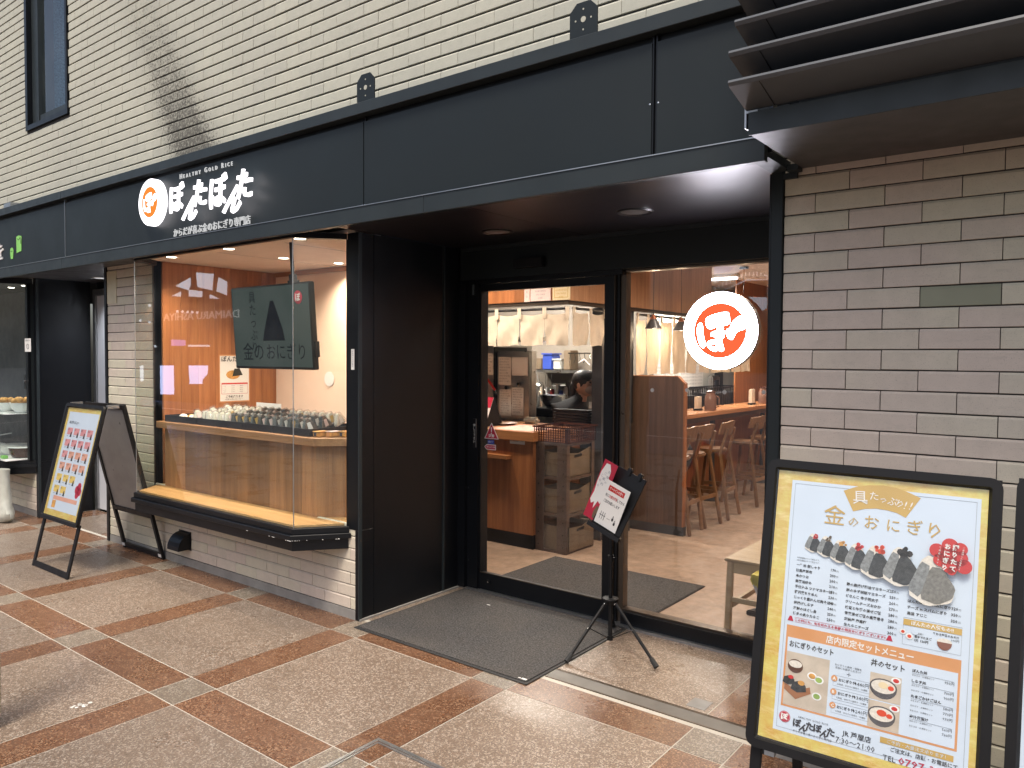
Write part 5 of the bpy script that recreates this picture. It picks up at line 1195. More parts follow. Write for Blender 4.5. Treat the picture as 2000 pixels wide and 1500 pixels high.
q = ay(1051, 785, 3.85); t = thing('hot_pot', 'tall shiny steel hot water urn on the bench', 'urn', (q.x, 3.85, 1.01)); MB().lathe([(.0001, .0), (.07, .0), (.07, .26), (.05, .30), (.02, .32), (.0001, .32)], (q.x, 3.85, 1.011), 22).build('body', 'chrome', t, smooth=True); MB().tube((q.x, 3.85, 1.33), (q.x - .05, 3.85, 1.55), .004, 5).build('ladle_handle', 'alu', t)
for i in range(4): q = ay(1036 + i * .5, 770 + i * 15, 3.7); tag(MB().lathe([(.0001, 0), (.05, 0), (.055, .05), (.05, .055), (.0001, .02)], (q.x - .03, 3.62, 1.012 + i * .06), 16).build('steel_bowl', 'chrome', None, smooth=True), ('lowest', 'second lowest', 'third lowest', 'topmost')[i] + ' steel bowl of the stack beside the urn', 'bowl', 'stacked steel bowls')
q = ay(1080, 790, 3.6); t = thing('big_bowl', 'wide shiny mixing bowl on a black stove', 'bowl', (q.x, 3.6, 1.1)); MB().lathe([(.0001, .0), (.08, .01), (.13, .07), (.15, .13), (.145, .13), (.0001, .03)], (q.x, 3.6, 1.075), 24).build('bowl', 'chrome', t, smooth=True)
t = thing('black_stove', 'black stove top under the mixing bowl', 'stove', (q.x, 3.6, 1.0)); box(q.x - .22, q.x + .3, 3.4, 3.67, .985, 1.07).build('body', 'plast', t, bevel=.01); box(-1.0, -.35, 3.38, 3.669, .02, .9845).build('base', 'steel', t)
t = thing('wall_tap', 'chrome wall tap with hose over the sink', 'tap', (-1.1, 4.25, 1.3)); q = ay(1095, 752, 4.2); MB().tube((q.x - .1, 4.2, q.z), (q.x + .08, 4.2, q.z + .01), .022, 8).tube((q.x, 4.2, q.z), (q.x, 4.29, q.z), .015, 8).build('body', 'chrome', t); MB().path([(q.x - .02, 4.19, q.z - .02), (q.x - .01, 4.17, q.z - .10), (q.x - .10, 4.15, q.z - .15), (q.x - .14, 4.1, q.z - .24)], .006, 6).build('hose', 'plast', t)
q = ay(1135, 690, 3.7); t = thing('utensil_rail', 'rail with hanging hooks and a wire hanger near the pillar', 'rail', q); MB().bar((q.x - .16, 3.7, q.z), (q.x + .12, 3.7, q.z), .012, .012).build('rail', 'chrome', t)
for i in range(5): MB().path([(q.x - .14 + i * .06, 3.7, q.z), (q.x - .13 + i * .06, 3.7, q.z - .06), (q.x - .15 + i * .06, 3.7, q.z - .10)], .004, 5).build('hook', ('chrome', 'plast')[i % 2], t)
MB().path([(q.x - .02, 3.68, q.z - .1), (q.x + .05, 3.68, q.z - .06), (q.x + .12, 3.68, q.z - .12)], .004, 5).build('hanger', 'white', t)

S('kitchen_side_wall', box(-.96, -.92, 4.37, 8.59, 0, 2.62), mat('pale grey kitchen wall', (.52, .52, .48), .6, world=True))
for k_, (y0_, y1_, z0_, z1_) in enumerate(((5.5, 6.1, 1.15, 1.52), (6.25, 7.0, 1.12, 1.52), (7.4, 7.7, 1.1, 1.9))):
    t = thing('wall_notice', ('large printed sheet on the pale kitchen wall, nearer one', 'large printed sheet on the pale kitchen wall, farther one', 'dark narrow panel on the pale kitchen wall')[k_], 'notice', (-.92, y0_, z0_), 'sheets on the pale kitchen wall')
    box(-.9195, -.916, y0_, y1_, z0_, z1_).build('sheet', 'paper' if k_ < 2 else 'darkgrey', t)
    if k_ < 2:
        m = MB()
        for i in range(7): m.text('本日の仕込み予定表 米二十キロ', (-.915, y0_ + .04, z1_ - .05 - i * .045), u=(0, 1, 0), size=.03, width=y1_ - y0_ - .08)
        m.build('lettering', 'inkgrey', t)
# bench and leaflets inside the window -------------------------------
bn = thing('wooden_bench', 'pale wooden side table inside the fixed window', 'side table', (2.05, 1.5, 0))
TX0, TX1, TY0, TY1 = 1.81, 2.46, 1.16, 1.80
box(TX0, TX1, TY0, TY1, .434, .452).build('tabletop', 'benchw', bn, bevel=.005)
for x in (TX0 + .03, TX1 - .03):
    for y in (TY0 + .03, TY1 - .03): MB().bar((x - (.012 if x < 2 else -.012), y - .005, .004), (x, y, .433), .034, .034, up=(0, 1, 0)).build('leg', 'benchw', bn, bevel=.004)
for y in (TY0 + .025, TY1 - .025): box(TX0 + .05, TX1 - .05, y - .009, y + .009, .37, .4335).build('apron', 'benchw', bn)
box(TX0 + .04, TX1 - .04, TY0 + .02, TY0 + .04, .20, .228).build('stretcher', 'benchw', bn)
for x in (TX0 + .03, TX1 - .03): box(x - .01, x + .01, TY0 + .05, TY1 - .05, .16, .19).build('stretcher', 'benchw', bn)
lr = thing('leaflet_rack', 'black stand of white leaflets with yellow tops by the post', 'leaflet stand', (2.1, 1.09, 0))
for i in range(7):
    x = 2.005 + i * .014; lf = MB().prism([(x, 1.06, .38 - i * .006), (x + .07, 1.06, .24 - i * .004), (x + .075, 1.06, .245), (x + .015, 1.06, .395)], (0, .10, 0)).build('leaflet', 'paper', lr)
    MB().prism([(x - .002, 1.059, .383 - i * .006), (x + .012, 1.059, .355 - i * .006), (x + .022, 1.059, .368), (x + .018, 1.059, .415), (x + .005, 1.059, .415)], (0, .102, 0)).build('yellow_top', mat('yellow leaflet top', (.62, .55, .08), .5) if i == 0 else bpy.data.materials['yellow leaflet top'], lf)
MB().tube((2.15, 1.10, .012), (2.15, 1.10, .40), .012, 8).build('pole', 'plast', lr)
MB().prism([(1.985, 1.05, .185), (2.2, 1.05, .185), (2.2, 1.17, .185), (2.03, 1.17, .185)], (0, 0, .03)).build('tray', 'plast', lr, bevel=.005); MB().box(2.05, 2.25, 1.04, 1.16, .0045, .016).build('base', 'plast', lr)
t = thing('floor_disc', 'flat orange red plastic disc with a stub on the shop floor', 'disc', (1.99, 1.06, 0)); MB().lathe([(.0001, .012), (.03, .012), (.045, .004), (.045, 0), (.0001, 0)], (2.0, 1.075, .0045), 20).build('disc', mat('orange red plastic', (.65, .07, .02), .3), t, smooth=True); MB().tube((2.0, 1.075, .0165), (2.0, 1.075, .05), .006, 8).build('stub', bpy.data.materials['orange red plastic'], t)
S('shop_side_wall', box(-.32, -.30, 6.61, 8.6, 0, 2.62), 'teak')
wc = thing('wood_column', 'teak column at the far end of the long table', 'column', (1.0, 7.5, 0)); box(.28, .45, 7.45, 7.6, .004, 2.615).build('column', 'teak', wc)

# ================================================================== PERSON
def skinned(name, V, E, r, m, parent, sub=2, root=0):
    me = bpy.data.meshes.new(name); o0 = OFF[parent.name]
    me.from_pydata([tuple(Vector(v)) for v in V], E, []); o = bpy.data.objects.new(name, me); COL.objects.link(o); o.parent = parent; o.location = -o0
    me.materials.append(MT[m]); sk = o.modifiers.new('skin', 'SKIN'); sk.use_smooth_shade = True
    for i, d in enumerate(me.skin_vertices[0].data): d.radius = (r[i], r[i]) if not isinstance(r[i], tuple) else r[i]; d.use_root = i == root
    ss = o.modifiers.new('sub', 'SUBSURF'); ss.levels = sub; ss.render_levels = sub
    OFF[o.name] = Vector((0, 0, 0)); return o
hc = ay(1141, 750, 3.12)
pe = thing('person', 'cook in black uniform, black cap and mask bending over the kitchen bench', 'person', (hc.x - .22, 3.12, 0))
hx, hy, hz = hc.x, hc.y, hc.z
sx = hx - .10; sz = hz - .24
skinned('body', [(sx - .12, hy, .92), (sx - .08, hy, 1.06), (sx - .03, hy, sz - .02), (hx - .035, hy, hz - .13), (hx - .01, hy, hz - .06),
                 (sx - .02, hy - .17, sz - .03), (sx + .02, hy - .20, sz - .24), (sx + .20, hy - .17, 1.02), (sx - .02, hy + .17, sz - .03), (sx + .02, hy + .20, sz - .24), (sx + .20, hy + .15, 1.02),
                 (sx - .12, hy - .09, .80), (sx - .08, hy - .10, .45), (sx - .12, hy - .10, .06), (sx - .12, hy + .09, .80), (sx - .08, hy + .10, .45), (sx - .12, hy + .10, .06), (sx - .02, hy - .10, .03), (sx - .02, hy + .10, .03)],
        [(0, 1), (1, 2), (2, 3), (3, 4), (2, 5), (5, 6), (6, 7), (2, 8), (8, 9), (9, 10), (0, 11), (11, 12), (12, 13), (0, 14), (14, 15), (15, 16), (13, 17), (16, 18)],
        [(.13, .15), (.13, .15), (.12, .14), (.055, .055), (.05, .05), .07, .055, .035, .07, .055, .035, .09, .06, .045, .09, .06, .045, .03, .03], 'blackcloth', pe)
hdm = MB().ball((hx, hy, hz), .10, 12, (.98, .80, 1.12)); hdm.ball((hx + .035, hy, hz - .055), .07, 9, (.95, .85, .9)); hdm.ball((hx + .105, hy, hz - .015), .018, 6, (1, .8, 1.2))
hdm.tube((hx - .03, hy, hz - .16), (hx - .01, hy, hz - .05), .05, 10)
hdm.build('head', 'skin', pe, smooth=True)
MB().ball((hx - .01, hy - .083, hz - .01), .026, 7, (.7, .4, 1.2)).build('ear', 'skin', pe, smooth=True)
for s_ in (-1, 1): MB().ball((hx + .088, hy + s_ * .032, hz + .018), .009, 6).build('eye', 'ink', pe, smooth=True)
MB().ball((hx + .055, hy, hz - .050), .064, 10, (.98, .95, .85)).build('face_mask', mat('grey face mask', (.30, .24, .21), .9), pe, smooth=True)
MB().ball((hx - .018, hy, hz + .030), .108, 12, (1.0, .86, 1.0)).build('hair', 'hair', pe, smooth=True)
MB().ball((hx - .13, hy, hz - .05), .05, 8, (.7, .6, 1.4)).ball((hx - .14, hy, hz - .12), .035, 7, (.7, .6, 1.8)).build('ponytail', 'hair', pe, smooth=True)
cp = MB().lathe([(.0001, .085), (.05, .078), (.09, .05), (.108, .0), (.110, -.012), (.104, -.012)], (0, 0, 0), 20); cp.v = [(hx - .008 + v[0], hy + v[1] * .87, hz + .045 + v[2] + .02 * (v[0] / .11)) for v in cp.v]
cp.prism([(hx + .085, hy - .06, hz + .040), (hx + .16, hy - .045, hz + .030), (hx + .175, hy, hz + .028), (hx + .16, hy + .045, hz + .030), (hx + .085, hy + .06, hz + .040)], (0, 0, .006)); cp.build('cap', 'blackcloth', pe, smooth=True)
for s_ in (-1, 1):
    wx, wy, wz = sx + .20, hy + s_ * .16, 1.02
    V = [(wx, wy, wz), (wx + .05, wy, wz - .005), (wx + .085, wy, wz - .01)]; E_ = [(0, 1), (1, 2)]; rr = [(.024, .028), (.020, .036), (.014, .034)]
    for i, (dy, L) in enumerate(((-.030, .060), (-.010, .070), (.010, .066), (.030, .052))):
        k = len(V); V += [(wx + .10, wy + dy, wz - .012), (wx + .10 + L * .55, wy + dy * 1.1, wz - .022), (wx + .10 + L, wy + dy * 1.1, wz - .045)]; E_ += [(2, k), (k, k + 1), (k + 1, k + 2)]; rr += [.009, .0085, .007]
    k = len(V); V += [(wx + .06, wy - s_ * .045, wz - .012), (wx + .10, wy - s_ * .06, wz - .03)]; E_ += [(1, k), (k, k + 1)]; rr += [.010, .008]
    skinned('hand', V, E_, rr, 'skin', pe, 2)
q = ay(1157, 791, 3.02); tag(box(q.x - .02, q.x + .04, 2.99, 3.0, q.z - .03, q.z + .03).build('label_card', 'paper'), 'small white card standing behind the basket by the cook', 'card')
t = thing('dish_stack', 'black louvred plastic crate between basket and cook', 'crate', (-.4, 2.82, .986))
for i in range(6): box(-.42, -.05, 2.63, 2.74, .987 + i * .026, 1.007 + i * .026).build('tier', 'plast', t)

# ================================================================== A-FRAME SIGNS
def rounded(x0, x1, y0, y1, r, n=5):
    P = []
    for cx, cy, a0 in ((x1 - r, y1 - r, 0), (x0 + r, y1 - r, 90), (x0 + r, y0 + r, 180), (x1 - r, y0 + r, 270)):
        for i in range(n + 1): a = R(a0 + 90 * i / n); P.append((cx + r * math.cos(a), cy + r * math.sin(a)))
    return P
def frame_ring(o, i, t, r, x0=0, x1=.574, y0=0, y1=.821, z0=0):
    A = rounded(x0 - o, x1 + o, y0 - o, y1 + o, r); B = [(min(max(x, x0 + i), x1 - i), min(max(y, y0 + i), y1 - i)) for x, y in A]
    m = MB(); n = len(A); zs = [(A, z0), (A, z0 + t * .7), ([(x * .985 + B[k][0] * .015, y * .985 + B[k][1] * .015) for k, (x, y) in enumerate(A)], z0 + t), ([(x * .25 + B[k][0] * .75, y * .25 + B[k][1] * .75) for k, (x, y) in enumerate(A)], z0 + t), (B, z0 + .002)]
    V = [(x, y, z) for P, z in zs for x, y in P]
    Fc = [(j * n + k, j * n + (k + 1) % n, (j + 1) * n + (k + 1) % n, (j + 1) * n + k) for j in range(len(zs) - 1) for k in range(n)]
    return m.add(V, Fc)
def lp(x0, x1, y0, y1, k, m, name, par, base=.0015):   # flat print layer k in the local poster plane (x right, y up, z towards viewer)
    return box(x0, x1, y0, y1, base + k * .0004, base + k * .0004 + .0002).build(name, m, par)
def polyprint(P, k, m, name, par, base=.0015): return MB().prism([(x, y, base + k * .0004) for x, y in P], (0, 0, .0002)).build(name, m, par)
UX, VY = (1, 0, 0), (0, 1, 0)
def frame_sign(label, o, u, v, back=False, grp=None, depthrear=None, legs=.44, rearleg=True):
    u = Vector(u).normalized(); v = Vector(v); v = (v - u * v.dot(u)).normalized(); w_ = u.cross(v)
    M3 = Matrix((u, v, w_)).transposed()
    t = thing('menu_stand', label, 'A-frame sign', o, grp, rot=M3)
    frame_ring(.034, .0, .016, .032).build('frame', 'plast', t, smooth=True)
    box(-.030, .604, -.030, .851, -.010, -.0005).build('back_board', 'plast', t)
    for x in (-.022, .562): box(x, x + .034, -legs, -.012, -.026, -.0105).build('leg', 'plast', t, bevel=.003)
    box(.0125, .5615, -legs + .012, -legs + .052, -.024, -.012).build('crossbar', 'plast', t)
    return t, M3
# ---- big menu stand at the right -------------------------------------------------
bo, bu, bv = Vector((2.702, -.736, .437)), Vector((.999, .054, -.010)), Vector((.019, .192, .981))
bs, M3 = frame_sign('large gold bordered menu stand with rows of rice balls at the right', bo, bu, bv, legs=.445)
Mi = M3.transposed()
def pq(px, py):                      # photograph pixel -> poster plane
    d = _ray(px, py); n_ = M3.col[2]; P = CAMP + d * ((bo - CAMP).dot(n_) / d.dot(n_)); q = Mi @ (P - bo); return q.x, q.y
Z1 = lambda x, y: pq(1460 + x / 3.7037, 880 + y / 3.7037)
Z2 = lambda x, y: pq(1460 + x / 3.7037, 1160 + y / 3.7037)
Z4 = lambda x, y: pq(1500 + x / 5.263, 1220 + y / 5.263)
def pt_(mb, s, q, size, align='l', k=6, bold=0., width=None, rot=0., shear=0.): return mb.text(s, (q[0], q[1], .0015 + k * .0004), UX, VY, size, align, bold, 0., width, shear, 1, rot)
lp(0, .574, 0, .821, -1, 'goldleaf', 'gold_print', bs)
a = Z1(345, 215); b = Z1(1695, 350); c_ = Z2(165, 965)
wx0, wx1, wy0, wy1 = (a[0] + c_[0]) / 2, b[0], c_[1], (a[1] + b[1]) / 2
lp(wx0, wx1, wy0, wy1, 0, 'poster', 'paper_field', bs)
i_ = .010; lw_ = .0009
m = MB()
for q in ((wx0 + i_, wx1 - i_, wy1 - i_ - lw_, wy1 - i_), (wx0 + i_, wx1 - i_, wy0 + i_, wy0 + i_ + lw_), (wx0 + i_, wx0 + i_ + lw_, wy0 + i_, wy1 - i_ - .001), (wx1 - i_ - lw_, wx1 - i_, wy0 + i_, wy1 - i_ - .001)): m.box(*q, .0021, .0023)
m.build('border_line', 'inkgrey', bs)
# fan banner
fan = [Z1(*q) for q in ((697, 290), (790, 262), (880, 250), (980, 252), (1080, 270), (1170, 305), (1255, 345), (1145, 487), (1080, 452), (1010, 432), (930, 420), (850, 422), (765, 440))]
polyprint(fan, 2, 'gold', 'fan_banner', bs)
def heavy(mb, chars):
    for ch, x, y, s_, r_ in chars: pt_(mb, ch, Z1(x, y), s_, 'c', 5, bold=.0001, rot=r_)
m = MB(); heavy(m, (('具', 817, 340, .044, .08), ('た', 918, 330, .028, .03), ('っ', 985, 355, .024, -.05), ('ぷ', 1050, 370, .028, -.1), ('り', 1105, 388, .026, -.2), ('!', 1145, 395, .034, -.3), ('!', 1185, 400, .034, -.35))); m.build('banner_lettering', 'paper', bs)
m = MB(); heavy(m, (('金', 632, 470, .064, 0), ('の', 768, 515, .034, 0), ('お', 900, 522, .046, 0), ('に', 1056, 545, .042, 0), ('ぎ', 1212, 560, .047, 0), ('り', 1355, 582, .050, 0))); m.build('title_lettering', 'gold', bs)
# seven rice balls in a row
RB = ((480, 665, 70, 'red'), (575, 690, 78, 'brownbox'), (675, 725, 84, 'bread'), (795, 762, 98, 'red'), (930, 800, 122, 'signredp'), (1112, 832, 145, 'hair'), (1335, 930, 185, None))
MT['signredp'] = mat('orange red roe print', (.62, .07, .03), .5)
MT['norig'] = mat('grey seaweed print', (.20, .21, .21), .5, var=.35, vs=120); MT['norid'] = mat('dark seaweed print', (.035, .036, .036), .5, var=.5, vs=90); MT['norim'] = mat('mid grey seaweed print', (.17, .165, .15), .5, var=.3, vs=120); MT['ricep'] = mat('rice print', (.66, .62, .55), .6, var=.12, vs=160)
for k, (x, y, s_, top) in enumerate(RB):
    f_ = lambda P: [Z1(x + a * s_, y + b * s_) for a, b in chaikin([(P[i][0], P[i][1]) for i in range(len(P))], 1, .13)]
    ri = polyprint(f_([(-.95, .55), (-.2, 1.05), (.75, .95), (.9, .6), (.3, -.75), (-.1, -.95), (-.4, -.75)]), 7 + k * 5, 'ricep', 'rice_picture', bs)
    polyprint(f_([(-.95, .35), (-.40, -.72), (-.02, -.50), (-.48, .72)]), 8 + k * 5, 'norig', 'seaweed_picture', bs)
    polyprint(f_([(-.48, .72), (-.02, -.50), (.42, -.42), (.95, .38), (.80, .78), (.22, 1.0)]), 9 + k * 5, 'norid' if k < 6 else 'norim', 'seaweed_picture', bs)
    if top:
        tp = MB()
        rr = random.Random(k)
        for _i in range(9):
            q = Z1(x + (.22 + rr.uniform(-.24, .26)) * s_, y + (-.68 + rr.uniform(-.18, .2)) * s_); rad = s_ * .00006 * rr.uniform(.5, 1.1) * (1 if k > 2 else .9)
            tp.lathe([(.0001, .0002), (rad, .0002), (rad, 0)], (q[0], q[1], .0015 + (10 + k * 5) * .0004), 8)
        tp.build('topping_picture', top, bs)
# red cloud
m = MB()
for x, y, r_ in ((1375, 720, .019), (1470, 690, .021), (1545, 715, .018), (1570, 840, .020), (1470, 830, .022), (1400, 790, .018), (1480, 870, .0115), (1450, 760, .024), (1535, 780, .022)):
    q = Z1(x, y); m.lathe([(.0001, .0002), (r_, .0002), (r_, 0)], (q[0], q[1], .0015 + 45 * .0004), 18)
m.build('cloud_badge', 'red', bs)
m = MB()
for i, ch in enumerate('握りたて'): pt_(m, ch, Z1(1512 - i * 8, 705 + i * 50), .0165, 'c', 47, bold=.0006)
for i, ch in enumerate('おにぎり'): pt_(m, ch, Z1(1455 - i * 8, 695 + i * 50), .0165, 'c', 47, bold=.0006)
for i, ch in enumerate('ご来店頂いたお客様には'): pt_(m, ch, Z1(1570 - i * 3.5, 708 + i * 15), .0052, 'c', 47)
for i, ch in enumerate('ご用意します！'): pt_(m, ch, Z1(1400 - i * 4, 700 + i * 22), .0060, 'c', 47)
m.build('badge_lettering', 'paper', bs)
# menu columns
C1 = (('一等米 銀しゃり', '170'), ('日高産昆布', '200'), ('本かつお', '200'), ('高菜油炒め', '210'), ('手仕込み ツナマヨネーズ', '230'), ('野沢菜ちりめん', '230'), ('じっくり煮込んだ肉そぼろ', '240'), ('釜揚げしらす', '240'), ('紅鮭のほぐし身', '250'), ('博多の炙りたらこ', '250'))
C2 = (('鶏の唐揚げ醤油マヨネーズ', '250'), ('鮭のゆず胡椒マヨネーズ', '250'), ('どさんこ 辛子明太子', '260'), ('クリームチーズおかか', '270'), ('枝豆と牛蒡の混ぜご飯', '280'), ('青菜混ぜご飯の高菜巻き', '280'), ('紀州産 南高梅', '280'), ('生たらこチーズ', '300'))
C3 = (('ぼんた特製 スパムにぎり', '320'), ('チーズ in スパムにぎり', '350'), ('高級 すじこ', '350'))
m = MB()
def col(rows, A, B, PA, PB, sz=.0098):
    n = len(rows) - 1
    for i, (nm, pr__) in enumerate(rows):
        t = i / n; q = (A[0], A[1] + (B[1] - A[1]) * t); p = (PA[0], q[1])
        pt_(m, nm, q, sz, 'l', 4, bold=.00025); pt_(m, pr__, (p[0] - .007, p[1]), sz * 1.12, 'r', 4, bold=.0002); pt_(m, '円', (p[0], p[1]), sz * .62, 'r', 4)
col(C1, Z1(357, 832), Z2(318, 142), Z1(660, 870), Z2(628, 190)); col(C2, Z1(718, 972), Z2(692, 225), Z1(1095, 1025), Z2(1072, 285)); col(C3, Z1(1160, 1095), Z2(1155, 145), Z1(1545, 1150), Z2(1540, 205))
for i in range(2): pt_(m, '※表示価格はすべて税込です。', (Z1(360, 775)[0], Z1(360, 775)[1] - i * .008), .0052, 'l', 4)
m.build('menu_lettering', 'ink', bs)
# ruled pink lines with mountains
a = Z2(345, 178); b = Z2(1000, 320); rowy = (a[1] + b[1]) / 2
m = MB(); m.box(a[0], b[0], rowy + .0055, rowy + .0062, .0025, .0027).box(a[0], b[0], rowy - .0075, rowy - .0068, .0025, .0027); pt_(m, 'この他にも、旬を味わえる季節の限定おにぎりございます!!', (a[0], rowy - .004), .0085, 'l', 4, bold=.0002, width=b[0] - a[0])
for x in (a[0] - .013, b[0] + .010): m.prism([(x - .009, rowy - .007, .0025), (x + .009, rowy - .007, .0025), (x + .003, rowy + .008, .0025), (x - .003, rowy + .008, .0025)], (0, 0, .0002))
m.build('pink_notice', 'crimson', bs)
# egg / soup box
a = Z2(1130, 180); b = Z2(1552, 300); bx0, bx1 = a[0], b[0]; ty = (a[1] + Z2(1555, 230)[1]) / 2
by_ = Z2(1120, 360)[1]
m = MB()
for q in ((bx0, bx1, ty - .0006, ty), (bx0, bx1, by_, by_ + .0006), (bx0, bx0 + .0006, by_, ty), (bx1 - .0006, bx1, by_, ty)): m.box(*q, .0025, .0027)
m.build('box_line', 'inkgrey', bs); lp(bx0, bx1, ty - .021, ty - .004, 3, 'gold', 'gold_bar', bs)
m = MB(); pt_(m, 'ぼんたの人気もの!!', ((bx0 + bx1) / 2, ty - .0125), .0125, 'c', 5, bold=.0004); m.build('bar_lettering', 'paper', bs)
m = MB(); yb = ty - .021
pt_(m, 'あおさ海苔のみそ汁', (bx1 - .006, yb - .011), .0072, 'r', 4, bold=.0002); pt_(m, '190円', (bx1 - .006, yb - .021), .0085, 'r', 4); pt_(m, '絶品！', (bx0 + .036, yb - .020), .0068, 'l', 4); pt_(m, '塩ゆでたまご', (bx0 + .030, yb - .029), .0072, 'l', 4, bold=.0002); pt_(m, '1個 120円', (bx0 + .030, yb - .040), .0088, 'l', 4, bold=.0002)
m.build('box_lettering', 'ink', bs)
def disc(q, r_, k, m_, nm, sq=1.): 
    mm = MB().lathe([(.0001, .0002), (r_, .0002), (r_, 0)], (0, 0, 0), 20); mm.v = [(q[0] + v[0], q[1] + v[1] * sq, .0015 + k * .0004 + v[2]) for v in mm.v]; return mm.build(nm, m_, bs)
for q, r_ in ((Z2(1125, 270), .0085), (Z2(1172, 305), .0095)): disc(q, r_, 5, 'porcelain', 'egg_picture', .9); disc(q, r_ * .55, 6, 'signredp', 'yolk_picture', .9)
disc(Z2(1213, 272), .0095, 4, 'poster', 'egg_picture', .9)
q = Z2(1425, 360); disc((q[0], q[1] + .004), .0185, 4, 'ricep', 'soup_picture', .55); polyprint([(q[0] + .0185 * math.cos(t), q[1] + .003 + .021 * math.sin(t)) for t in [math.pi + i * math.pi / 10 for i in range(11)]], 5, mat('brown bowl print', (.20, .07, .045), .4), 'bowl_picture', bs)
# set menu block
A, B, Cc = Z2(288, 210), Z2(1548, 490), Z2(235, 800)
sx0, sx1, sy1 = A[0], B[0], (A[1] + B[1]) / 2; sy0 = Cc[1] - .0
lp(sx0, sx1, sy0, sy1, 1, 'orange', 'set_block', bs); lp(sx0 + .006, sx1 - .006, sy0 + .006, sy1 - .036, 2, 'poster', 'set_field', bs)
m = MB(); pt_(m, '店内限定セットメニュー', ((sx0 + sx1) / 2, sy1 - .019), .0245, 'c', 4, bold=.0005, width=.235); m.build('set_title', 'paper', bs)
FX0, FX1, FY0, FY1 = sx0 + .006, sx1 - .006, sy0 + .006, sy1 - .036; FW_, FH = FX1 - FX0, FY1 - FY0
m = MB(); pt_(m, 'おにぎりのセット', (FX0 + .006, FY1 - .026), .0205, 'l', 5, bold=.0005, width=.128); pt_(m, '丼のセット', (FX0 + FW_ * .52, FY1 - .028), .0205, 'l', 5, bold=.0005, width=.088)
gx = FX0 + FW_ * .29
pt_(m, 'おにぎりの具材・個数を', (gx + .045, FY1 - .050), .0068, 'c', 5); pt_(m, '自由にお選びください！', (gx + .045, FY1 - .058), .0068, 'c', 5); pt_(m, '＋', (gx + .048, FY1 - .071), .016, 'c', 5)
for i, (L, pr__) in enumerate((('A', '+440'), ('B', '+340'), ('C', '+240'))):
    yy_ = FY1 - .096 - i * .0385
    pt_(m, 'おにぎり代', (gx + .021, yy_ + .001), .0098, 'l', 5, bold=.0002); pt_(m, pr__ + '円', (gx + .104, yy_), .0135, 'r', 5); pt_(m, 'お惣菜・あおさの海苔汁・お漬物', (gx + .018, yy_ - .010), .0055, 'l', 5)
rx = FX0 + FW_ * .755
y_ = FY1 - .022
for nm, ps in (('ぼんた丼', ('950',)), ('しらす丼', ('700', '900')), ('たまごかけごはん', ('580', '770', '970')), ('出汁茶漬け', ('560', '760'))):
    pt_(m, nm, (rx, y_), .0095, 'l', 5, bold=.0003); m.box(rx, FX1 - .008, y_ - .0040, y_ - .0035, .0034, .0036)
    for p_ in ps:
        y_ -= .0135; pt_(m, 'あおさ汁・お漬物セット', (rx, y_ + .003), .0052, 'l', 5); pt_(m, p_ + '円', (FX1 - .008, y_), .0098, 'r', 5)
    y_ -= .0145
m.build('set_lettering', 'ink', bs)
for i in range(3):
    yy_ = FY1 - .096 - i * .0385; x0_ = gx + .006
    m = MB()
    for q in ((x0_, gx + .108, yy_ + .0150, yy_ + .0155), (x0_, gx + .108, yy_ - .0150, yy_ - .0145), (x0_, x0_ + .0005, yy_ - .0150, yy_ + .0155), (gx + .1075, gx + .108, yy_ - .0150, yy_ + .0155)): m.box(*q, .0030, .0032)
    m.build('set_line', 'inkgrey', bs); q = (gx + .009, yy_ + .006); disc(q, .0088, 6, 'orange', 'set_badge'); mm = MB(); pt_(mm, 'ABC'[i], q, .013, 'c', 8, bold=.0004); mm.build('badge_letter', 'paper', bs)
lp(FX0 + .0005, FX0 + FW_ * .275, FY0 + .001, FY1 - .042, 3, mat('photo table print', (.50, .43, .35), .4, var=.15, vs=18), 'food_photo', bs)
ph0 = FX0 + .0005; phy = FY0
disc((ph0 + .028, phy + .118), .0225, 5, mat('bowl dark print', (.10, .045, .03), .3), 'bowl_picture', .9); disc((ph0 + .028, phy + .124), .0195, 6, 'ricep', 'soup_picture', .55)
polyprint([(ph0 + .0, phy + .045), (ph0 + .035, phy + .022), (ph0 + .078, phy + .048), (ph0 + .074, phy + .066), (ph0 + .035, phy + .05), (ph0 + .0, phy + .062)], 5, mat('wood tray print', (.30, .13, .06), .4), 'tray_picture', bs)
for dx, dy, s_ in ((.013, .075, .019), (.043, .062, .024)):
    polyprint([(ph0 + dx - s_, phy + dy - s_ * .5), (ph0 + dx - s_ * .2, phy + dy - s_ * .8), (ph0 + dx + s_ * .9, phy + dy - s_ * .5), (ph0 + dx + s_ * .8, phy + dy + s_ * .2), (ph0 + dx + s_ * .1, phy + dy + s_ * .7), (ph0 + dx - s_ * .8, phy + dy + s_ * .35)], 7, 'norid', 'seaweed_picture', bs); disc((ph0 + dx + s_ * .25, phy + dy + s_ * .45), s_ * .42, 8, 'bread' if dx > .02 else 'red', 'topping_picture', .7)
for dx, dy in ((.078, .100), (.098, .093), (.095, .045)): disc((ph0 + dx, phy + dy), .014, 5, 'porcelain', 'dish_picture', .8); disc((ph0 + dx, phy + dy), .0095, 6, ('bread', 'signredp', 'green')[int(dx * 1000) % 3], 'side_picture', .8)
px0 = FX0 + FW_ * .52
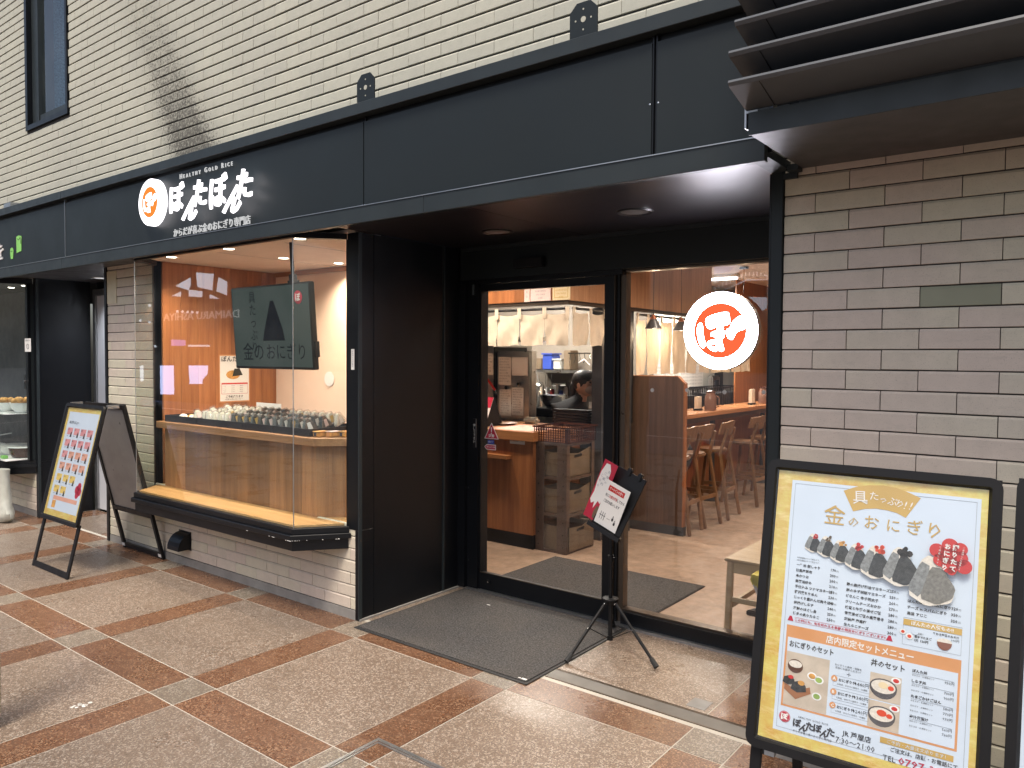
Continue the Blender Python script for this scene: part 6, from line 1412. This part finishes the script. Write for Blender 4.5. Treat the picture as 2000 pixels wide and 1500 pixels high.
for i in range(2):
    y0_ = FY0 + .001 + i * .077; lp(px0, px0 + .082, y0_, y0_ + .074, 3, bpy.data.materials['photo table print'], 'food_photo', bs)
    polyprint([(px0 + .036 + .036 * math.cos(t), y0_ + .038 + .032 * math.sin(t)) for t in [math.pi + j * math.pi / 10 for j in range(11)]], 4, mat('grey bowl print', (.09, .085, .09), .3) if i == 0 else bpy.data.materials['grey bowl print'], 'bowl_picture', bs)
    disc((px0 + .036, y0_ + .040), .036, 5, bpy.data.materials['grey bowl print'], 'bowl_picture', .62); disc((px0 + .036, y0_ + .040), .032, 6, 'ricep', 'rice_picture', .58); disc((px0 + .036, y0_ + .044), .013, 7, 'yellowp' if i else 'signredp', 'topping_picture', .7); disc((px0 + .056, y0_ + .040), .008, 7, 'signredp', 'topping_picture', .8)
    disc((px0 + .068, y0_ + .064), .013, 5, 'porcelain', 'dish_picture', .7); disc((px0 + .068, y0_ + .064), .008, 6, 'red', 'side_picture', .7)
# footer
q = Z2(270, 885); disc(q, .0165, 3, 'crimson', 'logo_disc'); disc(q, .0148, 4, 'paper', 'logo_ring'); disc(q, .0142, 5, 'crimson', 'logo_disc'); mm = MB(); pt_(mm, 'ぼ', q, .021, 'c', 8, bold=.0011); mm.build('logo_letter', 'paper', bs)
m = MB(); q = Z2(335, 925); lx = q[0]; ly = q[1]
for i, (ch, dy) in enumerate((('ぼ', .006), ('ん', -.003), ('た', .006), ('ぼ', .006), ('ん', -.003), ('た', .006))): pt_(m, ch, (lx + .010 + i * .0185 + (.004 if i > 2 else 0), ly + dy - .006), .0245, 'c', 5, bold=.0010, shear=.3 if ch == 'ん' else 0)
pt_(m, 'HEALTHY GOLD RICE', (lx + .055, ly + .019), .0070, 'c', 5, width=.085); pt_(m, 'からだが喜ぶ金のおにぎり専門店', (lx + .055, ly - .024), .0075, 'c', 5, width=.11)
q = Z2(790, 1030); pt_(m, 'JR 芦屋店', q, .0185, 'c', 5, bold=.0002); q = Z2(778, 1085); pt_(m, '7:30〜21:00', q, .0215, 'c', 5, width=.105)
q = Z2(1035, 1118); pt_(m, 'ご注文は、店頭・お電話にて', (q[0], q[1] - .006), .0135, 'l', 5, bold=.0002, width=.165)
q = Z2(980, 1165); ty_ = q[1] - .011; pt_(m, 'TEL', (q[0], ty_), .020, 'l', 5, width=.033)
m.build('footer_lettering', 'ink', bs)
m = MB(); pt_(m, '0797-38-75', (q[0] + .040, ty_), .026, 'l', 5, bold=.0002, width=.150); m.build('telephone_number', 'crimson', bs)
a = Z2(960, 1045); b = Z2(1490, 1200); gy = (a[1] + b[1]) / 2; lp(a[0], b[0], gy - .008, gy + .008, 3, 'gold', 'gold_bar', bs)
m = MB(); pt_(m, 'ご予約・大量注文承ります！', ((a[0] + b[0]) / 2, gy), .0115, 'c', 5, width=(b[0] - a[0]) * .8); m.build('bar_lettering', 'poster', bs)
# clear cover sheet with slight waves
n1, n2 = 22, 30; V = []
for j in range(n2 + 1):
    for i in range(n1 + 1):
        x, y = .574 * i / n1, .821 * j / n2; e_ = min(i, n1 - i, 3) * min(j, n2 - j, 3) / 9
        V.append((x, y, .0265 - .0 + (.004 * noise.noise(Vector((x * 9, y * 5, 3))) + .003 * noise.noise(Vector((x * 20 + y * 14, y * 8 - x * 9, 7)))) * e_ - .004))
cvm = glass('wavy clear poster cover', (.97, .98, .98), .02)
MB().add(V, [(j * (n1 + 1) + i, j * (n1 + 1) + i + 1, (j + 1) * (n1 + 1) + i + 1, (j + 1) * (n1 + 1) + i) for j in range(n2) for i in range(n1)]).build('clear_cover', cvm, bs, smooth=True)
MB().box(.02, .05, -.055, -.035, -.03, -.012).build('latch', 'alu', bs)
# rear frame of the big stand
def rear(parent_label, o, w_, foot_y, apex, grp): pass
rb_ = MB(); 
for x in (2.69, 3.25): rb_.bar((x, -.36, .0), (x + .0, -.545, 1.20), .03, .02, up=(0, 1, 0))
MB_ = rb_.bar((2.69, -.37, .04), (3.25, -.37, .04), .03, .03)
def add_world(mb, nm, m_, par):
    o = mb.build(nm, m_); W = o.matrix_world.copy(); loc = o.location.copy(); o.parent = par; o.matrix_parent_inverse = par.matrix_world.inverted(); o.location = loc; OFF[o.name] = Vector((0, 0, 0)); return o
bpy.context.view_layer.update()
for x in (2.71, 3.235): add_world(MB().bar((x, -.33, .0), (x, -.535, 1.18), .03, .02, up=(0, 1, 0)), 'rear_leg', 'plast', bs)
add_world(MB().bar((2.715, -.335, .04), (3.245, -.335, .04), .03, .03), 'crossbar', 'plast', bs)
add_world(MB().prism([(2.70, -.385, .36), (3.26, -.385, .36), (3.26, -.53, 1.16), (2.70, -.53, 1.16)], (0, .006, 0)), 'rear_board', 'plast', bs)

# ---- neighbouring stand at the right edge ----------------------------------------
ns_, M4 = frame_sign('second framed menu stand cut off by the right picture edge', Vector((3.372, -.688, .440)), (.999, .054, -.010), (.019, .192, .981), legs=.445)
lp(0, .574, 0, .821, -1, 'poster', 'paper_field', ns_); lp(.012, .40, .40, .46, 0, 'crimson', 'red_bar', ns_); lp(.012, .40, .30, .39, 0, 'orange', 'orange_bar', ns_)
MB().add([(x, y, .012) for x, y in ((0, 0), (.574, 0), (.574, .821), (0, .821))], [(0, 1, 2, 3)]).build('clear_cover', cvm, ns_)
lp(.02, .4, .10, .28, 0, bpy.data.materials['photo table print'], 'food_photo', ns_)
def disc2(t, x, y, r_, k, m_, nm): mm = MB().lathe([(.0001, .0002), (r_, .0002), (r_, 0)], (x, y, .0015 + k * .0004), 20); return mm.build(nm, m_, t)
disc2(ns_, .07, .16, .05, 3, bpy.data.materials['grey bowl print'], 'bowl_picture'); disc2(ns_, .07, .165, .042, 4, 'bread', 'food_picture'); disc2(ns_, .06, .53, .028, 3, 'brownbox', 'food_picture')
bpy.context.view_layer.update()
for x in (3.37, 3.93): add_world(MB().bar((x, -.28, .0), (x, -.49, 1.18), .03, .02, up=(0, 1, 0)), 'rear_leg', 'plast', ns_)

# ---- left A-frame ---------------------------------------------------------------
T = R(13.5); sn_, cs_ = math.sin(T), math.cos(T); lo_ = Vector((-2.858, -.74 + .40 * sn_, .40 * cs_))
ls, M5 = frame_sign('distant black A-frame menu stand with a grid of rice ball cards by the grey door', lo_, (1, 0, 0), (0, sn_, cs_), legs=.405)
lp(0, .574, 0, .821, -1, 'goldleaf', 'gold_print', ls); lp(.038, .536, .045, .79, 0, 'poster', 'paper_field', ls)
m = MB(); m.text('おにぎりメニュー', (.08, .70, .004), UX, VY, .026, 'l', .0005, 0, .16, 0, 1)
TONE = [mat('card tone', c_, .5) for c_ in ((.55, .24, .25), (.58, .30, .22), (.62, .45, .12))]
for r_ in range(6):
    for cidx in range(4 if r_ < 4 else (3 if r_ == 4 else 2)):
        x = .075 + cidx * .112; y = .615 - r_ * .088
        tn = TONE[0] if r_ < 2 or (r_ == 2 and cidx == 0) else (TONE[1] if r_ < 4 else TONE[2])
        lp(x, x + .088, y, y + .052, 1, tn, 'menu_card', ls)
        MB().prism([(x + .055, y - .018, .0027), (x + .085, y - .018, .0027), (x + .076, y + .022, .0027), (x + .066, y + .022, .0027)], (0, 0, .0002)).build('rice_ball_picture', 'norid', ls)
        m.text(('梅干し', '昆布', '高菜', '明太子', 'しゃけ')[(r_ + cidx) % 5], (x + .006, y + .034, .004), UX, VY, .014, 'l', 0, 0, None, 0, 1); m.text('200円', (x + .006, y - .014, .004), UX, VY, .011, 'l', 0, 0, None, 0, 1)
m.build('lettering', 'ink', ls)
for x, y, r_ in ((.455, .225, .03), (.485, .250, .03), (.50, .215, .03), (.47, .19, .028)): disc2(ls, x, y, r_, 2, 'crimson', 'flower_badge')
lp(.10, .50, .120, .150, 1, TONE[1], 'lower_bar', ls); lp(.10, .16, .06, .115, 1, 'bread', 'food_picture', ls)
MB().add([(x, y, .012) for x, y in ((0, 0), (.574, 0), (.574, .821), (0, .821))], [(0, 1, 2, 3)]).build('clear_cover', cvm, ls)
bpy.context.view_layer.update()
def RL(x0, x1, s0, s1, t, m_, nm, dz=0.):          # slab on the mirrored rear plane
    P = lambda s_: Vector((0, -.03 - s_ * sn_, s_ * cs_)); n_ = Vector((0, cs_, sn_)) * t; a, b = P(s0), P(s1); off_ = Vector((0, cs_, sn_)) * dz
    return add_world(MB().prism([a + Vector((x0, 0, 0)) + off_, a + Vector((x1, 0, 0)) + off_, b + Vector((x1, 0, 0)) + off_, b + Vector((x0, 0, 0)) + off_], n_), nm, m_, ls)
for x in (-2.892, -2.276): RL(x - .017, x + .017, .0, 1.255, .022, 'plast', 'rear_leg')
RL(-2.874, -2.294, .01, .05, .015, 'plast', 'crossbar'); RL(-2.874, -2.294, 1.22, 1.255, .02, 'plast', 'rear_frame'); RL(-2.874, -2.294, .345, .38, .02, 'plast', 'rear_frame')
RL(-2.874, -2.294, .381, 1.219, .006, mat('bare grey backing board', (.30, .30, .30), .35, .4), 'backing_board', .008)
RL(-2.90, -2.86, .02, .045, .003, 'paper', 'foot_sticker', -.004); RL(-2.31, -2.27, .02, .045, .003, 'paper', 'foot_sticker', -.004)
for x in (-2.885, -2.283): add_world(MB().box(x - .012, x + .012, -.43, -.345, 1.20, 1.225), 'hinge', 'alu', ls)

# ================================================================== TRIPOD NOTICE STAND
ts = thing('tripod_stand', 'black tripod music stand holding tilted notices beside the door', 'stand', (1.40, .60, 0))
CX, CY = 1.405, .575
MB().tube((CX, CY, .055), (CX, CY, .50), .0115, 12).tube((CX, CY, .5001), (CX, CY, .78), .0085, 12).tube((CX, CY, .7801), (CX + .01, CY - .02, .90), .0065, 10).build('pole', 'plast', ts)
MB().tube((CX, CY, .488), (CX, CY, .52), .017, 12).build('collar', 'plast', ts); MB().tube((CX + .01, CY, .505), (CX + .03, CY - .01, .508), .007, 8).build('knob', 'plast', ts)
MB().lathe([(.0001, 0), (.022, 0), (.026, .02), (.045, .03), (.045, .038), (.0001, .042)], (CX, CY, .245), 12).build('leg_hub', 'plast', ts, smooth=True)
MB().tube((CX, CY, .05), (CX, CY, .075), .016, 10).build('lower_collar', 'plast', ts)
for k, (fx, fy) in enumerate(((1.335, .262), (1.728, .485), (1.26, .86))):
    d = Vector((fx - CX, fy - CY, 0)); a = Vector((CX, CY, .262)) + d.normalized() * .04; b = Vector((fx, fy, .02)); mid = a.lerp(b, .45)
    lg_ = MB().tube(a, b, .0088, 8).build('leg', 'plast', ts); MB().tube(a.lerp(b, .90), b + (b - a).normalized() * .012, .0125, 8, .0145).build('rubber_foot', 'rubber', lg_)
    MB().bar(Vector((CX, CY, .063)) + d.normalized() * .014, mid, .012, .004, up=(0, 0, 1)).build('brace', 'plast', ts); MB().ball(mid + Vector((0, -.010, .003)), .0042, 6).ball(a + Vector((0, -.011, 0)), .0042, 6).build('rivet', 'chrome', ts)
# desk: plane facing the camera, rolled clockwise
cA, cB, cD = ay(1180, 897, .40), ay(1238, 930, .40), ay(1150, 1013, .37)
bo_ = ay(1152, 1016, .37); 
u_ = (ay(1237, 929, .42) - ay(1182, 899, .42)).normalized(); 
v_ = (ay(1182, 899, .44) - bo_); v_ = (v_ - u_ * v_.dot(u_)).normalized()
w__ = u_.cross(v_)
desk = thing('notice_board', 'tilted black clip desk carrying a red poster and a white notice', 'notice holder', bo_, rot=Matrix((u_, v_, w__)).transposed())
Wd = (ay(1237, 929, .42) - ay(1182, 899, .42)).length; Hd = (ay(1182, 899, .44) - bo_).length
box(.01, Wd + .01, .0, Hd, -.012, -.004).build('back_plate', 'plast', desk, bevel=.002)
MB().box(.0, Wd + .02, -.022, .0, -.014, .02).build('ledge', 'plast', desk)
for x in (.085, Wd - .03): MB().box(x - .012, x + .012, Hd - .02, Hd + .02, -.016, .008).build('clip', 'plast', desk, bevel=.004)
Rr = thing('red_poster', 'crimson poster with a white cloud and a small animal drawing on the tripod desk', 'poster', desk.location, rot=desk.matrix_world.to_3x3()) if 0 else None
def sheet2(name, lab, pxs, y, layer):
    P = [ay(a, b, y) for a, b in pxs]          # TL TR BR BL
    u1 = (P[1] - P[0] + P[2] - P[3]).normalized(); v1 = (P[0] - P[3] + P[1] - P[2]); v1 = (v1 - u1 * v1.dot(u1)).normalized()
    o1 = P[3]; W1 = ((P[1] - P[0]).length + (P[2] - P[3]).length) / 2; H1 = ((P[0] - P[3]).length + (P[1] - P[2]).length) / 2
    return thing(name, lab, 'notice', o1, rot=Matrix((u1, v1, u1.cross(v1))).transposed()), W1, H1
rp, W1, H1 = sheet2('red_notice', 'crimson poster with white cloud shape hanging on the tripod desk', ((1180, 897), (1204, 909), (1164, 1023), (1139, 1004)), .385, 0)
box(0, W1, 0, H1, -.001, 0).build('sheet', 'crimson', rp)
MB().prism([(W1 * a, H1 * b, .0006) for a, b in ((.05, .30), (.12, .45), (.06, .62), (.08, .80), (.22, .95), (.50, .96), (.70, .86), (.72, .74), (1.0, .72), (1.0, .55), (.9, .40), (.78, .30), (.6, .33), (.45, .18), (.38, .29), (.2, .24))], (0, 0, .0003)).build('cloud', 'paper', rp)
m = MB()
for j, s_ in enumerate(('お席の', 'ご案内', 'こちら')):
    for i, ch in enumerate(s_): m.text(ch, (W1 * (.62 - j * .2), H1 * (.84 - i * .09 - j * .05), .0013), UX, VY, .018, 'c', 0, 0, None, 0, 1)
m.build('lettering', 'inkgrey', rp)
MB().prism([(W1 * a, H1 * b, .0010) for a, b in ((.62, .04), (.80, .04), (.90, .14), (.80, .26), (.66, .24), (.58, .14))], (0, 0, .0003)).build('animal_drawing', 'brownbox', rp)
wn, W1, H1 = sheet2('white_notice', 'white notice with red heading for eat-in guests on the tripod desk', ((1192, 941), (1234, 963), (1201, 1045), (1160, 1017)), .372, 1)
box(0, W1, 0, H1, -.001, 0).build('sheet', 'paper', wn)
box(W1 * .10, W1 * .82, H1 * .795, H1 * .915, .0003, .0006).build('heading_bar', 'red', wn)
m = MB().text('イートインの方へ', (W1 * .46, H1 * .856, .0012), UX, VY, .020, 'c', .0004, 0, W1 * .62, 0, 1); m.build('heading_lettering', 'paper', wn)
m = MB().text('先に', (W1 * .07, H1 * .655, .0009), UX, VY, .019, 'l', .0003, 0, W1 * .17, 0, 1).text('してから', (W1 * .62, H1 * .655, .0009), UX, VY, .019, 'l', .0003, 0, W1 * .32, 0, 1).text('ご注文お願いします', (W1 * .08, H1 * .52, .0009), UX, VY, .019, 'l', .0003, 0, W1 * .72, 0, 1)
for i, x in enumerate((.16, .25, .34)):
    m.path([(W1 * x, H1 * .12, .0009), (W1 * x, H1 * .30, .0009)], .0011, 4); m.box(W1 * x - .006, W1 * x + .006, H1 * .21, H1 * .222, .0007, .0012)
for x in (.48, .53, .58): m.box(W1 * x - .0015, W1 * x + .0015, H1 * .20, H1 * .215, .0007, .0012)
for x, y in ((.70, .24), (.82, .17)): m.ball((W1 * x, H1 * y, .0009), .006, 6, (1, 1.5, .05)); m.path([(W1 * x - .005, H1 * y, .0009), (W1 * x, H1 * y + .022, .0009), (W1 * x + .005, H1 * y, .0009)], .0009, 4)
m.build('lettering', 'ink', wn)
m = MB().text('お席を確保', (W1 * .25, H1 * .655, .0009), UX, VY, .019, 'l', .0003, 0, W1 * .36, 0, 1); m.build('red_lettering', 'red', wn)
MB().bar((.12, Hd * .5, -.012), (.10, Hd * .15, -.05), .02, .02, up=(0, 1, 0)).build('desk_bracket', 'plast', desk)

# ================================================================== BAGS at the left edge
q = az(14, 1021, 0.)
t = thing('white_bag', 'crumpled white plastic bag at the left edge beside the granite column', 'bag', q)
V = []; n = 18; prof = [(.0001, .0), (.09, .005), (.135, .04), (.14, .09), (.105, .16), (.098, .26), (.085, .36), (.08, .46), (.085, .50)]
k = MB().lathe(prof, (0, 0, 0), n); k.v = [(q.x - .08 + v[0] * (1 + .12 * math.sin(v[2] * 23 + math.atan2(v[1], v[0] + 1e-6) * 3)), q.y + v[1] * .6, v[2] + .002) for v in k.v]
k.build('bag', 'bagw', t, smooth=True)
q = az(24, 988, 0.)
t = thing('brown_board', 'dark brown leaning board behind the white bag', 'board', q)
MB().prism([(q.x - .5, q.y, .004), (q.x, q.y, .004), (q.x + .06, q.y + .04, .40), (q.x - .5, q.y + .04, .44)], (0, .03, 0)).build('board', 'brownbox', t); MB().bar((q.x - .02, q.y - .01, .01), (q.x + .30, q.y + .02, .01), .012, .012).build('foot', 'plast', t)
# ================================================================== ACROSS THE STREET (seen mirrored in the glass)
S('road', box(-50, 50, -70, -6.6, -.009, -.004), mat('sunlit grey road', (.10, .108, .13), .8, var=.15, vs=.6, world=True))
for k in range(9): tag(box(-30 + k * 6, -26.5 + k * 6, -9.3, -9.15, -.0039, .0), kind=None) if 0 else None
S('road_marking', box(-50, 50, -9.3, -9.15, -.0039, .0), 'white')
fc = thing('facade_across', 'dark department store front across the passage with arched bright windows', 'building', (-18, -11, 0))
box(-34, -5.2, -11.6, -11.2, 0, 5.2).build('wall', mat('dark brown stone front', (.075, .055, .05), .6, world=True), fc)
ys_ = -11.19
def fpt(px, py): q = ay(px, py, 10.5); return q.x, q.z
def warp(P): return [fpt(*p) for p in P]
def fpoly(P, m_, nm, d_=.02): return MB().prism([(x, ys_, z) for x, z in warp(P)], (0, d_, 0)).build(nm, m_, fc)
for P in (((333, 558), (362, 541), (362, 556), (358, 566)), ((373, 531), (407, 534), (404, 566), (376, 560)), ((417, 541), (433, 549), (433, 576), (413, 568)), ((326, 577), (343, 569), (343, 579)), ((359, 565), (385, 568), (384, 580), (359, 578)), ((400, 574), (419, 583), (400, 582))): fpoly(P, 'skywin', 'window')  # panes glow in place of the sky behind the arches
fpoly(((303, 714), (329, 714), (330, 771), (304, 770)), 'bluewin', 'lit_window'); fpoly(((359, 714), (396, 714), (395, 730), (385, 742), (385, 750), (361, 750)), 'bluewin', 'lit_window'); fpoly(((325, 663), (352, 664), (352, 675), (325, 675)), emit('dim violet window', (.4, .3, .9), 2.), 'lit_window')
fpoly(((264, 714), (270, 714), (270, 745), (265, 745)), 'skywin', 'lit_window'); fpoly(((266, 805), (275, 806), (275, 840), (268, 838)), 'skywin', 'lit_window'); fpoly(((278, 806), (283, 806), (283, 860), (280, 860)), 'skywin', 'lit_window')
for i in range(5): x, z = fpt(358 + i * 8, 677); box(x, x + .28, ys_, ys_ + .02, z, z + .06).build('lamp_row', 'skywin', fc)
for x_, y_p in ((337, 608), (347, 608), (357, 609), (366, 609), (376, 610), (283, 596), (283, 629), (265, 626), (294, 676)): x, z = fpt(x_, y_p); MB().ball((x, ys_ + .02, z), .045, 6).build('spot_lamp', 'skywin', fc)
m = MB(); xa, za = fpt(311, 618); xb, zb_ = fpt(458, 620)
m.text('DAIMARU ASHIYA', ((xa + xb) / 2, ys_ + .03, za - .02), UX and (-1, 0, 0), (0, 0, 1), .36, 'c', 0, .01, abs(xb - xa)); m.build('lettering', 'signfar', fc)
# right hand part: stair and a glowing panel added for bright sky, mirrored in the entrance glass
def gpt(px, py): q = ay(px, py, 13.0); return q.x, q.z
def gpoly(P, m_, nm, d_=.02, y=-11.19): return MB().prism([(gpt(*p)[0], y, gpt(*p)[1]) for p in P], (0, d_, 0)).build(nm, m_, fc)
gpoly(((1391, 508), (1420, 511), (1494, 536), (1494, 600), (1440, 640), (1391, 600)), 'skywin', 'sky_glow_panel')  # glowing sheet added in place of bright sky
gpoly(((1391, 520), (1430, 520), (1420, 530), (1391, 534)), emit('blue sign board', (.08, .35, .9), 2.2), 'sign_board', .04)
gpoly(((1400, 572), (1455, 548), (1494, 546), (1494, 580), (1425, 578), (1400, 588)), mat('brick stair wall', (.30, .20, .17), .7, var=.3, vs=30), 'stair_wall', .06)
for i in range(14):
    a = gpt(1391 + i * 7.5, 572 - i * 3.4 if i < 9 else 541); b = gpt(1391 + i * 7.5, 556 - i * 3.4 if i < 9 else 526)
    MB().bar((a[0], -11.10, a[1]), (b[0], -11.10, b[1]), .04, .04).build('railing_bar', 'plast', fc)
for dy in (0, 14):
    a, b, c2 = gpt(1391, 558 + dy), gpt(1455, 528 + dy), gpt(1494, 528 + dy); MB().bar((a[0], -11.09, a[1]), (b[0], -11.09, b[1]), .06, .06).bar((b[0], -11.09, b[1]), (c2[0], -11.09, c2[1]), .06, .06).build('handrail', 'plast', fc)
